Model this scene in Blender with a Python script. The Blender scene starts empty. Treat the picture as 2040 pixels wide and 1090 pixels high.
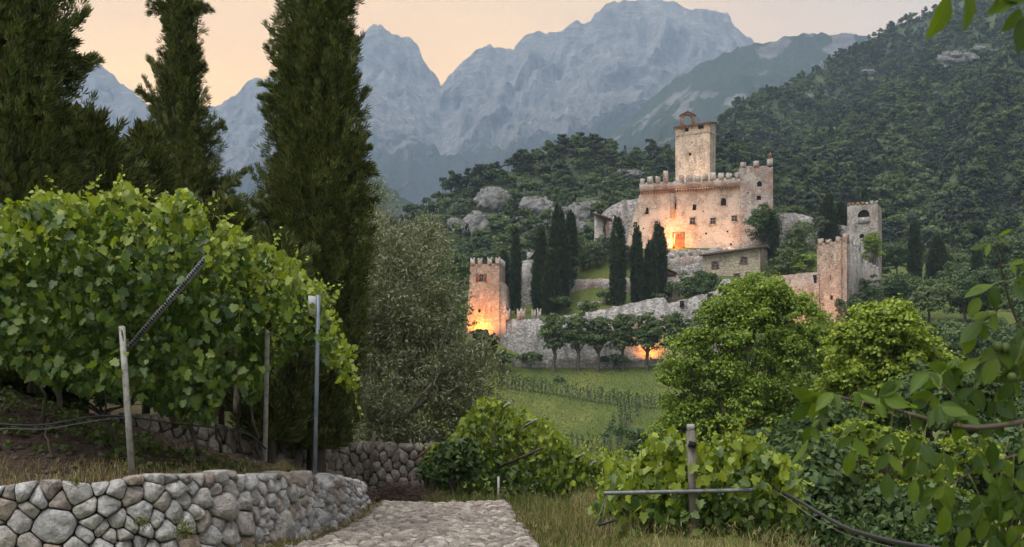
import bpy, math, random
import numpy as np
from mathutils import Matrix, Vector

# ------------------------------------------------------------------ camera, world, sun, exposure
SC = bpy.context.scene
COL = SC.collection
F, CX, HY = 2267.0, 1020.0, 850.0          # focal length in photo pixels, optical axis column, horizon row

def W(px, py, Y):
    return np.array([(px - CX) / F * Y, Y, (HY - py) / F * Y])

cam = bpy.data.cameras.new('camera')
cam.sensor_width = 36.0
cam.lens = F / 2040 * 36
cam.shift_y = (HY - 545) / 2040
cam.clip_start, cam.clip_end = 0.1, 30000
cam.dof.use_dof = True
cam.dof.focus_distance = 45
cam.dof.aperture_fstop = 5.6
cam_o = bpy.data.objects.new('camera', cam)
cam_o.rotation_euler = (math.pi / 2, 0, 0)
COL.objects.link(cam_o)
SC.camera = cam_o

SUN_EL, SUN_AZ = math.radians(62), math.radians(228)   # azimuth clockwise from +Y
world = bpy.data.worlds.new('World')
SC.world = world
world.use_nodes = True
wn, wl = world.node_tree.nodes, world.node_tree.links
wn.clear()
w_out = wn.new('ShaderNodeOutputWorld'); w_bg = wn.new('ShaderNodeBackground')
sky = wn.new('ShaderNodeTexSky'); sky.sky_type = 'NISHITA'; sky.sun_disc = False
sky.sun_elevation = SUN_EL; sky.sun_rotation = SUN_AZ
sky.air_density = 1.0; sky.dust_density = 3.0; sky.ozone_density = 1.5
# the thin evening veil over the whole sky: peach towards the set sun, grey pink away from it, thinner overhead
geo = wn.new('ShaderNodeTexCoord')
def wmath(op, a, b=None, clamp=False):
    n = wn.new('ShaderNodeMath'); n.operation = op; n.use_clamp = clamp
    for i, v in enumerate((a, b)):
        if v is None: continue
        if isinstance(v, (int, float)): n.inputs[i].default_value = v
        else: wl.new(v, n.inputs[i])
    return n.outputs[0]
nrm = wn.new('ShaderNodeVectorMath'); nrm.operation = 'NORMALIZE'; wl.new(geo.outputs['Generated'], nrm.inputs[0])
dot = wn.new('ShaderNodeVectorMath'); dot.operation = 'DOT_PRODUCT'; wl.new(nrm.outputs[0], dot.inputs[0])
gl = Vector((-0.27, 1.0, 0.24)).normalized(); dot.inputs[1].default_value = gl
glow = wmath('POWER', wmath('MAXIMUM', dot.outputs['Value'], 0.0), 9.0)
sep = wn.new('ShaderNodeSeparateXYZ'); wl.new(nrm.outputs[0], sep.inputs[0])
up = wmath('MAXIMUM', sep.outputs['Z'], 0.0)
veil = wmath('SUBTRACT', 0.97, wmath('MULTIPLY', wmath('POWER', up, 1.4), 0.85), True)
nz = wn.new('ShaderNodeTexNoise'); nz.inputs['Scale'].default_value = 3.0; nz.inputs['Detail'].default_value = 5
mp = wn.new('ShaderNodeMapping'); mp.inputs['Scale'].default_value = (1, 1, 4.5); wl.new(nrm.outputs[0], mp.inputs[0]); wl.new(mp.outputs[0], nz.inputs['Vector'])
mixc = wn.new('ShaderNodeMix'); mixc.data_type = 'RGBA'
wl.new(glow, mixc.inputs[0]); mixc.inputs[6].default_value = (9.4, 7.5, 5.6, 1); mixc.inputs[7].default_value = (24.0, 13.5, 3.4, 1)
cl = wn.new('ShaderNodeMix'); cl.data_type = 'RGBA'; cl.blend_type = 'MULTIPLY'; cl.inputs[0].default_value = 0.4
ramp = wn.new('ShaderNodeValToRGB'); wl.new(nz.outputs[0], ramp.inputs[0])
ramp.color_ramp.elements[0].position = 0.35; ramp.color_ramp.elements[0].color = (0.55, 0.55, 0.62, 1)
ramp.color_ramp.elements[1].position = 0.65; ramp.color_ramp.elements[1].color = (1, 1, 1, 1)
wl.new(mixc.outputs[2], cl.inputs[6]); wl.new(ramp.outputs[0], cl.inputs[7])
fin = wn.new('ShaderNodeMix'); fin.data_type = 'RGBA'
wl.new(veil, fin.inputs[0]); wl.new(sky.outputs[0], fin.inputs[6]); wl.new(cl.outputs[2], fin.inputs[7])
wl.new(fin.outputs[2], w_bg.inputs['Color']); w_bg.inputs['Strength'].default_value = 0.085
wl.new(w_bg.outputs[0], w_out.inputs[0])

sun = bpy.data.lights.new('sun', 'SUN'); sun.energy = 3.2; sun.angle = math.radians(64); sun.color = (1.0, 0.98, 0.93)
sun_o = bpy.data.objects.new('sun', sun)
sd = Vector((math.sin(SUN_AZ) * math.cos(SUN_EL), math.cos(SUN_AZ) * math.cos(SUN_EL), math.sin(SUN_EL)))
sun_o.rotation_euler = sd.to_track_quat('Z', 'Y').to_euler()
COL.objects.link(sun_o)

SC.view_settings.view_transform = 'Standard'; SC.view_settings.look = 'None'
SC.view_settings.exposure = 0.85; SC.view_settings.gamma = 1.0
SC.render.engine = 'CYCLES'
cy = SC.cycles
cy.use_denoising = True
cy.max_bounces = 4; cy.diffuse_bounces = 2; cy.glossy_bounces = 2; cy.transmission_bounces = 3; cy.volume_bounces = 1
cy.transparent_max_bounces = 8; cy.sample_clamp_indirect = 6.0
cy.use_adaptive_sampling = True; cy.adaptive_threshold = 0.03

# ------------------------------------------------------------------ helpers
rng = np.random.default_rng(11)

def mkmesh(name, V, faces, mat=None, smooth=False):
    """faces: one (M,k) int array or a list of such arrays / tuples lists"""
    V = np.asarray(V, dtype=np.float32).reshape(-1, 3)
    if isinstance(faces, np.ndarray): faces = [faces]
    fl = [np.asarray(f, dtype=np.int32) for f in faces if len(f)]
    me = bpy.data.meshes.new(name)
    me.vertices.add(len(V)); me.vertices.foreach_set('co', V.ravel())
    tot = np.concatenate([np.full(len(f), f.shape[1], np.int32) for f in fl])
    idx = np.concatenate([f.ravel() for f in fl])
    me.loops.add(len(idx)); me.loops.foreach_set('vertex_index', idx)
    start = np.concatenate(([0], np.cumsum(tot)[:-1])).astype(np.int32)
    me.polygons.add(len(tot)); me.polygons.foreach_set('loop_start', start); me.polygons.foreach_set('loop_total', tot)
    if smooth: me.polygons.foreach_set('use_smooth', np.ones(len(tot), bool))
    me.update(calc_edges=True)
    if mat: me.materials.append(mat)
    return me

def link(name, me, parent=None, loc=None):
    o = bpy.data.objects.new(name, me); COL.objects.link(o)
    if parent is not None: o.parent = parent
    if loc is not None: o.location = loc
    return o

def tag(o, label=None, cat=None, group=None, kind=None):
    if label: o['label'] = label
    if cat: o['category'] = cat
    if group: o['group'] = group
    if kind: o['kind'] = kind
    return o

def thing(name, label, cat, loc, group=None):
    o = bpy.data.objects.new(name, None); o.location = tuple(float(v) for v in loc); o.empty_display_size = 0.3
    COL.objects.link(o)
    return tag(o, label, cat, group)

def base_of(o):
    v = np.zeros(3)
    while o is not None:
        v += np.array(o.location); o = o.parent
    return v

class MB:
    """collects pieces in world coordinates, built as one mesh object"""
    def __init__(self): self.V, self.F, self.n = [], {}, 0
    def add(self, V, faces):
        V = np.asarray(V, float).reshape(-1, 3)
        if isinstance(faces, np.ndarray): faces = [faces]
        for f in faces:
            f = np.asarray(f)
            if f.ndim == 1: f = f[None]
            self.F.setdefault(f.shape[1], []).append(f + self.n)
        self.V.append(V); self.n += len(V)
        return self
    def box(self, c, s, rz=0.0):
        c = np.asarray(c, float); s = np.asarray(s, float) / 2
        v = np.array([[x, y, z] for x in (-1, 1) for y in (-1, 1) for z in (-1, 1)]) * s
        ca, sa = math.cos(rz), math.sin(rz)
        v = np.stack([v[:, 0] * ca - v[:, 1] * sa, v[:, 0] * sa + v[:, 1] * ca, v[:, 2]], 1) + c
        return self.add(v, np.array([[0, 1, 3, 2], [4, 6, 7, 5], [0, 4, 5, 1], [2, 3, 7, 6], [0, 2, 6, 4], [1, 5, 7, 3]]))
    def beam(self, a, b, w, h):
        a, b = np.asarray(a, float), np.asarray(b, float); d = b - a; d = d / np.linalg.norm(d)
        u = np.array([0, 0, 1.0]) if abs(d[2]) < 0.9 else np.array([0, 1.0, 0])
        s = np.cross(d, u); s /= np.linalg.norm(s); u = np.cross(s, d)
        v = np.array([p + s * i * w / 2 + u * j * h / 2 for p in (a, b) for i in (-1, 1) for j in (-1, 1)])
        return self.add(v, np.array([[0, 1, 3, 2], [4, 6, 7, 5], [0, 4, 5, 1], [2, 3, 7, 6], [0, 2, 6, 4], [1, 5, 7, 3]]))
    def prism(self, foot, z0, z1):
        foot = np.asarray(foot, float)[:, :2]; n = len(foot)
        z0 = np.broadcast_to(z0, n); z1 = np.broadcast_to(z1, n)
        V = np.concatenate([np.c_[foot, z0], np.c_[foot, z1]])
        i = np.arange(n); j = (i + 1) % n
        return self.add(V, [np.stack([i, j, j + n, i + n], 1), np.arange(n)[::-1][None], (np.arange(n) + n)[None]])
    def tube(self, pts, rad, k=6):
        V, Fq = tube_geo(pts, rad, k); return self.add(V, Fq)
    def build(self, name, mat, parent=None, smooth=False, kind=None):
        V = np.concatenate(self.V)
        o = None
        if parent is not None: V = V - base_of(parent)
        loc = None
        me = mkmesh(name, V, [np.concatenate(f) for f in self.F.values()], mat, smooth)
        o = link(name, me, parent, loc)
        if kind: o['kind'] = kind
        return o

def tube_geo(pts, rad, k=6):
    P = np.asarray(pts, float); n = len(P); R = np.broadcast_to(np.asarray(rad, float), n)
    T = np.gradient(P, axis=0); T /= np.linalg.norm(T, axis=1)[:, None] + 1e-9
    ref = np.array([0.31, 0.2, 0.93]) if abs(T[:, 2]).mean() < 0.8 else np.array([1.0, 0.2, 0.1])
    A = np.cross(T, ref); A /= np.linalg.norm(A, axis=1)[:, None] + 1e-9; B = np.cross(T, A)
    an = np.arange(k) / k * 2 * np.pi
    V = P[:, None] + R[:, None, None] * (A[:, None] * np.cos(an)[None, :, None] + B[:, None] * np.sin(an)[None, :, None])
    V = V.reshape(-1, 3)
    i = np.arange(n - 1)[:, None] * k; j = np.arange(k)[None]; j2 = (j + 1) % k
    Fq = np.stack([i + j, i + j2, i + k + j2, i + k + j], -1).reshape(-1, 4)
    V = np.concatenate([V, P[:1], P[-1:]])
    jj = np.arange(k); j3 = (jj + 1) % k
    caps = np.concatenate([np.stack([j3, jj, np.full(k, n * k)], 1), np.stack([(n - 1) * k + jj, (n - 1) * k + j3, np.full(k, n * k + 1)], 1)])
    return V, [Fq, caps]

# value noise
_tab = np.random.default_rng(5).random(4096)
def _h(ix, iy, iz): return _tab[(ix * 374761 + iy * 668265 + iz * 144269 + (ix * iy) * 31 + iz * iy * 17) & 4095]
def vnoise(x, y, z=0.0):
    x, y, z = np.broadcast_arrays(np.asarray(x, float), np.asarray(y, float), np.asarray(z, float))
    ix, iy, iz = np.floor(x).astype(np.int64), np.floor(y).astype(np.int64), np.floor(z).astype(np.int64)
    fx, fy, fz = x - ix, y - iy, z - iz
    fx, fy, fz = fx * fx * (3 - 2 * fx), fy * fy * (3 - 2 * fy), fz * fz * (3 - 2 * fz)
    r = 0
    for a in (0, 1):
        for b in (0, 1):
            for c in (0, 1):
                r = r + _h(ix + a, iy + b, iz + c) * (fx if a else 1 - fx) * (fy if b else 1 - fy) * (fz if c else 1 - fz)
    return r * 2 - 1
def fbm(x, y, z=0.0, o=5, g=0.5, l=2.03):
    r, a, s = 0, 1.0, 0
    x, y, z = np.asarray(x, float), np.asarray(y, float), np.asarray(z, float)
    for k in range(o):
        r = r + a * vnoise(x + 17.3 * k, y - 9.1 * k, z + 3.7 * k); s += a; a *= g; x, y, z = x * l, y * l, z * l
    return r / s
def ridged(x, y, z=0.0, o=5, g=0.5, l=2.1):
    r, a, s = 0, 1.0, 0
    x, y, z = np.asarray(x, float), np.asarray(y, float), np.asarray(z, float)
    for k in range(o):
        r = r + a * (1 - np.abs(vnoise(x + 7.3 * k, y + 1.9 * k, z))) ** 2; s += a; a *= g; x, y, z = x * l, y * l, z * l
    return r / s
def sstep(a, b, x):
    t = np.clip((x - a) / (b - a), 0, 1); return t * t * (3 - 2 * t)
def unit(v): return v / (np.linalg.norm(v, axis=-1, keepdims=True) + 1e-9)
def rdir(n, r=None):
    return unit((r or rng).normal(size=(n, 3)))

# ------------------------------------------------------------------ materials
class NT:
    def __init__(self, name):
        self.m = bpy.data.materials.new(name); self.m.use_nodes = True
        self.t = self.m.node_tree; self.t.nodes.clear()
        self.out = self.t.nodes.new('ShaderNodeOutputMaterial')
    def n(self, ty, ins=None, **kw):
        nd = self.t.nodes.new('ShaderNode' + ty)
        for k, v in kw.items(): setattr(nd, k, v)
        for k, v in (ins or {}).items():
            if hasattr(v, 'links') or isinstance(v, bpy.types.NodeSocket): self.t.links.new(v, nd.inputs[k])
            else: nd.inputs[k].default_value = v
        return nd
    def math(self, op, a, b=0.0, clamp=False):
        return self.n('Math', {0: a, 1: b}, operation=op, use_clamp=clamp).outputs[0]
    def ramp(self, fac, stops):
        nd = self.n('ValToRGB', {0: fac}); e = nd.color_ramp.elements
        while len(e) < len(stops): e.new(0.5)
        for el, (p, c) in zip(e, stops):
            el.position = p; el.color = (*c, 1) if len(c) == 3 else c
        return nd.outputs[0]
    def mix(self, f, a, b, blend='MIX'):
        nd = self.n('Mix', {0: f}, data_type='RGBA', blend_type=blend)
        for i, v in ((6, a), (7, b)):
            if isinstance(v, bpy.types.NodeSocket): self.t.links.new(v, nd.inputs[i])
            else: nd.inputs[i].default_value = (*v, 1) if len(v) == 3 else v
        return nd.outputs[2]
    def noise(self, scale, vec=None, detail=4, rough=0.55):
        ins = {'Scale': scale, 'Detail': detail, 'Roughness': rough}
        if vec is not None: ins['Vector'] = vec
        return self.n('TexNoise', ins).outputs[0]
    def coord(self): return self.n('TexCoord').outputs['Object']
    def wpos(self): return self.n('NewGeometry').outputs['Position']
    def scale(self, vec, s):
        return self.n('Mapping', {0: vec, 3: s}).outputs[0]
    def bump(self, h, strength=0.5, dist=0.05):
        return self.n('Bump', {'Height': h, 'Strength': strength, 'Distance': dist}).outputs[0]
    def done(self, col, rough=0.85, normal=None, spec=0.3, metal=0.0):
        p = self.n('BsdfPrincipled', {'Base Color': col if isinstance(col, bpy.types.NodeSocket) else (*col, 1), 'Roughness': rough, 'Specular IOR Level': spec, 'Metallic': metal})
        if normal is not None: self.t.links.new(normal, p.inputs['Normal'])
        self.t.links.new(p.outputs[0], self.out.inputs[0]); return self.m

def leaf_mat(name, cols, trans=0.4, rough=0.45, spec=0.35, tint=(1.25, 1.2, 0.5), clump=0.0, young=None):
    t = NT(name)
    g = t.n('NewGeometry').outputs['Random Per Island']; oi = t.n('ObjectInfo').outputs['Random']
    r = t.math('FRACT', t.math('ADD', g, oi))
    n = len(cols)
    c = t.ramp(r, [(i / (n - 1), cc) for i, cc in enumerate(cols)])
    if clump:
        nz = t.noise(clump, t.wpos(), 2)
        c = t.mix(t.math('MULTIPLY', t.math('SUBTRACT', nz, 0.3, True), 1.3, True), c, t.mix(1.0, c, (1.75, 1.68, 1.4), 'MULTIPLY'))
    if young:
        a = t.n('Attribute', attribute_name='young').outputs['Fac']
        c = t.mix(a, c, young)  # young leaf yellow plus light painted on the canopy tops
    p = t.n('BsdfPrincipled', {'Base Color': c, 'Roughness': rough, 'Specular IOR Level': spec})
    tr = t.n('BsdfTranslucent', {'Color': t.mix(1.0, c, tint, 'MULTIPLY')})
    mx = t.n('MixShader', {0: trans, 1: p.outputs[0], 2: tr.outputs[0]})
    t.t.links.new(mx.outputs[0], t.out.inputs[0])
    return t.m

def veined(m):
    nt = m.node_tree; p = next(n for n in nt.nodes if n.type == 'BSDF_PRINCIPLED'); src = p.inputs['Base Color'].links[0].from_socket
    t = NT.__new__(NT); t.m, t.t = m, nt
    s = t.n('SeparateXYZ', {0: t.coord()}); ay = t.math('ABSOLUTE', s.outputs[1])
    v = t.math('FRACT', t.math('MULTIPLY', t.math('SUBTRACT', s.outputs[0], t.math('MULTIPLY', ay, 0.9)), 11.0))
    line = t.math('MAXIMUM', t.math('MULTIPLY', t.math('LESS_THAN', v, 0.13), 0.35), t.math('LESS_THAN', ay, 0.012))
    mott = t.noise(40, t.wpos(), 4)
    c = t.mix(t.math('MULTIPLY', t.math('SUBTRACT', mott, 0.5, True), 2.5, True), src, t.mix(1.0, src, (1.5, 1.25, 0.9), 'MULTIPLY'))
    c = t.mix(line, c, t.mix(1.0, src, (1.7, 1.6, 1.5), 'MULTIPLY'))
    nt.links.new(c, p.inputs['Base Color']); nt.links.new(t.bump(t.math('SUBTRACT', mott, line), 0.3, 0.004), p.inputs['Normal'])
    return m

def bark_mat(name, a, b, scale=6):
    t = NT(name); v = t.scale(t.wpos(), (1, 1, 0.25))
    nz = t.noise(scale, v, 6)
    return t.done(t.ramp(nz, [(0.3, a), (0.7, b)]), 0.9, t.bump(nz, 0.8, 0.03))

def castle_mat(name, light, dark, red=0.0, size=0.42, plaster=0.0, redc=(0.36, 0.17, 0.11)):
    t = NT(name); P = t.wpos(); v = t.scale(P, (1, 1, 1.5))
    wob = t.noise(1.3, P, 3)
    v2 = t.n('VectorMath', {0: v, 1: t.n('Combine' + 'XYZ', {0: wob, 1: wob, 2: wob}).outputs[0]}, operation='ADD').outputs[0]
    vo = t.n('TexVoronoi', {'Vector': v2, 'Scale': 1 / size})
    ed = t.n('TexVoronoi', {'Vector': v2, 'Scale': 1 / size}, feature='DISTANCE_TO_EDGE').outputs[0]
    rnd = t.n('SeparateColor', {0: vo.outputs['Color']})
    c = t.ramp(rnd.outputs[0], [(0.0, tuple(x * 0.55 for x in dark)), (0.3, dark), (0.65, light), (1.0, tuple(min(0.75, x * 1.25) for x in light))])
    big = t.noise(0.16, P, 5, 0.6)
    st = t.noise(0.7, t.scale(P, (1, 1, 0.35)), 6, 0.65)
    c = t.mix(t.math('MULTIPLY', t.math('SUBTRACT', st, 0.47, True), 4.5, True), c, tuple(x * 0.5 for x in dark))
    if red:
        f = t.math('MULTIPLY', t.math('SUBTRACT', t.math('ADD', big, t.math('MULTIPLY', rnd.outputs[1], 0.25)), 0.62 - red * 0.3, True), 4.0, True)
        c = t.mix(t.math('MULTIPLY', f, 0.75), c, redc)
    if plaster:
        f = t.math('MULTIPLY', t.math('SUBTRACT', t.noise(0.3, P, 5, 0.6), 0.62 - plaster * 0.35, True), 8.0, True)
        c = t.mix(t.math('MULTIPLY', f, 0.85), c, tuple(x * 1.12 for x in light))
    mort = t.math('MULTIPLY', t.math('SUBTRACT', 0.09, ed, True), 9.0, True)
    c = t.mix(t.math('MULTIPLY', mort, 0.65), c, tuple(x * 0.5 for x in dark))
    h = t.math('ADD', t.math('MINIMUM', t.math('MULTIPLY', ed, 4.0), 0.6), t.math('MULTIPLY', rnd.outputs[2], 0.5))
    return t.done(c, 0.92, t.bump(h, 0.9, 0.14), 0.2)

M = {}
M['dark'] = NT('dark_opening').done((0.012, 0.011, 0.012), 0.9)
M['glass'] = NT('window_glass').done((0.03, 0.04, 0.055), 0.12, None, 0.6)
M['frame'] = NT('window_frame').done((0.34, 0.25, 0.2), 0.8)
M['wood'] = bark_mat('weathered_wood', (0.05, 0.035, 0.025), (0.16, 0.11, 0.08), 5)
M['door'] = bark_mat('door_wood', (0.1, 0.035, 0.02), (0.22, 0.09, 0.05), 5)
M['tile'] = bark_mat('roof_tile', (0.07, 0.045, 0.035), (0.2, 0.13, 0.1), 3)
M['brick'] = castle_mat('brick', (0.4, 0.24, 0.17), (0.28, 0.15, 0.1), 0.0, 0.25)
M['palace'] = castle_mat('palace_stone', (0.60, 0.54, 0.47), (0.50, 0.44, 0.38), 0.12, 0.34, 0.5, (0.50, 0.34, 0.25))
M['keep'] = castle_mat('keep_stone', (0.60, 0.52, 0.43), (0.53, 0.45, 0.37), 0.0, 0.36, 0.3)
M['grey'] = castle_mat('grey_stone', (0.47, 0.45, 0.43), (0.33, 0.31, 0.30), 0.0, 0.38, 0.1)
M['pale'] = castle_mat('pale_stone', (0.54, 0.51, 0.48), (0.43, 0.40, 0.37), 0.08, 0.32, 0.3)
M['pink'] = castle_mat('pink_stone', (0.52, 0.44, 0.38), (0.40, 0.33, 0.28), 0.25, 0.32, 0.2, (0.45, 0.30, 0.23))
M['plaster'] = castle_mat('old_plaster', (0.44, 0.39, 0.30), (0.36, 0.31, 0.24), 0.0, 0.8, 0.8)
M['bark'] = bark_mat('bark', (0.05, 0.04, 0.032), (0.16, 0.13, 0.105))
M['bark_pale'] = bark_mat('bark_pale', (0.12, 0.11, 0.09), (0.26, 0.23, 0.19))
M['cypress'] = leaf_mat('cypress_foliage', [(0.0293, 0.0496, 0.0187), (0.056, 0.0816, 0.0267), (0.0934, 0.1165, 0.0374), (0.1601, 0.1719, 0.056)], 0.2, 0.6, 0.2, (1.2, 1.1, 0.6), 2.2)  # clump noise lightens patches to paint highlights on the tufts
M['cypress_far'] = leaf_mat('cypress_far_foliage', [(0.0253, 0.0459, 0.023), (0.0437, 0.0676, 0.0322), (0.0633, 0.0869, 0.0391)], 0.12, 0.6, 0.2, (1.2, 1.1, 0.6))
M['vine'] = leaf_mat('vine_leaf', [(0.037, 0.0764, 0.0167), (0.0635, 0.118, 0.0214), (0.0952, 0.1597, 0.0262), (0.1521, 0.2153, 0.0309)], 0.4, 0.42, 0.4, (1.3, 1.25, 0.4), 0, (0.32, 0.40, 0.04))  # dark base and bright tint put shaded front and lit top into colour
M['olive'] = leaf_mat('olive_leaf', [(0.096, 0.12, 0.06), (0.168, 0.192, 0.096), (0.252, 0.276, 0.156), (0.396, 0.42, 0.276)], 0.2, 0.4, 0.5, (1.1, 1.1, 0.7))
M['walnut'] = leaf_mat('walnut_leaf', [(0.0416, 0.0838, 0.0194), (0.0715, 0.1289, 0.0215), (0.1193, 0.1934, 0.0257)], 0.5, 0.45, 0.22, (1.5, 1.4, 0.35))
veined(M['walnut'])
M['broad'] = leaf_mat('broad_leaf', [(0.0719, 0.1288, 0.0216), (0.115, 0.1893, 0.0269), (0.1725, 0.2498, 0.0345), (0.2444, 0.3179, 0.0431)], 0.35, 0.5, 0.3, (1.25, 1.2, 0.45), 0.25)
M['broad_bright'] = leaf_mat('bright_leaf', [(0.0886, 0.1379, 0.0201), (0.1518, 0.2206, 0.0255), (0.2277, 0.3034, 0.0365), (0.3162, 0.3861, 0.0501)], 0.38, 0.5, 0.3, (1.25, 1.2, 0.45), 0.3)
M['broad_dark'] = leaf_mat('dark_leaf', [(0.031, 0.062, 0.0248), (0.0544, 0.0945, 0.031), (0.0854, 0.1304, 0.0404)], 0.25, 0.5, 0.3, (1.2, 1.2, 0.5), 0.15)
M['plane'] = leaf_mat('plane_leaf', [(0.055, 0.0901, 0.0374), (0.088, 0.1328, 0.0506), (0.132, 0.179, 0.066)], 0.3, 0.5, 0.3, (1.2, 1.2, 0.5), 0.3)
M['greyleaf'] = leaf_mat('grey_green_leaf', [(0.05, 0.07, 0.04), (0.08, 0.105, 0.06), (0.12, 0.145, 0.085)], 0.25, 0.5, 0.3, (1.1, 1.1, 0.7), 0.2)
M['forest'] = leaf_mat('forest_leaf', [(0.0426, 0.0721, 0.0348), (0.0615, 0.0951, 0.0413), (0.0804, 0.1182, 0.049), (0.104, 0.1353, 0.0598)], 0.3, 0.6, 0.2, (1.2, 1.2, 0.5), 0.04)
M['pine'] = leaf_mat('pine_needle', [(0.0221, 0.0374, 0.0224), (0.034, 0.051, 0.0281), (0.0467, 0.0646, 0.0337)], 0.12, 0.6, 0.2, (1.2, 1.1, 0.6))
M['galv'] = (lambda t: t.done(t.ramp(t.noise(14, t.wpos(), 5), [(0.3, (0.10, 0.105, 0.115)), (0.7, (0.20, 0.205, 0.22))]), 0.5, None, 0.5, 0.3))(NT('galvanised_steel'))
M['concrete'] = (lambda t: t.done(t.ramp(t.noise(9, t.wpos(), 7, 0.7), [(0.3, (0.15, 0.145, 0.13)), (0.5, (0.34, 0.33, 0.31)), (0.7, (0.46, 0.45, 0.43))]), 0.9, t.bump(t.noise(40, t.wpos(), 4), 0.5, 0.01)))(NT('weathered_concrete'))
M['oldpost'] = (lambda t: t.done(t.ramp(t.noise(9, t.scale(t.wpos(), (1, 1, .3)), 7, 0.7), [(0.3, (0.07, 0.062, 0.05)), (0.55, (0.16, 0.145, 0.125)), (0.75, (0.26, 0.245, 0.22))]), 0.9, t.bump(t.noise(40, t.wpos(), 4), 0.5, 0.01)))(NT('old_post'))
M['bluepole'] = (lambda t: t.done(t.ramp(t.noise(7, t.wpos(), 5), [(0.3, (0.12, 0.15, 0.19)), (0.7, (0.22, 0.26, 0.31))]), 0.45, None, 0.5, 0.2))(NT('blue_grey_pole'))
M['rubber'] = NT('black_hose').done((0.03, 0.03, 0.034), 0.5)
M['wire'] = NT('wire').done((0.16, 0.16, 0.155), 0.5, None, 0.5, 0.4)
M['twig'] = (lambda t: t.done(t.ramp(t.math('FRACT', t.n('NewGeometry').outputs['Random Per Island']), [(0, (0.045, 0.028, 0.022)), (0.6, (0.10, 0.065, 0.05)), (1, (0.19, 0.14, 0.11))]), 0.9))(NT('dry_twigs'))
def rubble_mat(name, tones, sc=1.0):
    t = NT(name); P = t.wpos(); oi = t.n('ObjectInfo').outputs['Random']; isl = t.n('NewGeometry').outputs['Random Per Island']
    r = t.math('FRACT', t.math('ADD', oi, isl))
    n = len(tones); c = t.ramp(r, [(i / (n - 1), k) for i, k in enumerate(tones)])
    n1 = t.noise(7 * sc, P, 8, 0.68); n2 = t.noise(30 * sc, P, 6, 0.7); n3 = t.noise(3 * sc, P, 5, 0.6)
    c = t.mix(t.math('MULTIPLY', t.math('SUBTRACT', n1, 0.38, True), 2.4, True), c, t.mix(1.0, c, (1.5, 1.5, 1.52), 'MULTIPLY'))
    c = t.mix(t.math('MULTIPLY', t.math('SUBTRACT', n3, 0.54, True), 5.0, True), c, t.mix(1.0, c, (0.42, 0.40, 0.38), 'MULTIPLY'))
    c = t.mix(t.math('MULTIPLY', t.math('SUBTRACT', n2, 0.58, True), 6.0, True), c, (0.06, 0.06, 0.055))
    n4 = t.noise(16 * sc, P, 6, 0.72)
    c = t.mix(0.9, c, t.ramp(n4, [(0.32, (0.55, 0.55, 0.55)), (0.5, (0.98, 0.98, 0.98)), (0.68, (1.4, 1.4, 1.38))]), 'MULTIPLY')
    h = t.math('ADD', n1, t.math('ADD', t.math('MULTIPLY', n2, 0.45), t.math('MULTIPLY', n4, 0.6)))
    return t.done(c, 0.9, t.bump(h, 1.0, 0.07 / sc), 0.25)
M['rubble'] = rubble_mat('field_stone', [(0.42, 0.42, 0.42), (0.48, 0.475, 0.46), (0.33, 0.27, 0.21), (0.44, 0.44, 0.44), (0.52, 0.51, 0.49), (0.40, 0.395, 0.38), (0.44, 0.42, 0.385), (0.50, 0.50, 0.495), (0.28, 0.225, 0.185), (0.47, 0.47, 0.47)])
M['rubble_brown_shaded'] = rubble_mat('brown_shaded_field_stone', [(0.24, 0.21, 0.175), (0.30, 0.27, 0.23), (0.19, 0.155, 0.125), (0.34, 0.31, 0.275), (0.26, 0.225, 0.185)])  # browner stone, darkened as well to carry the olive tree's shade
M['clod'] = rubble_mat('soil_stone', [(0.07, 0.055, 0.045), (0.13, 0.115, 0.10), (0.09, 0.07, 0.055), (0.17, 0.16, 0.145)])
M['cobble'] = rubble_mat('cobble_stone', [(0.16, 0.138, 0.118), (0.30, 0.268, 0.232), (0.19, 0.155, 0.13), (0.46, 0.425, 0.375), (0.24, 0.21, 0.18), (0.36, 0.325, 0.285)], 1.6)
# ------------------------------------------------------------------ terrain
class TPS:
    def __init__(self, pts, lam=0.5):
        P = np.array(pts, float); self.P = P[:, :2]; n = len(P)
        A = np.zeros((n + 3, n + 3)); A[:n, :n] = self.k(self.P, self.P) + lam * np.eye(n)
        A[:n, n] = 1; A[:n, n + 1:] = self.P; A[n:, :n] = A[:n, n:].T
        self.c = np.linalg.solve(A, np.r_[P[:, 2], 0, 0, 0])
    def k(self, a, b):
        d = np.sqrt(((a[:, None] - b[None]) ** 2).sum(-1)); return d       # linear radial basis: stays tame between points
    def __call__(self, x, y):
        sh = np.shape(x); q = np.c_[np.ravel(x), np.ravel(y)]; out = np.empty(len(q)); n = len(self.P)
        for i in range(0, len(q), 20000):
            b = q[i:i + 20000]; out[i:i + 20000] = self.k(b, self.P) @ self.c[:n] + self.c[n] + b @ self.c[n + 1:]
        return out.reshape(sh)

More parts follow.
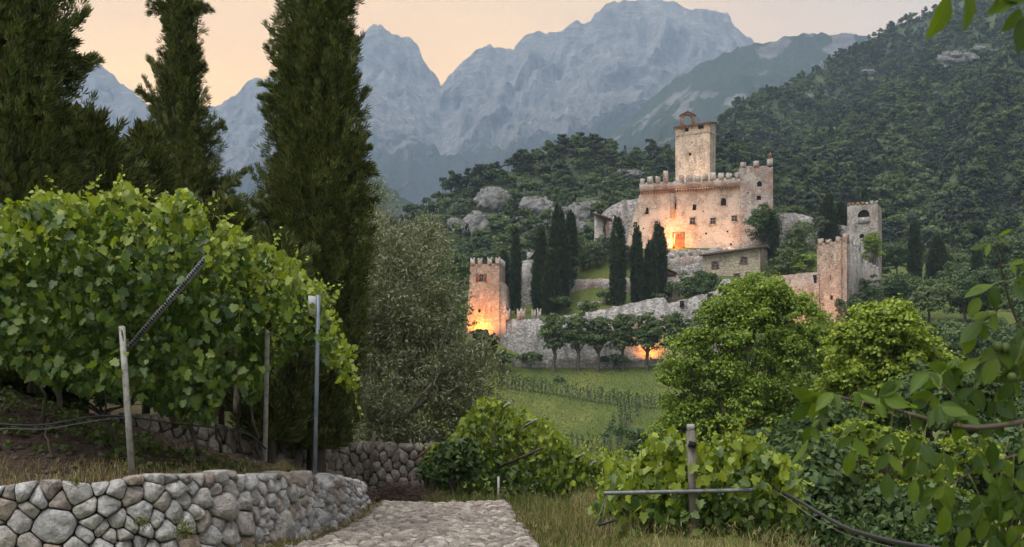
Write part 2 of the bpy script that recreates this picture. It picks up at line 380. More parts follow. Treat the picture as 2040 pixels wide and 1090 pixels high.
def wp(l): return [W(*p) for p in l]
shared = wp([(1100, 520, 300), (900, 590, 300), (1300, 480, 300), (1600, 480, 300), (1800, 560, 300), (2000, 600, 300), (700, 700, 300), (2300, 560, 300), (400, 750, 300),
             (1760, 560, 262), (930, 650, 240), (1100, 470, 380), (1500, 440, 380), (2000, 500, 380), (700, 640, 380)])
out_pts = shared + wp([(1000, 735, 213), (1150, 733, 213), (1330, 730, 213), (1000, 800, 195), (1180, 800, 195), (1330, 800, 195), (1100, 862, 180), (1250, 862, 180), (1330, 862, 180),
    (1200, 925, 165), (1330, 925, 165), (1050, 925, 165), (965, 672, 219), (900, 700, 215), (850, 730, 210), (1650, 645, 224), (1740, 630, 234), (1800, 640, 232), (1900, 690, 220), (2040, 710, 210), (2200, 700, 210),
    (1550, 665, 221), (1450, 700, 216), (1400, 720, 214), (1150, 715, 222), (1330, 715, 222), (1250, 690, 235), (1500, 650, 240), (1100, 690, 235),
    (1500, 900, 130), (1700, 950, 100), (1900, 950, 120), (1200, 965, 115), (1000, 960, 125), (900, 900, 150), (800, 850, 170), (2100, 860, 150), (500, 820, 170)]) + \
    [np.array(p, float) for p in [(10, 60, -7), (25, 60, -9), (-5, 60, -5), (-20, 60, 0), (-40, 60, 5), (-60, 120, 6), (-80, 200, 14), (0, 90, -7), (40, 90, -8), (80, 150, -3), (120, 220, 15), (60, 50, -9), (14, 35, -6), (-6, 45, -3.5), (1, 45, -4.3), (-14, 40, 1.5), (-30, 30, 4.5), (-60, 40, 9), (40, 20, -8), (20, 10, -5), (0, -40, -1.6), (-40, -40, 4), (40, -40, -8), (-200, 100, 20), (220, 100, 10), (-200, -40, 20), (200, -40, 0)]]
in_pts = shared + wp([(1010, 632, 222), (1060, 634, 222), (1120, 634, 222), (1224, 618, 222), (1329, 612, 222), (1440, 590, 224), (1520, 570, 229), (1600, 560, 231), (1680, 560, 232),
    (960, 620, 226), (1060, 618, 236), (1130, 596, 234), (1283, 596, 234), (1336, 600, 234), (1127, 552, 237), (1283, 552, 237), (1180, 520, 243), (1250, 515, 245), (1330, 505, 246), (1400, 565, 234), (1517, 562, 234), (1450, 500, 245), (1530, 500, 246), (1610, 500, 246), (1640, 540, 238),
    (1350, 480, 275), (1500, 480, 275), (1200, 480, 262), (1050, 560, 260), (1700, 540, 245)])
tps_out, tps_in = TPS(out_pts), TPS(in_pts)

CURTAIN = [(1006, 219.5), (1060, 218.5), (1120, 218.5), (1224, 218.5), (1329, 219), (1433, 220.5), (1457, 221), (1501, 224.5), (1530, 226), (1614, 227), (1628, 227.5)]
inside = [((p - CX) / F * y, y) for p, y in [(925, 228), (960, 223)] + [(p, y + 0.6) for p, y in CURTAIN] + [(1690, 229), (1752, 243), (1760, 300), (930, 300)]]

def poly_sd(x, y, poly, closed=True):
    """signed distance, positive inside (closed) / to the left of the line (open)"""
    P = np.array(poly, float); n = len(P); d = np.full(np.shape(x), 1e9); ins = np.zeros(np.shape(x), bool); side = np.zeros(np.shape(x))
    for i in range(n if closed else n - 1):
        a, b = P[i], P[(i + 1) % n]; e = b - a; L = (e ** 2).sum()
        t = np.clip(((x - a[0]) * e[0] + (y - a[1]) * e[1]) / L, 0, 1)
        dd = np.hypot(x - a[0] - t * e[0], y - a[1] - t * e[1])
        if closed:
            c = ((a[1] > y) != (b[1] > y)) & (x < (b[0] - a[0]) * (y - a[1]) / (b[1] - a[1] + 1e-12) + a[0]); ins ^= c
        else:
            cr = e[0] * (y - a[1]) - e[1] * (x - a[0]); side = np.where(dd < d - 1e-9, np.sign(cr), side)
        d = np.minimum(d, dd)
    return np.where(ins, d, -d) if closed else d * side

# front retaining wall line (runs from the left, curves away along the path), then the second wall behind it
WALL1 = [(-14.0, 12.2), (-7.6, 13.0), (-5.6, 13.35), (-4.45, 13.8), (-3.72, 14.6), (-3.25, 15.7), (-3.0, 17.0), (-2.86, 19.5), (-2.92, 22.6), (-3.25, 23.9), (-3.9, 24.5)]
WALL2 = [(-9.0, 21.5), (-6.0, 22.6), (-4.6, 25.6), (-3.9, 26.6), (-2.9, 27.1), (-1.75, 27.4)]
BANK = [(-40, 11.0)] + WALL1[:-1] + [(-4.4, 25.0), (-4.3, 26.7), (-2.9, 27.6), (-1.7, 27.9), (-1.5, 30), (-1.6, 45)]
def wall_top(y): return np.interp(y, [11, 13.0, 13.4, 13.8, 14.6, 16.5, 19.5, 23.0, 26], [-.85, -.77, -.68, -.62, -.61, -.68, -.86, -1.12, -1.15])
def near_h(x, y):
    z = -1.62 - 0.15 * np.maximum(0, y - 23.6) + 0.06 * sstep(0.3, 2.2, x)
    z = z - 0.5 * np.maximum(0, x - 3.2) ** 1.25 * 0.8
    s = poly_sd(x, y, BANK, False)
    top = wall_top(y) - 0.07 + 0.24 * np.maximum(0, s - 0.8) + 0.10 * np.maximum(0, s - 3) + 0.25 * sstep(19, 24, y) * sstep(0.6, 2.0, s)
    top = np.minimum(top, 2.5 + 0.05 * s)
    z = np.where(s > 0.08, -1.62 + (top + 1.62) * sstep(0.08, 0.35, s), z)
    return z + 0.05 * fbm(x * 1.3, y * 1.3, 0, 4) * sstep(0.5, 1.0, s) + 0.02 * fbm(x * 2, y * 2, 3, 3)
def ground_h(x, y):
    x, y = np.asarray(x, float), np.asarray(y, float)
    o = tps_out(x, y); i = tps_in(x, y); sd = poly_sd(x, y, inside)
    far = o + (np.maximum(i, o - 1) - o) * sstep(-0.2, 1.2, sd) + 0.5 * fbm(x / 9, y / 9, 1, 4) * sstep(60, 120, y)
    w = sstep(28, 46, y) ; w = np.maximum(w, sstep(16, 30, np.abs(x)))
    edge = np.maximum(sstep(250, 560, np.abs(x)), np.maximum(sstep(-40, -90, y), sstep(380, 430, y) * 0.0))
    z = near_h(x, y) * (1 - w) + far * w
    return z * (1 - edge) + -29 * edge
def gh(x, y): return float(ground_h(np.array([x]), np.array([y]))[0])

xs = np.unique(np.r_[np.linspace(-600, -130, 20), np.linspace(-130, -14, 60), np.arange(-14, 9, 0.26), np.linspace(9, 150, 90), np.linspace(150, 600, 18)])
ys = np.unique(np.r_[np.linspace(-120, 4, 20), np.arange(4, 30, 0.26), np.linspace(30, 150, 60), np.arange(150, 260, 1.3), np.linspace(260, 430, 40)])
X, Y = np.meshgrid(xs, ys); Z = ground_h(X, Y)
def grid_mesh(name, X, Y, Z, mat, smooth=True, attrs=None):
    h, w = X.shape; i = np.arange(h - 1)[:, None] * w + np.arange(w - 1)[None]
    fa = np.stack([i, i + 1, i + w + 1, i + w], -1).reshape(-1, 4)
    me = mkmesh(name, np.stack([X, Y, Z], -1).reshape(-1, 3), fa, mat, smooth)
    for k, v in (attrs or {}).items():
        a = me.attributes.new(k, 'FLOAT', 'POINT'); a.data.foreach_set('value', np.ascontiguousarray(v, dtype=np.float32).ravel())
    return me
t = NT('ground')
P = t.wpos(); a = t.n('Attribute', attribute_name='soil').outputs['Fac']
n1, n2, n3 = t.noise(0.09, P, 6, 0.6), t.noise(1.6, P, 6, 0.65), t.noise(14, P, 6, 0.7)
grass = t.ramp(n1, [(0.3, (0.066, 0.092, 0.022)), (0.5, (0.10, 0.125, 0.03)), (0.68, (0.16, 0.165, 0.045))])
grass = t.mix(t.math('MULTIPLY', t.math('SUBTRACT', n2, 0.42, True), 3.0, True), grass, (0.055, 0.078, 0.02))
soil = t.ramp(n3, [(0.32, (0.03, 0.02, 0.014)), (0.55, (0.07, 0.048, 0.036)), (0.72, (0.14, 0.115, 0.095))])
c = t.mix(a, grass, soil)
M['ground'] = t.done(c, 0.95, t.bump(t.math('ADD', t.math('MULTIPLY', n2, 0.6), t.math('MULTIPLY', n3, 0.4)), 0.9, 0.12), 0.15)
s = poly_sd(X, Y, BANK, False)
soilw = sstep(0.0, 0.5, s) * (1 - sstep(26, 34, Y)) * (1 - sstep(20, 30, np.abs(X)))
soilw = np.maximum(soilw, sstep(0.4, -0.1, np.abs(X + 1.3) - 1.6) * (Y < 60) * (Y > 0))
o = link('ground', grid_mesh('ground', X, Y, Z, M['ground'], True, {'soil': soilw})); o['kind'] = 'structure'
vf = NT('valley'); M['valley'] = vf.done(vf.ramp(vf.noise(0.004, vf.wpos(), 6), [(0.3, (0.03, 0.05, 0.02)), (0.7, (0.07, 0.085, 0.035))]), 0.95)
gx, gy = np.meshgrid(np.linspace(-6500, 6500, 40), np.linspace(-3500, 5600, 40))
o = link('valley_floor', grid_mesh('valley_floor', gx, gy, np.full(gx.shape, -30.0), M['valley'])); o['kind'] = 'structure'

# ------------------------------------------------------------------ hills and mountains: real slopes seen from the valley
def slope(crest, base, Dc, Db, nx, nv, px0, px1, shape=1.0, back=0.5):
    """grid of a hillside: v=0 crest .. 1 foot; crest/base are (px,py) skylines, Dc/Db their distances (number or (px,d) list)"""
    px = np.linspace(px0, px1, nx); v = np.r_[np.linspace(-back, -0.02, 8), np.linspace(0, 1, nv)]
    ip = lambda l, q: np.interp(q, [p for p, _ in l], [r for _, r in l]) if not np.isscalar(l) else np.full(q.shape, float(l))
    cy_, by_, dc, db = ip(crest, px), ip(base, px), ip(Dc, px), ip(Db, px)
    zc, zb = (HY - cy_) / F * dc, (HY - by_) / F * db
    V_ = v[:, None]; vv = np.clip(V_, 0, 1)
    D = dc + (db - dc) * V_
    Zz = zc + (zb - zc) * vv ** shape - np.where(V_ < 0, -V_, 0) * np.abs(zc - zb) * 0.9
    Xx = (px - CX)[None] / F * D
    return Xx, D, Zz, np.broadcast_to(px, D.shape), np.broadcast_to(V_, D.shape)

def rock_mat(name, rock_lo, rock_hi, veg, veg2, sc, lo, hi, bumpd, nw=1.0):
    t = NT(name); P = t.wpos()
    nz = t.n('SeparateXYZ', {0: t.n('NewGeometry').outputs['Normal']}).outputs[2]
    n1 = t.noise(sc, P, 8, 0.65); n2 = t.noise(sc * 5, t.scale(P, (1, 1, 0.5)), 8, 0.68); n3 = t.noise(sc * 0.35, P, 5)
    a = t.n('Attribute', attribute_name='veg').outputs['Fac']
    f = t.math('ADD', t.math('ADD', t.math('MULTIPLY', nz, nw), a), t.math('MULTIPLY', t.math('SUBTRACT', n2, 0.5), 1.0))
    f = t.math('ADD', f, t.math('MULTIPLY', t.math('SUBTRACT', n1, 0.5), 0.9))
    f = t.math('DIVIDE', t.math('SUBTRACT', f, lo, True), hi - lo, True)
    rock = t.ramp(t.math('ADD', t.math('MULTIPLY', n2, 0.55), t.math('MULTIPLY', n1, 0.45)), [(0.38, rock_lo), (0.60, rock_hi)])
    strata = t.noise(sc * 9, t.scale(P, (0.25, 0.25, 2.2)), 5, 0.6)
    rock = t.mix(t.math('MULTIPLY', t.math('SUBTRACT', strata, 0.48, True), 2.5, True), rock, tuple(x * 0.62 for x in rock_lo))
    c = t.mix(f, rock, t.ramp(n3, [(0.35, veg), (0.65, veg2)]))
    return t.done(c, 0.95, t.bump(t.math('ADD', n2, t.math('MULTIPLY', strata, 0.5)), 0.8, bumpd), 0.1)

# the high limestone range
crest = [(-500, 230), (-100, 190), (100, 150), (150, 130), (183, 124), (205, 133), (225, 147), (240, 166), (265, 182), (292, 208), (330, 228), (400, 214), (430, 211), (468, 190), (492, 163), (508, 152), (530, 158), (560, 150), (640, 120), (700, 85), (735, 53), (757, 48), (780, 66), (800, 74), (818, 73), (835, 96), (846, 125), (862, 140), (872, 155), (878, 170), (886, 160), (925, 118), (960, 95), (977, 89), (990, 96), (1022, 97), (1042, 72), (1060, 64), (1118, 64), (1132, 48), (1145, 41), (1160, 45), (1178, 42), (1188, 24), (1215, 4), (1245, 1), (1290, -2), (1330, 0), (1372, 17), (1400, 17), (1440, 25), (1452, 28), (1459, 48), (1470, 56), (1478, 66), (1500, 80), (1560, 120), (1700, 190), (2000, 260), (2600, 330)]
Xx, D, Zz, PX, VV = slope(crest, [(-500, 470), (600, 455), (800, 440), (1000, 400), (1300, 360), (2600, 420)], 5000, 2700, 580, 210, -500, 2100, 0.62, 0.25)
vv = np.clip(VV, 0, 1)
cw = sstep(0.0, 0.05, vv)
wx = PX + 40 * fbm(PX / 120, vv * 4, 7.0, 3); wv = vv + 0.06 * fbm(PX / 90, vv * 5, 17.0, 3)
gul = ridged(wx / 105 + wv * 1.3, wv * 3.6, 1.0, 6, 0.55); gul2 = ridged(wx / 30 - wv * 3, wv * 12, 4.0, 5, 0.55)
D = D - (gul - 0.55) * 330 * cw * (1 - 0.4 * vv) - (gul2 - 0.5) * 60 * cw
led = fbm(PX / 160, vv * 4, 2.0, 4)
stepv = vv * 9 + led * 1.6
saw = (stepv - np.floor(stepv)); cliff = (sstep(0.0, 0.35, saw) - saw)
Zz = Zz + cliff * 70 * cw * (1 - sstep(0.55, 0.9, vv)) + fbm(PX / 30, vv * 12, 6.0, 4) * 34 * cw + fbm(PX / 8.0, VV * 40, 8.0, 4) * 13
Xx = (PX - CX) / F * D
veg = sstep(0.32, 0.72, vv + 0.16 * fbm(PX / 90, vv * 3, 9.0, 4)) * 0.95 - 0.16 + 0.42 * sstep(0.72, 0.9, ridged(PX / 95 + vv * 5.0, vv * 7 - PX / 260, 19.0, 4))
M['range'] = rock_mat('limestone_range', (0.085, 0.084, 0.082), (0.38, 0.37, 0.35), (0.022, 0.034, 0.018), (0.04, 0.05, 0.026), 0.0058, 0.46, 0.68, 85, 0.6)
o = link('mountain_range', grid_mesh('mountain_range', Xx, D, Zz, M['range'], True, {'veg': veg})); o['kind'] = 'structure'

# the wooded ridge with pale cliffs in the middle distance
crest = [(1050, 330), (1150, 300), (1240, 250), (1300, 195), (1340, 160), (1400, 125), (1450, 102), (1500, 88), (1540, 80), (1575, 70), (1605, 66), (1640, 65), (1665, 69), (1712, 67), (1760, 78), (1900, 60), (2200, 20), (2600, 0)]
Xx, D, Zz, PX, VV = slope(crest, [(1050, 380), (1300, 340), (1500, 330), (2600, 330)], 3000, 1900, 300, 90, 1050, 2400, 0.75, 0.3)
vv = np.clip(VV, 0, 1); cw = sstep(0, 0.25, vv)
D = D - (ridged(PX / 90, vv * 1.6, 11.0, 5) - 0.5) * 130 * cw
led = fbm(PX / 140, vv * 3, 12.0, 4); stepv = vv * 5.0 + led * 1.4; saw = stepv - np.floor(stepv)
Zz = Zz + (sstep(0, 0.28, saw) - saw) * 40 * cw + fbm(PX / 9, VV * 30, 13.0, 4) * 9
Xx = (PX - CX) / F * D
M['ridge'] = rock_mat('wooded_ridge', (0.08, 0.08, 0.078), (0.20, 0.195, 0.185), (0.022, 0.036, 0.02), (0.036, 0.052, 0.026), 0.008, 0.30, 0.46, 18, 0.15)
o = link('wooded_ridge', grid_mesh('wooded_ridge', Xx, D, Zz, M['ridge'], True, {'veg': 0.66 - 0.75 * sstep(0.80, 0.93, fbm(PX / 70 + vv * 2, vv * 16 + PX / 200, 15.0, 5) * 1.2 + 0.5)})); o['kind'] = 'structure'

# the low dark hill in the haze on the left
Xx, D, Zz, PX, VV = slope([(-600, 360), (200, 420), (420, 400), (470, 405), (600, 372), (700, 340), (745, 352), (775, 372), (800, 392), (850, 425), (950, 450), (1100, 470)], [(-600, 900), (1100, 900)], 1500, 700, 220, 60, -600, 1100, 0.9)
Zz = Zz + fbm(PX / 5, VV * 25, 20.0, 5) * 9
M['hill'] = rock_mat('dark_hill', (0.2, 0.2, 0.19), (0.35, 0.34, 0.33), (0.022, 0.04, 0.018), (0.04, 0.06, 0.024), 0.02, -0.2, 0.0, 4)
o = link('far_hill', grid_mesh('far_hill', Xx, D, Zz, M['hill'], True, {'veg': np.full(PX.shape, 0.3)})); o['kind'] = 'structure'

# ------------------------------------------------------------------ forest trees (small prototypes, scattered over the two near slopes)
def cards(C, D_, N_, L, Wd, tm, fc):
    """leaf template tm (k,3: along, across, out) placed at C along D_ with normal N_"""
    D_ = unit(D_); S = unit(np.cross(D_, N_)); Nn = np.cross(S, D_)
    L = np.broadcast_to(L, len(C))[:, None, None]; Wd = np.broadcast_to(Wd, len(C))[:, None, None]; tm = np.asarray(tm, float)
    V = C[:, None] + L * tm[None, :, 0:1] * D_[:, None] + Wd * tm[None, :, 1:2] * S[:, None] + L * tm[None, :, 2:3] * Nn[:, None]
    k = len(tm); off = np.arange(len(C))[:, None, None] * k
    byk = {}
    for f in fc: byk.setdefault(len(f), []).append(f)
    return V.reshape(-1, 3), [(off + np.array(f)[None]).reshape(-1, n) for n, f in byk.items()]
DIA = ([(0, 0, 0), (0.45, 0.5, 0.08), (1, 0, -0.06), (0.5, -0.5, 0.08)], [(0, 1, 2, 3)])
LEAFY = ([(0, 0, 0), (0.25, 0.42, 0.06), (0.62, 0.34, 0.04), (1, 0.02, -0.12), (0.58, -0.38, 0.04), (0.22, -0.4, 0.06)], [(0, 1, 2, 3), (0, 3, 4, 5)])
SPRAY = ([(0, 0.03, 0), (0.6, 0.13, 0.03), (1, -0.03, 0), (0.08, 0, 0), (0.42, 0.36, 0.10), (0.85, 0.40, 0.12), (0.08, 0, 0), (0.88, -0.38, -0.1), (0.42, -0.34, -0.06)], [(0, 1, 2), (3, 4, 5), (6, 7, 8)])

def leaf_clumps(C, R, per, size, r, flat=0.8, upb=0.35, tmpl=DIA, wid=0.75, var=0.5):
    """leaves on the shells of clumps (centre C, radius R)"""
    n = len(C) * per; c = np.repeat(C, per, 0); rr = np.repeat(R, per)
    d = rdir(n, r); d[:, 2] = np.where(d[:, 2] < -0.35, -d[:, 2] * 0.6, d[:, 2])
    p = c + d * (rr * (0.55 + 0.5 * r.random(n)))[:, None] * np.array([1, 1, flat])
    nn = unit(d + rdir(n, r) * 0.75 + np.array([0, 0, upb])); dd = np.cross(nn, rdir(n, r)); dd[:, 2] -= 0.25
    L = size * (1 - var / 2 + var * r.random(n))
    return cards(p - unit(dd) * L[:, None] / 2, dd, nn, L, L * wid, *tmpl)

def proto_tree(kind, seed):
    r = np.random.default_rng(seed); mb = MB(); tk = MB()
    if kind == 'pine':
        h = 1.0
        tk.tube([(0, 0, -0.1), (0.02, 0, 0.5), (0, 0.02, 0.95)], [0.022, 0.016, 0.004], 4)
        m = 9; C = np.c_[r.normal(0, 0.13, m), r.normal(0, 0.13, m), 0.5 + 0.45 * r.random(m)]; C[:, :2] *= (1.25 - C[:, 2:3])*1.7
        V, f = leaf_clumps(C, np.full(m, 0.14), 22, 0.13, r, 0.5, 0.5, DIA, 0.6)
    elif kind == 'spire':
        tk.tube([(0, 0, -0.1), (0, 0, 0.9)], [0.02, 0.004], 4)
        n = 170; tt = r.random(n) ** 1.3; an = r.random(n) * 6.283; rad = 0.17 * (1 - tt) + 0.02
        p = np.c_[np.cos(an) * rad, np.sin(an) * rad, 0.12 + tt * 0.86]; d = np.c_[np.cos(an), np.sin(an), np.full(n, -0.1)]
        V, f = cards(p - unit(d) * 0.05, d, rdir(n, r) + np.array([0, 0, 1.2]), 0.13, 0.10, *DIA)
    else:
        tk.tube([(0, 0, -0.1), (0, 0, 0.4), (0.03, 0, 0.7)], [0.03, 0.02, 0.006], 4)
        m = 14; d = rdir(m, r); d[:, 2] = np.abs(d[:, 2]) * 1.2 - 0.35
        C = d * np.array([0.30, 0.30, 0.30]) * (0.6 + 0.5 * r.random((m, 1))) + np.array([0, 0, 0.55])
        V, f = leaf_clumps(C, 0.13 + 0.07 * r.random(m), 22, 0.14, r)
    mb.add(V, f)
    Vv = np.concatenate(mb.V + tk.V); fa = {}
    nb = mb.n
    me = mkmesh('tree_' + kind, Vv, [np.concatenate(x) for x in mb.F.values()] + [np.concatenate(x) + nb for x in tk.F.values()], M['pine'] if not kind.startswith('broad') else M['forest' if kind == 'broad' else 'plane'])
    me.materials.append(M['bark'])
    mi = np.zeros(len(me.polygons), np.int32); nf = sum(len(x) for l in mb.F.values() for x in l); mi[nf:] = 1
    me.polygons.foreach_set('material_index', mi)
    return me
fcols = {}
for key, kinds in (('mixed', ['broad', 'broad', 'broadlight', 'broad', 'pine', 'spire', 'broad']), ('pines', ['pine', 'pine', 'pine', 'broad'])):
    c = bpy.data.collections.new('forest_' + key); fcols[key] = c
    for q, kk in enumerate(kinds):
        c.objects.link(bpy.data.objects.new('forest_tree', proto_tree(kk, 40 + q + len(key))))

def scatter(name, pts, scl, coll, seed, label):
    me = bpy.data.meshes.new(name); me.vertices.add(len(pts)); me.vertices.foreach_set('co', np.asarray(pts, np.float32).ravel())
    a = me.attributes.new('scl', 'FLOAT', 'POINT'); a.data.foreach_set('value', np.asarray(scl, np.float32))
    o = link(name, me); tag(o, label, 'forest', None, 'stuff')
    ng = bpy.data.node_groups.new(name, 'GeometryNodeTree')
    ng.interface.new_socket('Geometry', in_out='INPUT', socket_type='NodeSocketGeometry'); ng.interface.new_socket('Geometry', in_out='OUTPUT', socket_type='NodeSocketGeometry')
    N_, L_ = ng.nodes, ng.links
    gi, go = N_.new('NodeGroupInput'), N_.new('NodeGroupOutput'); ip = N_.new('GeometryNodeInstanceOnPoints'); ci = N_.new('GeometryNodeCollectionInfo')
    ci.inputs['Collection'].default_value = coll; ci.inputs['Separate Children'].default_value = True; ci.inputs['Reset Children'].default_value = True
    rv = N_.new('FunctionNodeRandomValue'); rv.data_type = 'FLOAT_VECTOR'; rv.inputs['Min'].default_value = (-0.06, -0.06, 0); rv.inputs['Max'].default_value = (0.06, 0.06, 6.283); rv.inputs['Seed'].default_value = seed
    na = N_.new('GeometryNodeInputNamedAttribute'); na.data_type = 'FLOAT'; na.inputs['Name'].default_value = 'scl'
    ip.inputs['Pick Instance'].default_value = True
    L_.new(gi.outputs[0], ip.inputs['Points']); L_.new(ci.outputs[0], ip.inputs['Instance']); L_.new(rv.outputs[0], ip.inputs['Rotation']); L_.new(na.outputs[0], ip.inputs['Scale']); L_.new(ip.outputs[0], go.inputs[0])
    md = o.modifiers.new('scatter', 'NODES'); md.node_group = ng
    return o

def slope_points(Xx, D, Zz, n, r, rows):
    h, w = Xx.shape; i = r.random(n) * (rows[1] - rows[0]) + rows[0]; j = r.random(n) * (w - 2)
    i0, j0 = i.astype(int), j.astype(int); fi, fj = i - i0, j - j0
    g = lambda A: (A[i0, j0] * (1 - fi) + A[np.minimum(i0 + 1, h - 1), j0] * fi) * (1 - fj) + (A[i0, j0 + 1] * (1 - fi) + A[np.minimum(i0 + 1, h - 1), j0 + 1] * fi) * fj
    return np.c_[g(Xx), g(D), g(Zz)]

M['forest_floor'] = (lambda t: t.done(t.ramp(t.noise(0.15, t.wpos(), 6), [(0.35, (0.035, 0.055, 0.026)), (0.65, (0.07, 0.09, 0.042))]), 0.95))(NT('forest_floor'))
fr = np.random.default_rng(3)
# ridge behind the castle
crest = [(500, 540), (700, 490), (780, 452), (820, 432), (860, 412), (900, 392), (950, 366), (985, 352), (1060, 326), (1130, 306), (1190, 298), (1240, 304), (1290, 308), (1345, 310), (1450, 300), (1600, 330), (1800, 420)]
Xh, Dh, Zh, PXh, VVh = slope(crest, [(500, 650), (900, 640), (1000, 600), (1300, 520), (1500, 510), (1800, 560)], [(500, 400), (1000, 430), (1300, 470), (1800, 480)], [(500, 270), (1000, 285), (1800, 298)], 200, 90, 500, 1700, 0.85, 0.5)
Zh = Zh + fbm(Xh / 22, Dh / 22, 2.0, 5) * 4.0
o = link('hillside', grid_mesh('hillside', Xh, Dh, Zh, M['forest_floor'])); o['kind'] = 'structure'
p1 = slope_points(Xh, Dh, Zh, 5200, fr, (2, 97))
ppx = p1[:, 0] / p1[:, 1] * F + CX; ppy = HY - p1[:, 2] / p1[:, 1] * F
ROCKS = [(985, 402, 34, 26), (950, 452, 26, 24), (905, 448, 16, 12), (870, 440, 14, 10), (1072, 415, 34, 20), (1110, 432, 26, 18), (1160, 425, 26, 20), (1150, 455, 22, 14), (1255, 350, 30, 10), (1190, 410, 14, 10), (1035, 440, 12, 8)]
keep = np.ones(len(p1), bool)
for (rx, ry, ax, ay) in ROCKS:
    keep &= ((ppx - rx) / (ax * 1.0)) ** 2 + ((ppy - ry - 8) / (ay * 1.3)) ** 2 > 1
p1 = p1[keep]; ppx, ppy = ppx[keep], ppy[keep]
cr = np.interp(ppx, [p for p, _ in crest], [r for _, r in crest])
isp = (ppy < cr + 18 + 36 * (vnoise(ppx / 40, 0, 5) + 0.4)) & (ppx > 880)
scatter('hillside_forest', p1[~isp], (2.4 + 4.6 * fr.random((~isp).sum()) ** 2.0), fcols['mixed'], 1, 'green mixed forest covering the rocky hillside behind the castle')
scatter('ridge_pines', p1[isp], (4.5 + 4.5 * fr.random(isp.sum())), fcols['pines'], 2, 'dark pine wood along the crest of the hill left of the keep')

# the big mountainside on the right
crest = [(1250, 420), (1350, 320), (1425, 262), (1470, 225), (1500, 205), (1545, 182), (1600, 160), (1650, 128), (1700, 100), (1740, 72), (1800, 42), (1870, 10), (1950, -30), (2040, -75), (2300, -160), (2700, -200)]
Xm, Dm, Zm, PXm, VVm = slope(crest, [(1250, 520), (1600, 560), (1800, 640), (2100, 700), (2700, 700)], [(1250, 800), (1430, 850), (1800, 1150), (2700, 1300)], [(1250, 300), (1700, 300), (2000, 270), (2700, 250)], 260, 150, 1250, 2500, 0.9, 0.4)
vv = np.clip(VVm, 0, 1)
Zm = Zm + (ridged(PXm / 170 + vv * 1.2, vv * 1.8, 31.0, 4) - 0.55) * 55 * sstep(0, 0.12, vv) * (1 - 0.7 * vv) + fbm(Xm / 35, Dm / 35, 2.0, 5) * 7
o = link('mountainside', grid_mesh('mountainside', Xm, Dm, Zm, M['forest_floor'])); o['kind'] = 'structure'
n = 28000; vr = fr.random(n) ** 1.15
p2 = slope_points(Xm, Dm, Zm, n, fr, (3, 157)); 
ppx = p2[:, 0] / p2[:, 1] * F + CX; ppy = HY - p2[:, 2] / p2[:, 1] * F
CLIFFS = [(1905, 122, 36, 14), (1955, 100, 16, 8), (1728, 148, 14, 8), (1880, 140, 20, 8), (1610, 195, 10, 7)]
keep = p2[:, 1] > 285
for (rx, ry, ax, ay) in CLIFFS: keep &= ((ppx - rx) / ax) ** 2 + ((ppy - ry) / (ay * 1.2)) ** 2 > 1
p2 = p2[keep]; ppx = ppx[keep]; ppy = ppy[keep]
pz = vnoise(ppx / 90, ppy / 50, 4.0) + 0.5 * (fr.random(len(p2)) - 0.5)
clear = vnoise(ppx / 34, ppy / 18, 14.0) < 0.62; p2, ppx, ppy, pz = p2[clear], ppx[clear], ppy[clear], pz[clear]
isp = pz > 0.12
scatter('mountainside_forest', p2[~isp], (3.0 + 6.5 * fr.random((~isp).sum()) ** 2.2) * (1 + 0.35 * vnoise(ppx[~isp] / 25, ppy[~isp] / 15, 9.0)), fcols['mixed'], 3, 'broadleaf forest covering the big mountainside on the right')
scatter('mountainside_pines', p2[isp], 4.5 + 6 * fr.random(isp.sum()) ** 1.6, fcols['pines'], 4, 'dark pines mixed through the forest on the right mountainside')

# limestone outcrops between the trees
import bmesh
def ico(sub):
    bm = bmesh.new(); bmesh.ops.create_icosphere(bm, subdivisions=sub, radius=1.0)
    V = np.array([v.co[:] for v in bm.verts]); fa = np.array([[v.index for v in f.verts] for f in bm.faces]); bm.free(); return V, fa
ICO = {k: ico(k) for k in (1, 2, 3, 4)}
M['crag'] = rock_mat('limestone_crag', (0.13, 0.13, 0.135), (0.52, 0.51, 0.50), (0.035, 0.05, 0.022), (0.06, 0.07, 0.03), 0.5, 0.55, 0.75, 1.2)
def solve_depth(px, py, Xg, Dg, PXg, Zg):
    scr = HY - Zg / Dg * F; j = int(np.argmin(np.abs(PXg[0] - px))); col = scr[8:, j]; i = 8 + int(np.argmin(np.abs(col - py))); return Dg[i, j]
sideword = ['largest pale limestone crag on the wooded hillside', 'pale crag just below the largest crag, left part of the hillside', 'small crag at the left of the hillside beside a larger crag', 'leftmost small pale crag on the wooded hillside', 'broad pale crag above the tall twin cypresses', 'pale crag right of the broad crag above the cypresses', 'broken pale crag left of the roofless turret', 'low crag under the broken crag beside the turret', 'white crag among trees left of the keep', 'small crag above the ruined turret with the wooden roof', 'small low crag between the largest and the broad crag',
            'grey cliff high on the right mountainside', 'smaller grey cliff above the high right cliff', 'small grey cliff near the ridge on the right mountainside', 'grey cliff just below the high right cliff', 'tiny grey cliff low on the left shoulder of the right mountainside']
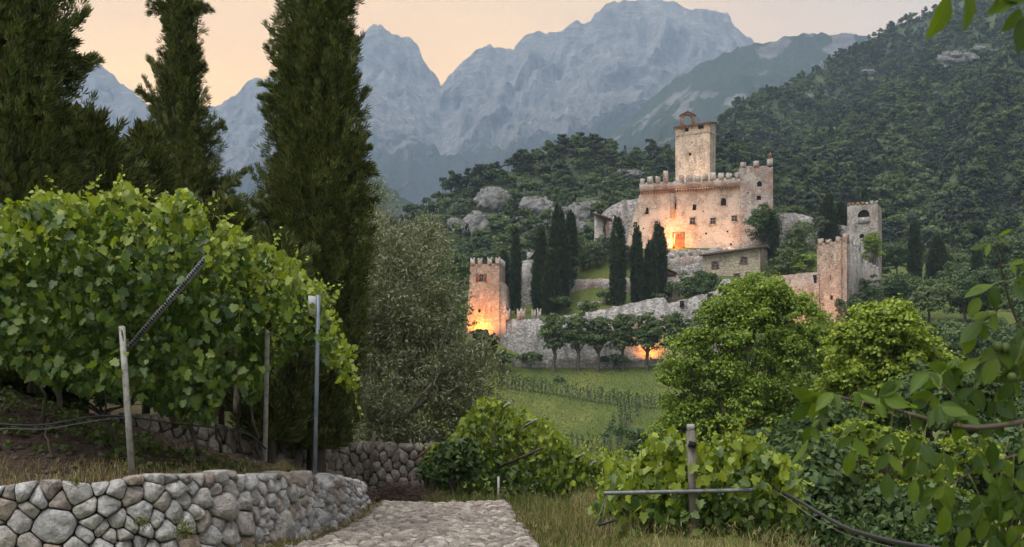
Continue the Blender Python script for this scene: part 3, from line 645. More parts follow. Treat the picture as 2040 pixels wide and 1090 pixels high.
for q, (rx, ry, ax, ay) in enumerate(ROCKS + CLIFFS):
    g = (Xh, Dh, PXh, Zh) if q < len(ROCKS) else (Xm, Dm, PXm, Zm)
    d = solve_depth(rx, ry + ay * 0.6, *g); c = W(rx, ry, d); s_ = d / F
    V, fa = ICO[4]; V = V.copy()
    k = 1 + 0.42 * fbm(V[:, 0] * 1.7 + q * 5, V[:, 1] * 1.7, V[:, 2] * 1.7, 5) + 0.5 * (ridged(V[:, 0] * 3 + q, V[:, 2] * 4, V[:, 1] * 3, 4) - 0.5)
    V = V * k[:, None] * np.array([ax * 1.05 * s_, ax * 0.7 * s_, ay * 1.15 * s_])
    me = mkmesh('crag', V, fa, M['crag']); a = me.attributes.new('veg', 'FLOAT', 'POINT')
    tag(link('crag', me, None, c), sideword[q], 'crag', 'pale crags among the forest')

# ------------------------------------------------------------------ evening haze
mb = MB(); mb.box((0, 1300, 1080), (12600, 9400, 2230))
t = NT('haze'); pv = t.n('VolumePrincipled', {'Color': (0.42, 0.56, 0.76, 1), 'Density': 1.85e-4, 'Anisotropy': 0.0})
t.t.links.new(pv.outputs[0], t.out.inputs['Volume'])
o = mb.build('haze', t.m); o['kind'] = 'stuff'; tag(o, 'thin blue evening haze filling the valley', 'haze')
# ------------------------------------------------------------------ the castle
def X_(px, Y): return (px - CX) / F * Y
def Z_(py, Y): return (HY - py) / F * Y
cr_ = np.random.default_rng(21)

def wall_strip(line, thick, mat, name, parent=None, jit=0.25, step=0.8, drop=2.0, batter=0.0, z0=None):
    """free-standing wall: line of (px, Y, py_top); ragged top, foot below the ground"""
    L = np.array([(X_(p, y), y, Z_(t_, y)) for p, y, t_ in line])
    seg = np.r_[0, np.cumsum(np.hypot(np.diff(L[:, 0]), np.diff(L[:, 1])))]
    n = max(2, int(seg[-1] / step)); q = np.linspace(0, seg[-1], n)
    P = np.c_[[np.interp(q, seg, L[:, i]) for i in range(3)]].T
    T = np.gradient(P[:, :2], axis=0); T /= np.linalg.norm(T, axis=1)[:, None]; N2 = np.c_[-T[:, 1], T[:, 0]]     # away from camera for left-to-right lines
    top = P[:, 2] + jit * (cr_.random(n) - 0.5) * 2
    zb = ground_h(P[:, 0], P[:, 1]) - drop if z0 is None else np.full(n, z0)
    zb = np.minimum(zb, top - 0.5)
    rows = []
    for f in (0, 0.33, 0.66, 1.0):
        rows.append(np.c_[P[:, :2] - N2 * (batter * (1 - f)), zb + (top - zb) * f])
    rows.append(np.c_[P[:, :2] + N2 * thick, top + jit * 0.6 * (cr_.random(n) - 0.5)])
    rows.append(np.c_[P[:, :2] + N2 * thick, zb])
    R = len(rows); V = np.concatenate(rows)
    i = np.arange(R - 1)[:, None] * n + np.arange(n - 1)[None]
    fa = np.stack([i, i + 1, i + n + 1, i + n], -1).reshape(-1, 4)
    e0 = np.arange(R)[::-1] * n; e1 = np.arange(R) * n + n - 1
    mb = MB(); mb.add(V, [fa, e0[None], e1[None]])
    return mb.build(name, mat, parent), P, top, N2

def facade(mb, A, B, zt, openings, depth=0.5, slantL=0.0, N2=None):
    """wall face from ground point A to B (x,y,z_bottom each) up to zt[0..1]; openings (u0,u1,z0,z1) stay open with reveals"""
    A, B = np.array(A, float), np.array(B, float)
    d2 = B[:2] - A[:2]; L = np.linalg.norm(d2); d2 /= L; n2 = np.array([-d2[1], d2[0]]) if N2 is None else N2
    us = sorted(set([0.0, 1.0] + [round(u, 5) for o in openings for u in o[:2]] + [round(v, 4) for v in np.linspace(0, 1, 9)[1:-1]]))
    zb0 = min(A[2], B[2])
    zs = sorted(set([0.0, 1.0] + [round((z - zb0) / (max(zt) - zb0), 5) for o in openings for z in o[2:4]]))
    ztop = lambda u: zt[0] + (zt[1] - zt[0]) * u
    def pt(u, f, back=0.0):
        z = zb0 + f * (max(zt) - zb0)
        if f == 1.0: z = ztop(u)
        uu = u * L + slantL * (1 - f) * (u - 1)          # left edge leans outwards towards the foot
        return np.r_[A[:2] + d2 * uu + n2 * back, z]
    for i in range(len(us) - 1):
        for j in range(len(zs) - 1):
            uc, zc = (us[i] + us[i + 1]) / 2, zb0 + (zs[j] + zs[j + 1]) / 2 * (max(zt) - zb0)
            if any(o[0] < uc < o[1] and o[2] < zc < o[3] for o in openings): continue
            mb.add([pt(us[i], zs[j]), pt(us[i + 1], zs[j]), pt(us[i + 1], zs[j + 1]), pt(us[i], zs[j + 1])], np.array([[0, 1, 2, 3]]))
    res = []
    for o in openings:
        f0, f1 = (round((o[2] - zb0) / (max(zt) - zb0), 5), round((o[3] - zb0) / (max(zt) - zb0), 5))
        q = [pt(o[0], f0), pt(o[1], f0), pt(o[1], f1), pt(o[0], f1)]; k = [p + np.r_[n2 * depth, 0] for p in q]
        for a in range(4):
            b = (a + 1) % 4; mb.add([q[a], q[b], k[b], k[a]], np.array([[0, 1, 2, 3]]))
        res.append((q, n2, d2))
    return res

def window(parent, q, n2, d2, kind, arch, mb_wall):
    """pane, frame bars and arch filling inside an opening with corners q (bl, br, tr, tl)"""
    bl, br, tr, tl = q; w = np.linalg.norm(br - bl); h = tl[2] - bl[2]; nn = np.r_[n2, 0]; dd = np.r_[d2, 0]
    pn = MB(); o_ = nn * 0.34
    pn.add([bl + o_, br + o_, tr + o_, tl + o_], np.array([[0, 1, 2, 3]]))
    if arch:      # stone spandrels that turn the opening into an arch
        for s in (0, 1):
            pts = []; c = (bl + br) / 2; r = w / 2
            spring = tl[2] - r * (1.25 if arch == 2 else 1.0)
            for a in np.linspace(0, np.pi / 2, 7):
                x = -math.cos(a) * r; z = spring + math.sin(a) * (tl[2] - spring) * 0.98
                pts.append(c[:3] * np.array([1, 1, 0]) + dd * (x if s == 0 else -x) + np.array([0, 0, z]))
            corner = tl if s == 0 else tr
            V = [p + nn * 0.012 for p in pts + [corner]]; Vb = [p + nn * 0.30 for p in pts + [corner]]
            n = len(V); fs = [np.array([[i, i + 1, n - 1]]) for i in range(n - 2)] + [np.array([[i, i + 1, n + i + 1, n + i]]) for i in range(n - 2)]
            mb_wall.add(V + Vb, fs)
    g = pn.build('window' if kind != 'door' else 'door', {'glass': M['glass'], 'dark': M['dark'], 'door': M['door']}[kind], parent)
    if kind == 'glass':
        fm = MB(); t_ = 0.09 if w < 1.6 else 0.12; c0 = (bl + br) / 2 + nn * 0.28; zc = (bl[2] + tl[2]) / 2; rz = math.atan2(d2[1], d2[0])
        for u in (-0.5, 0, 0.5): fm.box(np.r_[(c0 + dd * u * (w - t_))[:2], zc], (t_, 0.08, h - 0.02), rz)
        for z in (bl[2] + t_ / 2, zc + h * 0.1, tl[2] - t_ / 2): fm.box(np.r_[(c0 - nn * 0.01)[:2], z], (w - 0.02, 0.07, t_), rz)
        fm.build('frame', M['frame'], g)
    if kind == 'door':
        fm = MB(); c0 = (bl + br) / 2 + nn * 0.27; zc = (bl[2] + tl[2]) / 2; rz = math.atan2(d2[1], d2[0])
        for u in (-0.47, 0, 0.47): fm.box(np.r_[(c0 + dd * u * w)[:2], zc], (0.12, 0.1, h), rz)
        for f in (0.3, 0.62): fm.box(np.r_[(c0 - nn * 0.01)[:2], bl[2] + f * h], (w, 0.09, 0.14), rz)
        fm.build('bars', M['wood'], g)

def surround(parent, q, n2, d2, mat, t_=0.22):
    bl, br, tr, tl = q; nn = np.r_[n2, 0]; dd = np.r_[d2, 0]; rz = math.atan2(d2[1], d2[0]); w = np.linalg.norm(br - bl)
    mb = MB(); h = tl[2] - bl[2]; zc = (bl[2] + tl[2]) / 2
    for p, s in ((bl, -1), (br, 1)): mb.box(np.r_[(p + dd * s * t_ / 2 - nn * 0.02)[:2], zc], (t_, 0.16, h), rz)
    c = (bl + br) / 2 - nn * 0.02
    mb.box(np.r_[c[:2], tl[2] + t_ / 2], (w + 2 * t_, 0.17, t_), rz); mb.box(np.r_[c[:2], bl[2] - 0.09], (w + 2 * t_ + 0.15, 0.26, 0.18), rz)
    mb.build('window_surround', mat, parent)

def merlon(parent, p, d2, w, h, thick, mat, swallow=False, name='merlon'):
    """p = base centre of front face; block running along d2, with a notch when swallow-tailed, slightly eroded"""
    dd = np.r_[d2, 0]; nn = np.r_[-d2[1], d2[0], 0]; j = lambda s: (cr_.random() - 0.5) * s
    if swallow: prof = [(-.5, -0.3), (.5, -0.3), (.5, h + j(.2)), (.26, h * 0.93 + j(.1)), (0 + j(.1), h * 0.6), (-.26, h * 0.93 + j(.1)), (-.5, h + j(.2))]
    else: prof = [(-.5, -0.3), (.5, -0.3), (.5 + j(.06), h * 0.5), (.46 + j(.06), h + j(.3)), (.1 + j(.3), h + j(.22)), (-.46 + j(.06), h + j(.3)), (-.5 + j(.06), h * 0.5)]
    a = [p + dd * x * w + np.array([0, 0, z]) for x, z in prof]; b = [q + nn * thick for q in a]; n = len(a)
    mb = MB(); i = np.arange(n); mb.add(a + b, [np.arange(n)[None], (np.arange(n) + n)[::-1][None], np.stack([(i + 1) % n, i, i + n, (i + 1) % n + n], 1)])
    return mb.build(name, mat, parent)

def along(P, top, N2, every, gap_phase=0.0):
    seg = np.r_[0, np.cumsum(np.hypot(np.diff(P[:, 0]), np.diff(P[:, 1])))]
    q = np.arange(every * 0.5 + gap_phase, seg[-1], every); T = np.c_[N2[:, 1], -N2[:, 0]]
    f = lambda A: np.array([np.interp(q, seg, A[:, i]) for i in range(A.shape[1])]).T
    return f(np.c_[P[:, :2], top]), f(T)

# ---- palace (main residence with battlements and a square turret at its right end)
YA, YB = 250.0, 247.0
pal = thing('palace', 'large pale stone castle palace with battlements, many windows and an arched red door', 'castle building', (X_(1380, 250), 250, Z_(500, 250)))
PA = np.array([X_(1276, YA), YA, Z_(520, YA)]); PB = np.array([X_(1474, YB), YB, Z_(520, YB)])
def op(px, py, w, h, Y=None, A=PA, B=PB):
    # opening centred at a photo position -> (u0,u1,z0,z1) on the facade line
    dx, dy = B[0] - A[0], B[1] - A[1]; k = (px - CX) / F; u = (k * A[1] - A[0]) / (dx - k * dy); y = A[1] + dy * u
    m = y / F; L = np.hypot(dx, dy); du = w * m / 2 / L
    return (u - du, u + du, (HY - py - h / 2) / F * y, (HY - py + h / 2) / F * y)
wins = [(1300, 420, 7.5, 14, 'dark', 1), (1349, 409, 9.5, 15, 'dark', 2), (1388, 413, 7, 12, 'dark', 0), (1443, 402, 10, 16, 'dark', 2),
        (1284, 447, 9, 11, 'glass', 0), (1322, 445, 9, 12, 'glass', 1), (1388, 440, 10.5, 15, 'glass', 0), (1425, 440, 10.5, 13, 'glass', 0), (1464, 435, 10.5, 12, 'glass', 0),
        (1368, 478.5, 16, 27, 'door', 1), (1414, 465, 3.5, 4, 'dark', 0), (1452, 461, 3.5, 4, 'dark', 0), (1405, 421, 2.5, 3, 'dark', 0), (1330, 470, 3, 3.5, 'dark', 0), (1300, 455, 3, 3, 'dark', 0)]
mb = MB(); ops = [op(*w_[:4]) for w_ in wins]
zt = (Z_(383, YA), Z_(371, YB))
res = facade(mb, PA, PB, zt, ops, 0.5, slantL=4.2)
for w_, (q, n2, d2) in zip(wins, res):
    window(pal, q, n2, d2, w_[4], w_[5], mb)
    if w_[2] > 7 and w_[4] != 'door': surround(pal, q, n2, d2, M['palace'], 0.16)
    if w_[4] == 'door': surround(pal, q, n2, d2, M['brick'], 0.28)
n2 = res[0][1]; nn = np.r_[n2, 0]
# left return, back and roof slab of the palace
BL, BR = PA + nn * 14, PB + nn * 14
L0 = PA - np.r_[res[0][2], 0] * 4.2
mb.add([L0, BL + np.array([-2, 0, 0]), np.r_[BL[:2], zt[0]], np.r_[PA[:2], zt[0]]], np.array([[3, 2, 1, 0]]))
mb.add([BL, BR, np.r_[BR[:2], zt[1]], np.r_[BL[:2], zt[0]]], np.array([[0, 1, 2, 3]]))
mb.add([np.r_[PA[:2], zt[0] - .1], np.r_[PB[:2], zt[1] - .1], np.r_[BR[:2], zt[1] - .1], np.r_[BL[:2], zt[0] - .1]], np.array([[0, 1, 2, 3]]))
mb.build('wall', M['palace'], pal)
# parapet on a corbel table
d2 = res[0][2]; dd = np.r_[d2, 0]; Lp = np.linalg.norm((PB - PA)[:2])
par = MB(); n = 40; u = np.linspace(-0.01, 1.0, n)
bot = np.array([np.r_[(PA + dd * Lp * k)[:2], zt[0] + (zt[1] - zt[0]) * k] for k in u])
low = bot + np.array([0, 0, 0.25]) - nn * 0.55; hi = low + np.array([0, 0, 1.55]); hi[:, 2] += 0.12 * cr_.normal(size=n)
hib = hi + nn * 0.9; lob = low + nn * 0.9
V = np.concatenate([low, hi, hib, lob]); i = np.arange(n - 1)
par.add(V, [np.concatenate([np.stack([i + a * n, i + 1 + a * n, i + 1 + b * n, i + b * n], 1) for a, b in ((0, 1), (1, 2), (2, 3), (3, 0))])])
pp = par.build('parapet', M['pale'], pal)
for k in np.linspace(0.005, 0.985, 38):
    c = MB(); p = PA + dd * Lp * k; z = zt[0] + (zt[1] - zt[0]) * k
    c.box((p - nn * 0.25)[:2].tolist() + [z - 0.12], (0.28, 0.62, 0.72), math.atan2(d2[1], d2[0])); c.build('corbel', M['brick'], pal)
strip = MB(); strip.box(np.r_[(PA + dd * Lp * 0.5 - nn * 0.06)[:2], (zt[0] + zt[1]) / 2 - 0.75], (0.01, 0.1, 0.01))
ks = np.linspace(0.02, 0.97, 13)
for q, k in enumerate(ks):
    if q in (4,): continue
    p = np.r_[(PA + dd * Lp * k - nn * 0.55)[:2], zt[0] + (zt[1] - zt[0]) * k + 1.75]
    merlon(pal, p, d2, 0.95 + 0.5 * cr_.random(), 0.95 + 0.5 * cr_.random() + (1.4 if q == 3 else 0), 0.8, M['pale'])
# brick chimney breast down the facade
cb = MB(); 
for (a, b, y0, y1) in ((1335, 1344, 386, 434),):
    xa, xb = X_(a, 249.2), X_(b, 249.2); cb.box(((xa + xb) / 2, 248.85, (Z_(y0, 249) + Z_(y1, 249)) / 2), (xb - xa, 0.5, Z_(y0, 249) - Z_(y1, 249)), math.atan2(d2[1], d2[0]))
cb.build('chimney_breast', M['pink'], pal)
# square turret
TA = np.array([X_(1474, 246.6), 246.6, Z_(520, 247)]); TB = np.array([X_(1540, 245.6), 245.6, Z_(520, 247)])
tw = [(1513, 366, 9.5, 11, 'dark', 1), (1512, 394, 8.5, 9, 'dark', 0), (1490, 384, 3, 3, 'dark', 0), (1528, 404, 2.5, 3, 'dark', 0)]
mt = MB(); r2 = facade(mt, TA, TB, (Z_(331, 246.5), Z_(330, 245.6)), [op(*w_[:4], A=TA, B=TB) for w_ in tw], 0.5)
n2t = r2[0][1]; d2t = r2[0][2]; nt = np.r_[n2t, 0]
for w_, (q, a_, b_) in zip(tw, r2): window(pal, q, a_, b_, w_[4], w_[5], mt)
zt2 = Z_(331, 246.5); A2, B2 = TA + nt * 7.2, TB + nt * 7.2
for a, b in ((TB, B2), (B2, A2), (A2, TA)): mt.add([a, b, np.r_[b[:2], zt2], np.r_[a[:2], zt2]], np.array([[0, 1, 2, 3]]))
mt.add([np.r_[p[:2], zt2 - 0.1] for p in (TA, TB, B2, A2)], np.array([[0, 1, 2, 3]]))
tur = mt.build('turret', M['pale'], pal)
Lt = np.linalg.norm((TB - TA)[:2])
for k, hh in ((0.10, 1.1), (0.5, 1.15), (0.91, 1.6)): merlon(tur, np.r_[(TA + np.r_[d2t, 0] * Lt * k)[:2], zt2 - 0.15], d2t, 1.25, hh, 0.7, M['pale'])
for k in (0.2, 0.5, 0.8): merlon(tur, np.r_[(TB + nt * 7.2 * k)[:2], zt2 - 0.15], n2t, 1.25, 1.1, 0.7, M['pale'])
fin_ = MB(); fp = np.r_[(TB - np.r_[d2t, 0] * 0.6 + nt * 0.35)[:2], zt2 + 1.4]
fin_.box(fp + np.array([0, 0, .3]), (0.55, 0.55, 0.7)); fin_.tube([fp + np.array([0, 0, .6]), fp + np.array([0, 0, 1.0]), fp + np.array([0, 0, 1.45])], [0.42, 0.3, 0.03], 8); fin_.build('finial', M['brick'], tur)

# ---- keep
keep_o = thing('keep_tower', 'tall many-sided keep of warm yellowish stone with sloping roof and brick bell gable', 'castle tower', (X_(1385, 266), 266, Z_(380, 266)))
foot = [(X_(p, y), y) for p, y in ((1345.5, 262.5), (1414.5, 258.5), (1425.5, 262.0), (1423, 272), (1349, 274))]
zb = Z_(400, 262)
tops = np.array([Z_(py, y) for py, (_, y) in zip((268, 254, 256, 254, 266), foot)])
kb = MB()
FA, FB = np.r_[foot[0], zb], np.r_[foot[1], zb]
kw = [(1374.5, 307, 5.5, 6, 'dark', 0), (1368, 258.0, 8, 9, 'dark', 0), (1396, 252.3, 12.5, 9, 'dark', 0), (1360, 335, 2, 3, 'dark', 0), (1398, 330, 2, 3, 'dark', 0)]
zk = (Z_(256.5, 262.5), Z_(246.5, 258.5))
rk = facade(kb, FA, FB, zk, [op(*w_[:4], A=FA, B=FB) for w_ in kw], 0.6)
for w_, (q, a_, b_) in zip(kw, rk): window(keep_o, q, a_, b_, w_[4], 0, kb)
zz = [zk[0], zk[1], Z_(246.5, 262), Z_(247, 272), Z_(254, 274)]
for a in range(1, 5):
    b = (a + 1) % 5; kb.add([np.r_[foot[a], zb], np.r_[foot[b], zb], np.r_[foot[b], zz[b]], np.r_[foot[a], zz[a]]], np.array([[0, 1, 2, 3]]))
kb.build('shaft', M['keep'], keep_o)
cen = np.mean(foot, 0); f2 = lambda s: [tuple(cen + (np.array(p) - cen) * s) for p in foot]
bd = MB(); bd.prism(f2(1.025), Z_(271, 262), Z_(268.5, 262)); bd.build('string_course', M['keep'], keep_o)
rf = MB(); rz_ = np.array(zz) + 0.05; rf.prism(f2(1.09), rz_, rz_ + 0.35); ro = rf.build('roof', M['tile'], keep_o)
rft = MB()
for k in np.linspace(0.04, 0.96, 16):
    p = np.array(f2(1.1)[0]) * (1 - k) + np.array(f2(1.1)[1]) * k; rft.beam(np.r_[p + np.array([0, -0.2]), rz_[0] * (1 - k) + rz_[1] * k - 0.1], np.r_[p + np.array([0, 1.5]), rz_[0] * (1 - k) + rz_[1] * k - 0.1], 0.16, 0.16)
rft.build('rafters', M['wood'], ro)
# bell gable
bg = MB(); yb = 261.0
for a, b in ((1355.5, 1361.5), (1377.5, 1383.5)):
    xa, xb = X_(a, yb), X_(b, yb); bg.box(((xa + xb) / 2, yb, (Z_(256, yb) + Z_(236, yb)) / 2), (xb - xa, 0.9, Z_(236, yb) - Z_(256, yb)))
xc = X_(1369.5, yb); r0, r1 = X_(1377.5, yb) - xc, X_(1383.5, yb) - xc; zs_ = Z_(236, yb); ap = Z_(224, yb)
arc = [(math.cos(a) * r0, zs_ + math.sin(a) * r0 * 0.8) for a in np.linspace(0, np.pi, 11)]; outl = [(math.cos(a) * r1, 0) for a in np.linspace(0, np.pi, 11)]
outl = [(x, zs_ + (ap - zs_) * (1 - abs(x) / r1 * 0.62) if abs(x) < r1 * 0.999 else zs_) for x, _ in outl]
Vf = [np.array([xc + x, yb - 0.45, z]) for x, z in arc + outl]; Vb = [v + np.array([0, 0.9, 0]) for v in Vf]
fs = []
for i in range(10):
    fs += [np.array([[i + 1, i, 11 + i, 12 + i]]), np.array([[22 + i, 23 + i, 34 + i, 33 + i]]), np.array([[i, i + 1, 23 + i, 22 + i]]), np.array([[12 + i, 11 + i, 33 + i, 34 + i]])]
bg.add(Vf + Vb, fs)
bgo = bg.build('bell_gable', M['brick'], keep_o)
cp = MB()
for s in (-1, 1): cp.beam((xc, yb, ap + 0.15), (xc + s * (r1 + 0.25), yb, zs_ + (ap - zs_) * 0.4), 1.2, 0.14)
cp.build('coping', M['tile'], bgo)

# ---- plain walls round the residence
def ruin(name, label, line, mat, thick=1.2, jit=0.3, group='curtain and terrace walls of the castle', batter=0.0, drop=2.0, cat='stone wall'):
    p0 = W(line[len(line) // 2][0], line[len(line) // 2][2], line[len(line) // 2][1]); x, y = p0[0], p0[1]
    th = thing(name, label, cat, (x, y, gh(x, y)), group)
    o, P, top, N2 = wall_strip(line, thick, mat, 'masonry', th, jit, 0.8, drop, batter)
    return th, P, top, N2
ruin('rear_wall', 'grey curtain wall curving up behind the left end of the palace', [(1200, 252, 432), (1207, 252.5, 420), (1222, 253, 408), (1240, 253.5, 400), (1262, 253.5, 397), (1290, 253.5, 398)], M['grey'], 1.2, 0.2)
ruin('rear_wall', 'pale curtain wall with a rounded top right of the palace, behind the round tree', [(1536, 252, 424), (1552, 252, 423), (1580, 252, 424), (1604, 252, 428), (1625, 252, 436), (1650, 252, 442), (1692, 250, 452)], M['grey'], 1.2, 0.2)
ruin('terrace_wall', 'grey terrace wall just below the arched palace door', [(1322, 243, 501), (1345, 243, 499), (1380, 243, 498), (1425, 243, 496), (1470, 243.4, 492), (1530, 243.8, 490), (1560, 244, 492)], M['grey'], 0.9, 0.25)
th, P, top, N2 = ruin('terrace_wall', 'low broken parapet in front of the arched palace door', [(1330, 241.6, 511), (1360, 241.4, 510), (1395, 241, 509), (1430, 240.6, 508)], M['pale'], 0.8, 0.3)
pm, tm_ = along(P, top, N2, 1.9)
for p, tt in zip(pm, tm_):
    merlon(th, p, tt, 0.7 + 0.4 * cr_.random(), 0.7 + 0.9 * cr_.random(), 0.6, M['pale'])
ruin('terrace_wall', 'dark grey wall below the broken parapet left of the shed-roofed house', [(1326, 238.5, 538), (1345, 238.5, 534), (1370, 238, 528), (1402, 237.5, 522)], M['grey'], 1.0, 0.2)
ruin('terrace_wall', 'long low grey terrace wall behind the row of cypresses', [(1126, 235, 556), (1150, 234.6, 556), (1180, 234.4, 556), (1215, 234, 555), (1262, 234, 554), (1308, 233.6, 553), (1336, 233.4, 552), (1365, 233.4, 549), (1402, 233, 545)], M['pale'], 1.0, 0.12)
ruin('terrace_wall', 'short low wall at the foot of the tall middle cypresses', [(1150, 229, 602), (1190, 229, 600), (1215, 228.6, 600), (1240, 228.6, 601)], M['grey'], 0.8, 0.2)
th, P, top, N2 = ruin('ruined_wall', 'tall grey fragment of ruined wall between the dark cypresses', [(1034, 238, 526), (1046, 238, 522), (1056, 238, 512), (1062, 238, 503), (1068, 238, 498)], M['grey'], 1.3, 0.45)
merlon(th, np.r_[P[-2, :2], top[-2]], np.array([1.0, 0]), 1.6, 1.3, 1.0, M['grey'])

# ---- ruined turret with the collapsed wooden roof
rt = thing('ruined_turret', 'small white roofless turret with a broken wooden roof, left of the palace', 'castle tower', W(1196, 480, 248))
an = np.linspace(0.35 * np.pi, 1.9 * np.pi, 15); c0 = np.array([X_(1199, 250), 250]); R = 1.75
mb = MB(); top = np.array([Z_(428, 249) - 0.9 * max(0, (i - 9) / 3) + 0.25 * cr_.normal() for i in range(15)]); zb = Z_(500, 249)
for rr in (R, R - 0.5): pass
Vo = np.array([[c0[0] + math.cos(a) * R * 0.95, c0[1] + math.sin(a) * R, 0] for a in an]); Vi = np.array([[c0[0] + math.cos(a) * (R - .5), c0[1] + math.sin(a) * (R - .5), 0] for a in an])
n = 15; V = np.concatenate([Vo + np.c_[np.zeros((n, 2)), np.full(n, zb)], Vo + np.c_[np.zeros((n, 2)), top], Vi + np.c_[np.zeros((n, 2)), top], Vi + np.c_[np.zeros((n, 2)), np.full(n, zb)]]); i = np.arange(n - 1)
mb.add(V, [np.concatenate([np.stack([i + a * n, i + 1 + a * n, i + 1 + b * n, i + b * n], 1) for a, b in ((0, 1), (1, 2), (2, 3))])]); mb.build('masonry', M['pale'], rt)
mb = MB(); mb.beam(W(1182, 426, 248.0), W(1219, 439, 247.4), 3.4, 0.22); rro = mb.build('roof', M['tile'], rt)
mb = MB()
for (a, b, c, d) in ((1207, 430, 1202, 462), (1211, 433, 1204, 452), (1203, 428, 1206, 470)): mb.beam(W(a, b, 247.6), W(c, d, 248.2), 0.22, 0.22)
mb.build('broken_beams', M['wood'], rt)

# ---- shed-roofed house
hs = thing('shed_roofed_house', 'beige plastered house with a single sloping roof and arched windows below the palace', 'house', W(1460, 560, 236))
HA, HB = np.array([X_(1400, 236.5), 236.5, Z_(580, 236.5)]), np.array([X_(1517, 234), 234, Z_(580, 234)])
hw = [(1425, 527.5, 12.5, 12, 'glass', 1), (1481.5, 518.5, 12.5, 12, 'glass', 1), (1468, 553.5, 11, 16, 'glass', 1), (1491.5, 551.5, 11, 16, 'glass', 1)]
mb = MB(); zh = (Z_(511, 236.5), Z_(494, 234)); rh = facade(mb, HA, HB, zh, [op(*w_[:4], A=HA, B=HB) for w_ in hw], 0.4)
for w_, (q, a_, b_) in zip(hw, rh): window(hs, q, a_, b_, w_[4], w_[5], mb); surround(hs, q, a_, b_, M['brick'], 0.12)
HC = np.array([X_(1531.5, 241), 241, HB[2]]); HD = HA + (HC - HB)
for a, b, za, zb_ in ((HB, HC, zh[1], zh[1] + .6), (HC, HD, zh[1] + .6, zh[0] + .6), (HD, HA, zh[0] + .6, zh[0])): mb.add([a, b, np.r_[b[:2], zb_], np.r_[a[:2], za]], np.array([[0, 1, 2, 3]]))
mb.build('wall', M['plaster'], hs)
mb = MB(); dl = unit((HB - HA) * np.array([1, 1, 0])); nb_ = np.array([-dl[1], dl[0], 0])
c4 = [np.r_[(HA - dl * 0.7 - nb_ * 0.8)[:2], zh[0] + .05], np.r_[(HB + dl * 0.8 - nb_ * 0.8)[:2], zh[1] + .15], np.r_[(HC + dl * 0.6)[:2], zh[1] + .75], np.r_[(HD - dl * 0.6)[:2], zh[0] + .7]]
mb.add(c4 + [p + np.array([0, 0, .32]) for p in c4], np.array([[3, 2, 1, 0], [4, 5, 6, 7], [0, 1, 5, 4], [1, 2, 6, 5], [2, 3, 7, 6], [3, 0, 4, 7]])); hro = mb.build('roof', M['tile'], hs)
mb = MB(); mb.tube([c4[0] + np.array([0, -.1, .0]), c4[1] + np.array([0, -.1, 0])], 0.11, 6); mb.build('gutter', M['wood'], hro)
mb = MB(); q = np.r_[HB[:2], zh[1]] - np.array([0.15, 0.15, 0]); mb.tube([q, q - np.array([0, 0, 2.5]), q - np.array([0, 0, 7])], 0.1, 6); mb.build('downpipe', M['wood'], hs)

# ---- little open shed on the terrace
sh = thing('open_shed', 'small dark open shed with a wooden roof in the terrace wall, right of the cypresses', 'shed', W(1322, 588, 231))
mb = MB(); a, b = X_(1308, 231.5), X_(1338, 231.5)
for x in (a, (a + b) / 2, b): mb.box((x, 231.5, (Z_(565, 231.5) + Z_(592, 231.5)) / 2), (0.22, 0.22, Z_(565, 231.5) - Z_(592, 231.5)))
mb.build('posts', M['wood'], sh)
mb = MB(); mb.box(((a + b) / 2, 233.0, Z_(577, 232)), (b - a, 0.15, 2.6)); mb.build('back_wall', M['dark'], sh)
mb = MB(); mb.box(((a + b) / 2, 232.2, Z_(563.5, 231.5)), (b - a + 0.6, 2.6, 0.22)); mb.build('roof', M['wood'], sh)
sh2 = thing('wooden_lean_to', 'small dark pitched roof above the terrace wall left of the shed-roofed house', 'roof', W(1336, 552, 236))
mb = MB(); a, b = X_(1324, 236), X_(1345, 236); zz0 = Z_(552, 236)
mb.prism([(a, 235), (b, 235), (b, 237), (a, 237)], zz0, zz0 + 0.9); mb.build('wall', M['wood'], sh2)
mb = MB(); mb.beam((a - .2, 236, zz0 + 1.9), (b + .3, 236, zz0 + 0.6), 2.6, 0.2); mb.build('roof', M['tile'], sh2)

# ---- outer curtain wall
ct_line = [(1002, 219.5, 634), (1030, 219, 636), (1080, 218.6, 634), (1120, 218.5, 630), (1160, 218.5, 624), (1224, 218.5, 611), (1280, 218.8, 600), (1328, 219, 590), (1330, 219, 603), (1370, 219.6, 596), (1433, 220.5, 577), (1436, 220.6, 566), (1448, 220.9, 553), (1457, 221, 556), (1462, 221.2, 572), (1501, 224.5, 566)]
curt, P, top, N2 = ruin('curtain_wall', 'long grey outer curtain wall rising behind the row of pollarded trees', ct_line, M['grey'], 1.4, 0.18, batter=1.3, drop=3.5)
for px in (1012, 1034, 1042.5, 1063, 1074):
    y = 218.9; merlon(curt, np.array([X_(px, y), y, Z_(634, y)]), np.array([1.0, -0.02]), 0.8, 1.7 + 0.3 * cr_.random(), 0.7, M['pale'], True)
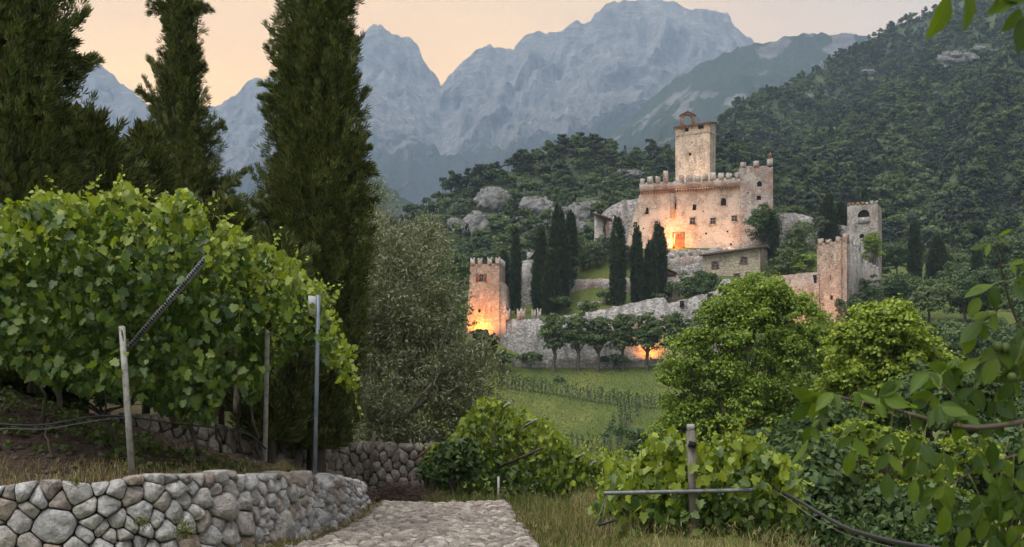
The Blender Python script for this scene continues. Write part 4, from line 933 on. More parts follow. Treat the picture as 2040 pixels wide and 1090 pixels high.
# arched doorway framed in pink stone
dw = MB(); y = 218.1; xc = X_(1235, y); wd, zb_, zt_ = 0.62, Z_(648, y), Z_(634, y)
for nm, m_, w0, dep in (('doorway_frame', M['pink'], 1.0, 0.0), ('doorway', M['dark'], 0.62, -0.06)):
    d_ = MB(); pr = [(-w0, zb_)] + [(-math.cos(a) * w0, zt_ - 0.3 + math.sin(a) * w0) for a in np.linspace(0, np.pi, 9)] + [(w0, zb_)]
    d_.add([np.array([xc + x, y + dep + 0.9 * 0 - 0.1, z]) for x, z in pr] + [np.array([xc + x, y + 1.0, z]) for x, z in pr], [np.arange(len(pr))[None]] + [np.array([[i, (i + 1) % len(pr), len(pr) + (i + 1) % len(pr), len(pr) + i]]) for i in range(len(pr))]); d_.build(nm, m_, curt)
for px, py, w0, h0 in ((1215, 641, 3, 9), (1358, 606, 8, 12), (1414, 592, 11, 14), (1188, 640, 2.5, 4), (1148, 645, 3, 4)):
    s_ = MB(); y = np.interp(px, [p for p, _ in CURTAIN], [q for _, q in CURTAIN]); b_ = MB(); b_.box((X_(px, y), y - 0.1, Z_(py, y)), (w0 * y / F, 1.1, h0 * y / F)); b_.build('opening', M['dark'], curt)
lowr = ruin('low_wall', 'low dark rubble wall along the top edge of the meadow', [(1018, 213.6, 713), (1100, 213.6, 716), (1200, 213.6, 716), (1345, 213.6, 717), (1420, 213.6, 716)], M['grey'], 1.0, 0.25, drop=1.5)
# pink-lit stretch up to the right tower
rw, P, top, N2 = ruin('curtain_wall', 'reddish stretch of curtain wall lit by a floodlight beside the right front tower', [(1498, 224.4, 567), (1530, 226, 552), (1560, 226.5, 549), (1590, 226.8, 545), (1614, 227, 544), (1631, 227.4, 542)], M['pink'], 1.4, 0.12, batter=0.5, drop=3.5)
for px, py, w0, h0 in ((1519, 562, 10, 8), (1621, 556, 11, 17)):
    b_ = MB(); y = np.interp(px, [p for p, _ in CURTAIN], [q for _, q in CURTAIN]); b_.box((X_(px, y), y + 0.55, Z_(py, y)), (w0 * y / F, 1.4, h0 * y / F)); b_.build('opening', M['dark'], rw)

# ---- right front tower: front face and a side wall stepping down to the right
rtw = thing('front_tower', 'open-backed square tower with ragged battlements at the right front of the castle', 'castle tower', W(1657, 640, 226))
QA, QB = np.array([X_(1628, 228), 228, Z_(665, 226)]), np.array([X_(1687, 224), 224, Z_(665, 226)])
qw = [(1656.5, 593, 6, 9, 'dark', 0), (1655, 553, 2, 9, 'dark', 0), (1636, 508, 2.5, 3, 'dark', 0), (1657, 512, 2.5, 3, 'dark', 0), (1680, 507, 2.5, 3, 'dark', 0), (1652, 532, 2.2, 2.5, 'dark', 0), (1665, 534, 2.2, 2.5, 'dark', 0), (1638, 533, 2.2, 2.5, 'dark', 0), (1640, 606, 2.2, 2.5, 'dark', 0), (1676, 560, 2.2, 2.5, 'dark', 0), (1669, 512, 2, 2.4, 'dark', 0)]
mb = MB(); rq = facade(mb, QA, QB, (Z_(486, 228), Z_(478, 224)), [op(*w_[:4], A=QA, B=QB) for w_ in qw], 0.5)
for w_, (q, a_, b_) in zip(qw, rq): window(rtw, q, a_, b_, w_[4], w_[5], mb)
nq = np.r_[rq[0][1], 0]; dq = rq[0][2]
A2 = QA + nq * 9; zq = Z_(486, 228)
mb.add([QA, A2, np.r_[A2[:2], zq], np.r_[QA[:2], zq]], np.array([[3, 2, 1, 0]])); i_ = nq * 1.1
mb.add([QA + i_, QB + i_, np.r_[(QB + i_)[:2], Z_(478, 224)], np.r_[(QA + i_)[:2], zq], np.r_[QA[:2], zq], np.r_[QB[:2], Z_(478, 224)]], [np.array([[0, 1, 2, 3], [3, 2, 5, 4]])])
mb.build('front_wall', M['pink'], rtw)  # pinker than the side wall: warm lamplight put into the stone colour
Lq = np.linalg.norm((QB - QA)[:2])
for k, hh in ((0.10, 1.0), (0.36, 0.75), (0.70, 1.0), (0.93, 1.35)): merlon(rtw, np.r_[(QA + np.r_[dq, 0] * Lq * k)[:2], zq + (Z_(478, 224) - zq) * k - .1], dq, 0.95, hh, 0.8, M['pink'])
side, P, top, N2 = wall_strip([(1687, 224.05, 478), (1700, 227, 488), (1715, 230.5, 497), (1716, 230.8, 522), (1735, 235, 531), (1753, 239.5, 540)], 1.2, M['pale'], 'side_wall', rtw, 0.12, 0.7, 3.5)
for px, y, py, hh in ((1690, 224.8, 480, 1.3), (1698, 226.6, 488, 1.25), (1706, 228.4, 494, 1.2), (1713, 230.0, 498, 1.3), (1720, 231.8, 525, .9), (1728, 233.5, 529, .9), (1736, 235.3, 533, .9), (1744, 237.4, 537, .9), (1751, 239, 541, .9)):
    dS = unit(np.array([X_(1753, 239.5) - X_(1687, 224), 15.5])); merlon(rtw, np.array([X_(px, y), y, Z_(py, y)]), dS, 1.15, hh, 0.7, M['pale'])
# ---- rear right tower
rr = thing('rear_tower', 'pale square tower with an arched opening near its top, behind the right front tower', 'castle tower', W(1722, 540, 246))
RA, RB = np.array([X_(1688, 246), 246, Z_(600, 246)]), np.array([X_(1748.5, 243.5), 243.5, Z_(600, 244)])
rw_ = [(1720.5, 425, 23, 15, 'dark', 1), (1717, 470, 10, 9, 'dark', 1), (1705, 452, 2, 2.5, 'dark', 0), (1735, 455, 2, 2.5, 'dark', 0)]
mb = MB(); r3 = facade(mb, RA, RB, (Z_(409, 246), Z_(405.5, 243.5)), [op(*w_[:4], A=RA, B=RB) for w_ in rw_], 0.6)
for w_, (q, a_, b_) in zip(rw_, r3): window(rr, q, a_, b_, w_[4], w_[5], mb)
RC = np.array([X_(1756.5, 250), 250, RA[2]]); RD = RA + (RC - RB)
z4 = Z_(408, 245)
for a, b, za, zb_ in ((RB, RC, Z_(405.5, 243.5), z4), (RC, RD, z4, z4), (RD, RA, z4, Z_(409, 246))): mb.add([a, b, np.r_[b[:2], zb_], np.r_[a[:2], za]], np.array([[0, 1, 2, 3]]))
mb.add([np.r_[p[:2], z4 - .4] for p in (RA, RB, RC, RD)], np.array([[0, 1, 2, 3]]))
mb.build('shaft', M['pale'], rr)
ms = MB(); q = r3[0][0]; bl, br = q[0], q[1]; ms.box(np.r_[((bl + br) / 2)[:2] - np.array([0, .12]), bl[2] - 0.75], (br[0] - bl[0], 0.2, 1.3), math.atan2(r3[0][2][1], r3[0][2][0])); ms.build('balcony_sill', M['pale'], rr)
dR = r3[0][2]; LR = np.linalg.norm((RB - RA)[:2])
for k in np.linspace(0.05, 0.95, 7): merlon(rr, np.r_[(RA + np.r_[dR, 0] * LR * k)[:2], Z_(409, 246) + 0.02], dR, 0.7, 0.25 + 0.35 * cr_.random(), 0.6, M['brick' if k < 0.5 else 'pale'])

# ---- left tower
lt = thing('gate_tower', 'square battlemented tower glowing orange at its foot at the left end of the castle', 'castle tower', W(966, 668, 220))
GA, GB = np.array([X_(937, 220.5), 220.5, Z_(690, 220)]), np.array([X_(995, 219.5), 219.5, Z_(690, 220)])
gw = [(960, 553.5, 9.5, 16, 'glass', 1), (958.5, 619, 5, 6.5, 'dark', 0), (975, 600, 2, 2, 'dark', 0), (948, 590, 2, 2, 'dark', 0), (980, 540, 2, 2, 'dark', 0)]
mb = MB(); r4 = facade(mb, GA, GB, (Z_(527, 220.5), Z_(525, 219.5)), [op(*w_[:4], A=GA, B=GB) for w_ in gw], 0.5, slantL=1.0)
for w_, (q, a_, b_) in zip(gw, r4): window(lt, q, a_, b_, w_[4], w_[5], mb)
q = r4[0][0]
for p, s in ((q[0], -1), (q[1], 1)): shm = MB(); shm.box((p[0] + s * 0.33, p[1] - 0.08, (q[0][2] + q[3][2]) / 2), (0.5, 0.08, q[3][2] - q[0][2])); shm.build('shutter', M['door'], lt)
n4 = np.r_[r4[0][1], 0]; zg = Z_(526, 220); GC, GD = GB + n4 * 6.0, GA + n4 * 6.0
for a, b in ((GB, GC), (GC, GD), (GD, GA)): mb.add([a, b, np.r_[b[:2], zg], np.r_[a[:2], zg]], np.array([[0, 1, 2, 3]]))
mb.add([np.r_[p[:2], zg - 0.3] for p in (GA, GB, GC, GD)], np.array([[0, 1, 2, 3]]))
mb.build('shaft', M['pink'], lt)
d4 = r4[0][2]; LG = np.linalg.norm((GB - GA)[:2])
for k in (0.07, 0.33, 0.66, 0.93): merlon(lt, np.r_[(GA + np.r_[d4, 0] * LG * k)[:2], zg - 0.15], d4, 0.85, 1.45, 0.7, M['pale'], True)
for k in (0.3, 0.65, 0.95): merlon(lt, np.r_[(GB + n4 * 6.0 * k)[:2], zg - 0.15], n4[:2], 1.0, 1.4, 0.7, M['pale'], True)
# the wider battered lower stage standing against the tower, on its right
wall_strip([(994.5, 219.2, 557), (998, 219.1, 558), (1004, 219.0, 575), (1008, 218.9, 612)], 5.0, M['pink'], 'buttress', lt, 0.1, 0.4, 3.0)

# ---- floodlights
def flood(label, pos, target, watts, col, ang=120, blend=1.0, r_=0.25):
    pos = np.asarray(pos, float); th = thing('floodlight', label, 'floodlight', pos - np.array([0, 0, 0.35]), 'castle floodlights')
    d = unit(np.asarray(target, float) - pos)
    mb = MB(); mb.beam(pos - d * 0.32, pos - d * 0.06, 0.42, 0.3); mb.build('housing', M['rubber'], th)
    mb = MB(); mb.tube([pos - np.array([0, 0, 0.4]), pos - np.array([0, 0, 0.1]) - d * 0.2], 0.05, 6); mb.build('bracket', M['rubber'], th)
    L = bpy.data.lights.new('lamp', 'SPOT'); L.energy = watts; L.color = col; L.spot_size = math.radians(ang); L.spot_blend = blend; L.shadow_soft_size = r_
    o = bpy.data.objects.new('lamp', L); COL.objects.link(o); o.parent = th; o.location = tuple(pos - base_of(th)); o.rotation_euler = Vector(-d).to_track_quat('Z', 'Y').to_euler()
    return th
WARM, ORANGE = (1.0, 0.40, 0.14), (1.0, 0.30, 0.03)
flood('floodlight on the terrace lighting the arched palace door', W(1342, 492, 245.8), W(1352, 462, 249.5), 4600, (1.0, 0.36, 0.10), 150)
flood('floodlight on the terrace lighting the left half of the palace', W(1296, 490, 240.5), W(1300, 440, 249.5), 1900, (1.0, 0.52, 0.30), 130)
flood('floodlight on the terrace lighting the right half of the palace', W(1456, 486, 240.6), W(1440, 440, 248.5), 2000, (1.0, 0.52, 0.30), 130)
flood('floodlight on the palace roof lighting the keep', W(1378, 364, 249.0), W(1385, 305, 260.5), 3600, (1.0, 0.60, 0.36), 120)
flood('floodlight at the foot of the left tower', W(950, 666, 217.9), W(960, 632, 220.3), 4200, ORANGE, 150)
flood('floodlight in the ground right of the left tower', W(985, 664, 214.5), W(985, 600, 219.5), 1300, (1.0, 0.42, 0.2), 120)
flood('floodlight hidden behind the fifth pollarded tree', W(1296, 712, 215.4), W(1297, 680, 217.6), 2400, ORANGE, 160)
flood('floodlight below the reddish curtain wall', W(1590, 652, 219.5), W(1600, 580, 227), 2400, (1.0, 0.44, 0.20), 140)
flood('floodlight at the foot of the right front tower', W(1650, 665, 216), W(1650, 560, 227), 2600, (1.0, 0.52, 0.30), 110)
# ------------------------------------------------------------------ trees
def tube_branch(mb, a, b, r0, r1, r, bend=0.15, k=5, n=5):
    a, b = np.asarray(a, float), np.asarray(b, float); L = np.linalg.norm(b - a)
    t_ = np.linspace(0, 1, n)[:, None]; off = r.normal(size=3) * bend * L
    P = a + (b - a) * t_ + off * (t_ * (1 - t_)) * 2
    P[1:-1] += r.normal(size=(n - 2, 3)) * 0.02 * L
    mb.tube(P, np.linspace(r0, r1, n), k); return P

def cypress_geo(H, prof, n, size, seed, inner=0.25, lump=0.22, upw=1.0, tufts=(), freq=5.0, plumes=0):
    """spray foliage of a columnar conifer; prof = [(t, radius)]"""
    r = np.random.default_rng(seed)
    tt = np.linspace(0, 1, 200); rad = np.interp(tt, [p for p, _ in prof], [q for _, q in prof]); cdf = np.cumsum(rad + 0.05 * rad.max()); cdf /= cdf[-1]
    t_ = np.interp(r.random(n), cdf, tt); an = r.random(n) * 2 * np.pi
    rr = np.interp(t_, tt, rad)
    nz = fbm(np.cos(an) * freq / 2 + seed, np.sin(an) * freq / 2, t_ * H / rad.max() * 1.1, 3) * 2.2
    nz2 = fbm(np.cos(an) * freq * 1.4 + seed + 9, np.sin(an) * freq * 1.4, t_ * H / rad.max() * 3.4, 2) * 1.6
    ins = r.random(n) < inner
    q = np.where(ins, 0.35 + 0.5 * r.random(n), 0.86 + 0.16 * r.random(n) ** 2)
    q = q * (1 + lump * nz + lump * 0.55 * nz2)
    out = np.c_[np.cos(an), np.sin(an), np.zeros(n)]
    P = out * (rr * q)[:, None]; P[:, 2] = t_ * H
    d = out * (0.75 + 0.5 * r.random((n, 1))) + np.array([0, 0, upw]) + rdir(n, r) * 0.45
    nn = unit(out + rdir(n, r) * 0.8)
    L = size * (0.6 + 0.8 * r.random(n))
    Vs, Fs, off = [], [], 0
    m = int(n * 0.28); t2 = np.interp(r.random(m), cdf, tt); a2 = r.random(m) * 2 * np.pi; r2_ = np.interp(t2, tt, rad) * (0.35 + 0.42 * r.random(m))     # dense inner foliage
    V, f = cards(np.c_[np.cos(a2) * r2_, np.sin(a2) * r2_, t2 * H], np.c_[np.cos(a2), np.sin(a2), np.full(m, 1.5)] + rdir(m, r) * .6, np.c_[np.cos(a2), np.sin(a2), np.zeros(m)] + rdir(m, r) * .5, size * (1.2 + r.random(m)), size * 1.1, *DIA); Vs.append(V); Fs += f; off += len(V)
    V, f = cards(P, d, nn, L, L, *SPRAY); f = [x + off for x in f]; Vs.append(V); Fs += f; off += len(V)
    tl = [(tz, az + r.normal() * .35, ln * (0.45 + .6 * r.random()), dr + r.normal() * .35, mm // 5, rt * .55) for (tz, az, ln, dr, mm, rt) in tufts for _ in range(5)]
    if plumes:
        tl += [(tz_, r.random() * 6.283, np.interp(tz_, tt, rad) * (0.42 + .3 * r.random()), 0.9 + r.random(), max(8, int(n * .25 / plumes)), np.interp(tz_, tt, rad) * .17) for tz_ in 0.04 + 0.92 * r.random(plumes) ** 1.1]
    for (tz, az, length, drop, m, rt_) in tl:       # side branches standing out of the column
        base = np.array([math.cos(az), math.sin(az), 0]); r0 = np.interp(tz, tt, rad) * 0.7
        s = r.random(m) ** 0.8; C = base * (r0 + s * length)[:, None] + np.array([0, 0, tz * H]) + np.outer(s * length * drop, [0, 0, 1])
        C = C + rdir(m, r) * (rt_ * (1 - 0.75 * s))[:, None] * r.random((m, 1)) ** 0.5
        dv = base + np.array([0, 0, 0.35 + drop]) + rdir(m, r) * 0.6
        V, f = cards(C, dv, rdir(m, r), size * (0.7 + 0.7 * r.random(m)), size, *SPRAY); Vs.append(V); Fs += [x + off for x in f]; off += len(V)
    return np.concatenate(Vs), Fs

def cypress(name, label, base, H, prof, n, size, seed, mat, trunk=0.15, group=None, tufts=(), lump=0.22, inner=0.25, lift=0.0, cat='cypress', freq=5.0, upw=1.0, plumes=0):
    th = thing(name, label, cat, base, group)
    V, f = cypress_geo(H - lift, prof, n, size, seed, inner, lump, upw, tufts, freq, plumes)
    V = V + np.array([0, 0, lift])
    link('crown', mkmesh('crown', V, f, mat), th)
    tk = MB(); r = np.random.default_rng(seed + 1)
    b = np.asarray(th.location); tk.tube([b + np.array([0, 0, -0.5]), b + np.array([0, 0, H * .4]), b + np.array([0.02 * H * r.normal(), 0, H * 0.93])], [trunk, trunk * 0.6, trunk * .1], 7)
    for k in range(14):
        z = H * (0.2 + 0.7 * r.random()); a = r.random() * 6.28; L = np.interp((z - lift) / (H - lift), [p for p, _ in prof], [q for _, q in prof]) * 0.8
        tk.tube([b + np.array([0, 0, z]), b + np.array([math.cos(a) * L * .6, math.sin(a) * L * .6, z + L * .5]), b + np.array([math.cos(a) * L, math.sin(a) * L, z + L * 1.3])], [trunk * .3, trunk * .2, 0.01], 4)
    tk.build('trunk', M['bark'], th)
    return th

def broad(name, label, base, H, lobes, nclump, per, leaf, seed, mat, trunk=0.3, group=None, cat='tree', bark='bark', rc=(0.5, 1.0), tmpl=DIA, fork=0.35, limbs=9, flat=0.75, wid=0.75, shell=0.35, upb=0.35):
    """lobes: (dx, dy, z, rx, ry, rz) ellipsoids relative to the base; leaf clumps sit on and in them, limbs reach into them"""
    r = np.random.default_rng(seed); th = thing(name, label, cat, base, group); b = np.asarray(th.location)
    lob = np.array(lobes, float); vol = lob[:, 3] * lob[:, 4] + lob[:, 3] * lob[:, 5]; pick = r.choice(len(lob), nclump, p=vol / vol.sum())
    d = rdir(nclump, r); d[:, 2] = np.where(d[:, 2] < -0.55, -d[:, 2], d[:, 2]); q = np.where(r.random(nclump) < shell, 0.3 + 0.6 * r.random(nclump), 0.78 + 0.42 * r.random(nclump) ** 1.6)
    C = lob[pick, :3] + d * lob[pick, 3:6] * q[:, None]
    V, f = leaf_clumps(C, rc[0] + (rc[1] - rc[0]) * r.random(nclump), per, leaf, r, flat, upb, tmpl, wid)
    link('crown', mkmesh('crown', V, f, mat), th)
    tk = MB(); fk = np.array([lob[:, 0].mean() * 0.4, lob[:, 1].mean() * 0.4, H * fork])
    tube_branch(tk, b + np.array([0, 0, -0.6]), b + fk, trunk, trunk * 0.72, r, 0.05, 8, 6)
    for k in range(limbs):
        l = lob[k % len(lob)]; tgt = l[:3] + rdir(1, r)[0] * l[3:6] * 0.55
        P = tube_branch(tk, b + fk * (0.85 + 0.15 * r.random()), b + tgt, trunk * 0.5, trunk * 0.12, r, 0.07, 5, 6)
        for _ in range(3):
            c = C[r.integers(len(C))]
            if np.linalg.norm(c - tgt) < max(l[3:6]) * 1.6: tube_branch(tk, P[3], b + c, trunk * 0.16, trunk * 0.03, r, 0.15, 4, 4)
    tk.build('trunk', M[bark], th)
    return th

def on_ground(px, Y, sink=0.0): x = X_(px, Y); return np.array([x, Y, gh(x, Y) - sink])
def base_to(px, Y, pytop): b = on_ground(px, Y); return b, Z_(pytop, Y) - b[2]

PROF = [(0, 0.55), (0.06, 0.85), (0.25, 1.0), (0.5, 0.88), (0.75, 0.58), (0.92, 0.25), (1, 0.04)]
def sprof(R): return [(t_, q * R) for t_, q in PROF]
COL_ = [(0, 0.7), (0.05, 0.9), (0.3, 1.0), (0.6, 0.95), (0.82, 0.7), (0.94, 0.38), (1, 0.05)]
def cprof(R): return [(t_, q * R) for t_, q in COL_]
gC = 'cypresses growing inside the castle walls'
CY = [(1027, 230, 455, 8.5, 'c', 'thin spire cypress just right of the glowing left tower'),
      (1004, 232, 505, 15, 's', 'broad dark conifer directly behind the glowing left tower'),
      (1078, 229, 458, 17, 's', 'leftmost tall cypress of the dense group in front of the ruined wall'),
      (1112, 231, 412, 24, 's', 'tallest and widest cypress of the dense group left of the terrace'),
      (1137, 236, 424, 11, 'c', 'slim cypress at the right edge of the dense group'),
      (1098, 227, 500, 17, 's', 'short dark cypress at the front of the dense group'),
      (1231, 226, 434, 15, 'c', 'tall column cypress standing alone before the long terrace wall'),
      (1269, 227, 457, 10.5, 'c', 'second tall column cypress from the left before the terrace wall'),
      (1297, 228, 482, 13, 'c', 'lower column cypress in front of its taller neighbour near the small shed'),
      (1312, 232, 448, 15, 'c', 'tall cypress in front of the orange glow at the palace door'),
      (1541, 240, 424, 8, 'c', 'narrow cypress standing before the round tree right of the palace'),
      (1650, 252, 392, 21, 's', 'dark ragged conifer left of the rear tower'),
      (1676, 254, 404, 19, 's', 'dark conifer touching the left side of the rear tower'),
      (1722, 262, 376, 8, 's', 'tip of a conifer rising behind the rear tower'),
      (1822, 258, 442, 12, 'c', 'lone slim cypress right of the rear tower'),
      (1868, 262, 472, 20, 's', 'dark conifer right of the lone slim cypress'),
      (1946, 240, 492, 15, 's', 'pointed dark cypress far right above the walnut leaves')]
for q, (px, Y, top, hw, kind, lab) in enumerate(CY):
    b, H = base_to(px, Y, top); R = hw / F * Y
    cypress('cypress_tree' if kind == 'c' else 'conifer_tree', lab, b, H, cprof(R) if kind == 'c' else sprof(R), int(700 + 95 * R * H ** 0.9), 0.62 if kind == 'c' else 0.75, 300 + q, M['cypress_far'], 0.2, gC, (), 0.13 if kind == 'c' else 0.25, 0.2, 0.6, 'cypress' if kind == 'c' else 'conifer', 4.0)

# pollarded plane trees in a row in front of the curtain wall
gP = 'pollarded trees in a row before the curtain wall'
for q, (px, w, lab) in enumerate([(1105, 34, 'first pollarded tree from the left before the curtain wall'), (1152, 27, 'second pollarded tree from the left before the curtain wall'), (1192, 26, 'third pollarded tree from the left, with a forked trunk'), (1240, 28, 'fourth pollarded tree from the left before the curtain wall'), (1290, 31, 'fifth pollarded tree from the left, lit orange from behind'), (1341, 30, 'sixth pollarded tree from the left before the curtain wall'), (1384, 36, 'rightmost pollarded tree, beside the big green tree')]):
    Y = 211.2 + 0.5 * (q % 2); b = on_ground(px, Y, 0.1); m = Y / F; zc = Z_(666, Y) - b[2]; R = w * m
    lob = [(0, 0, zc, R * .85, R * .85, 3.3), (-R * .4, 0, zc - 1.2, R * .5, R * .5, 2.6), (R * .4, 0.3, zc - 1.0, R * .5, R * .5, 2.6), (0.1 * R, -.4, zc + .8, R * .6, R * .6, 2.6), (0, -.8, zc - 1.6, R * .6, R * .6, 2.0)]
    broad('plane_tree', lab, b, zc * 1.5, lob, 110, 60, 0.42, 500 + q, M['plane'], 0.42, gP, 'tree', 'bark', (0.55, 1.0), DIA, 0.36, 7, 0.75)

# bushes and small trees in and round the castle: (px, py_centre, halfw, halfh, Y, material, name, label)
BU = [(1521, 452, 41, 45, 242, 'broad_dark', 'round_tree', 'round dark green tree before the right end of the palace'),
      (1175, 510, 26, 30, 240, 'greyleaf', 'olive_tree', 'grey-green olive left of the lone column cypress'),
      (1205, 500, 22, 32, 243, 'greyleaf', 'olive_tree', 'grey-green olive below the ruined turret'),
      (1157, 510, 18, 36, 239, 'broad_dark', 'shrub', 'dark bush right of the slim cypress'),
      (1252, 512, 18, 26, 240, 'greyleaf', 'olive_tree', 'olive between the two column cypresses'),
      (1318, 505, 18, 28, 236, 'greyleaf', 'olive_tree', 'grey olive at the foot of the tall cypress by the palace door'),
      (1130, 535, 26, 24, 236, 'plane', 'small_tree', 'small spreading tree at the left end of the long terrace wall'),
      (1388, 573, 44, 30, 229, 'broad_dark', 'shrub', 'broad dark bush in front of the shed-roofed house'),
      (1415, 560, 16, 20, 228, 'broad_dark', 'shrub', 'upright bush leaning against the shed-roofed house'),
      (1170, 612, 22, 10, 224, 'plane', 'shrub', 'low bush inside the curtain wall left of the column cypress'),
      (1120, 605, 30, 12, 226, 'broad_dark', 'hedge', 'low dark hedge at the foot of the dense cypress group'),
      (1205, 590, 18, 8, 228, 'broad_dark', 'hedge', 'low dark hedge below the long terrace wall'),
      (1310, 592, 18, 6, 228, 'plane', 'hedge', 'low green hedge before the open shed'),
      (1602, 482, 36, 40, 240, 'plane', 'small_tree', 'leafy tree before the pale rounded wall right of the palace'),
      (1560, 530, 34, 28, 234, 'plane', 'shrub', 'wide green bush right of the shed-roofed house'),
      (1600, 530, 28, 22, 233, 'broad', 'shrub', 'green bush against the left side of the right front tower'),
      (1625, 452, 20, 20, 248, 'greyleaf', 'olive_tree', 'pale olive before the dark conifers by the rear tower'),
      (1585, 422, 20, 12, 262, 'plane', 'shrub', 'bush peeping over the pale wall right of the palace'),
      (1737, 500, 24, 38, 241.0, 'broad', 'climbing_shrub', 'bright green climber filling the gap between the two right towers'),
      (1735, 590, 24, 48, 228, 'broad_dark', 'small_tree', 'thin dark tree before the side wall of the right front tower'),
      (1708, 622, 30, 36, 224, 'broad_dark', 'small_tree', 'dark tree at the foot of the right front tower'),
      (1675, 625, 12, 34, 221, 'greyleaf', 'small_tree', 'slender grey tree at the corner of the right front tower'),
      (1000, 716, 26, 16, 211.5, 'broad_dark', 'shrub', 'dark round bush at the left end of the low meadow wall'),
      (1060, 716, 22, 9, 212.6, 'broad_dark', 'shrub', 'creeping plants on the low meadow wall left of the first pollarded tree'),
      (1220, 718, 30, 8, 212.6, 'broad_dark', 'shrub', 'creeping plants on the low meadow wall between pollarded trees'),
      (1113, 760, 14, 9, 206, 'broad_dark', 'shrub', 'small loose bush standing in the upper meadow'),
      (1275, 895, 52, 40, 150, 'broad_dark', 'shrub', 'dark rounded bush at the lower right of the meadow'),
      (892, 550, 40, 60, 205, 'plane', 'broadleaf_tree', 'green tree beside the glowing left tower'),
      (916, 640, 14, 34, 214, 'broad_dark', 'shrub', 'dark bush against the left side of the glowing tower'),
      (880, 640, 60, 60, 190, 'broad_dark', 'broadleaf_tree', 'dark tree behind the olive, left of the glowing tower')]
for q, (px, py, hw, hh, Y, mt_, nm, lab) in enumerate(BU):
    m = Y / F; b = on_ground(px, Y, 0.1); zc = Z_(py, Y) - b[2]; rx, rz = hw * m, hh * m
    if zc - rz < -0.3 * rz: b[2] = Z_(py + hh, Y) - 0.3; zc = Z_(py, Y) - b[2]
    r = np.random.default_rng(900 + q)
    lob = [(0, 0, zc, rx * .85, rx * .8, rz * .85)] + [(r.normal() * rx * .4, r.normal() * rx * .3, zc + r.normal() * rz * .35, rx * .55, rx * .5, rz * .5) for _ in range(4)]
    nc = int(22 + 5.2 * (rx * rz))
    nc = min(nc, 130)
    broad(nm, lab, b, max(zc + rz, 1), lob, nc, 36, 0.36 + 0.02 * rx, 900 + q, M[mt_], 0.10 + 0.035 * rz, 'shrubs and trees round the castle', 'shrub' if nm in ('shrub', 'hedge', 'climbing_shrub') else 'tree', 'bark', (0.12 * rx + .25, 0.24 * rx + .3), DIA, 0.3, 6, 0.8)

# woodland trees on the slope right of the castle, each its own object (four shapes, copied)
def copy_tree(src, label, loc, s, rz):
    c = src.copy(); COL.objects.link(c); c['label'] = label; c.location = loc; c.scale = (s, s, s); c.rotation_euler = (0, 0, rz)
    for ch in list(src.children):
        k = ch.copy(); COL.objects.link(k); k.parent = c
    return c
WT = [(1790, 590, 40, 235, 0), (1850, 600, 46, 225, 1), (1920, 590, 50, 230, 2), (1985, 600, 50, 228, 0), (2050, 610, 55, 222, 1), (1800, 690, 60, 190, 2), (1880, 700, 60, 185, 3), (1960, 690, 66, 180, 1), (2045, 720, 66, 175, 0),
      (1750, 640, 34, 215, 3), (1895, 545, 40, 262, 3), (1790, 520, 34, 268, 2), (1960, 540, 44, 270, 1), (2030, 530, 46, 265, 2), (1700, 720, 56, 170, 0), (2110, 640, 60, 210, 2), (1560, 690, 46, 190, 1), (1480, 700, 40, 196, 3)]
protos = []
for k, (mt_, sd_) in enumerate((('broad_dark', 61), ('plane', 62), ('broad_dark', 63), ('plane', 64))):
    r = np.random.default_rng(sd_)
    lob = [(0, 0, 0.58, .36, .36, .34)] + [(r.normal() * .2, r.normal() * .2, .55 + r.normal() * .16, .24, .24, .2) for _ in range(6)]
    lob = [tuple(np.array(l) * 10) for l in lob]
    protos.append((mt_, sd_, lob))
made = {}
WL = ['wooded slope tree right beside the side wall of the right front tower', 'tree on the slope below the lone slim cypress', 'wide tree on the slope below the dark conifer', 'slope tree left of the pointed dark cypress', 'slope tree at the right edge of the picture level with the towers',
      'darker slope tree above the bright green tree', 'slope tree right of the bright green tree top', 'slope tree behind the walnut shoots', 'slope tree at the right edge behind walnut leaves', 'small tree below the thin dark tree by the tower side wall', 'tree below the big mountainside beside the dark conifer', 'tree directly right of the rear tower', 'tree at the foot of the forested mountainside right of the cypress', 'tree at the right edge at the foot of the mountainside', 'tree between the two big green trees', 'slope tree just outside the right edge of the picture', 'tree behind the big green tree below the reddish wall', 'tree behind the left part of the big green tree']
for q, (px, py, hw, Y, k) in enumerate(WT):
    m = Y / F; b = on_ground(px, Y, 0.2); s = hw * m / 4.6; zt_ = Z_(py - hw * 0.9, Y)
    b[2] = min(b[2] + 30, zt_ - 9.2 * s)
    if k not in made:
        mt_, sd_, lob = protos[k]
        made[k] = broad('woodland_tree', WL[q], (b[0], b[1], b[2]), 10, lob, 120, 60, 0.5, sd_, M[mt_], 0.3, 'trees on the slope right of the castle', 'tree', 'bark', (0.9, 1.6))
        made[k].scale = (s, s, s)
    else: copy_tree(made[k], WL[q], tuple(b), s, 0.7 * q)

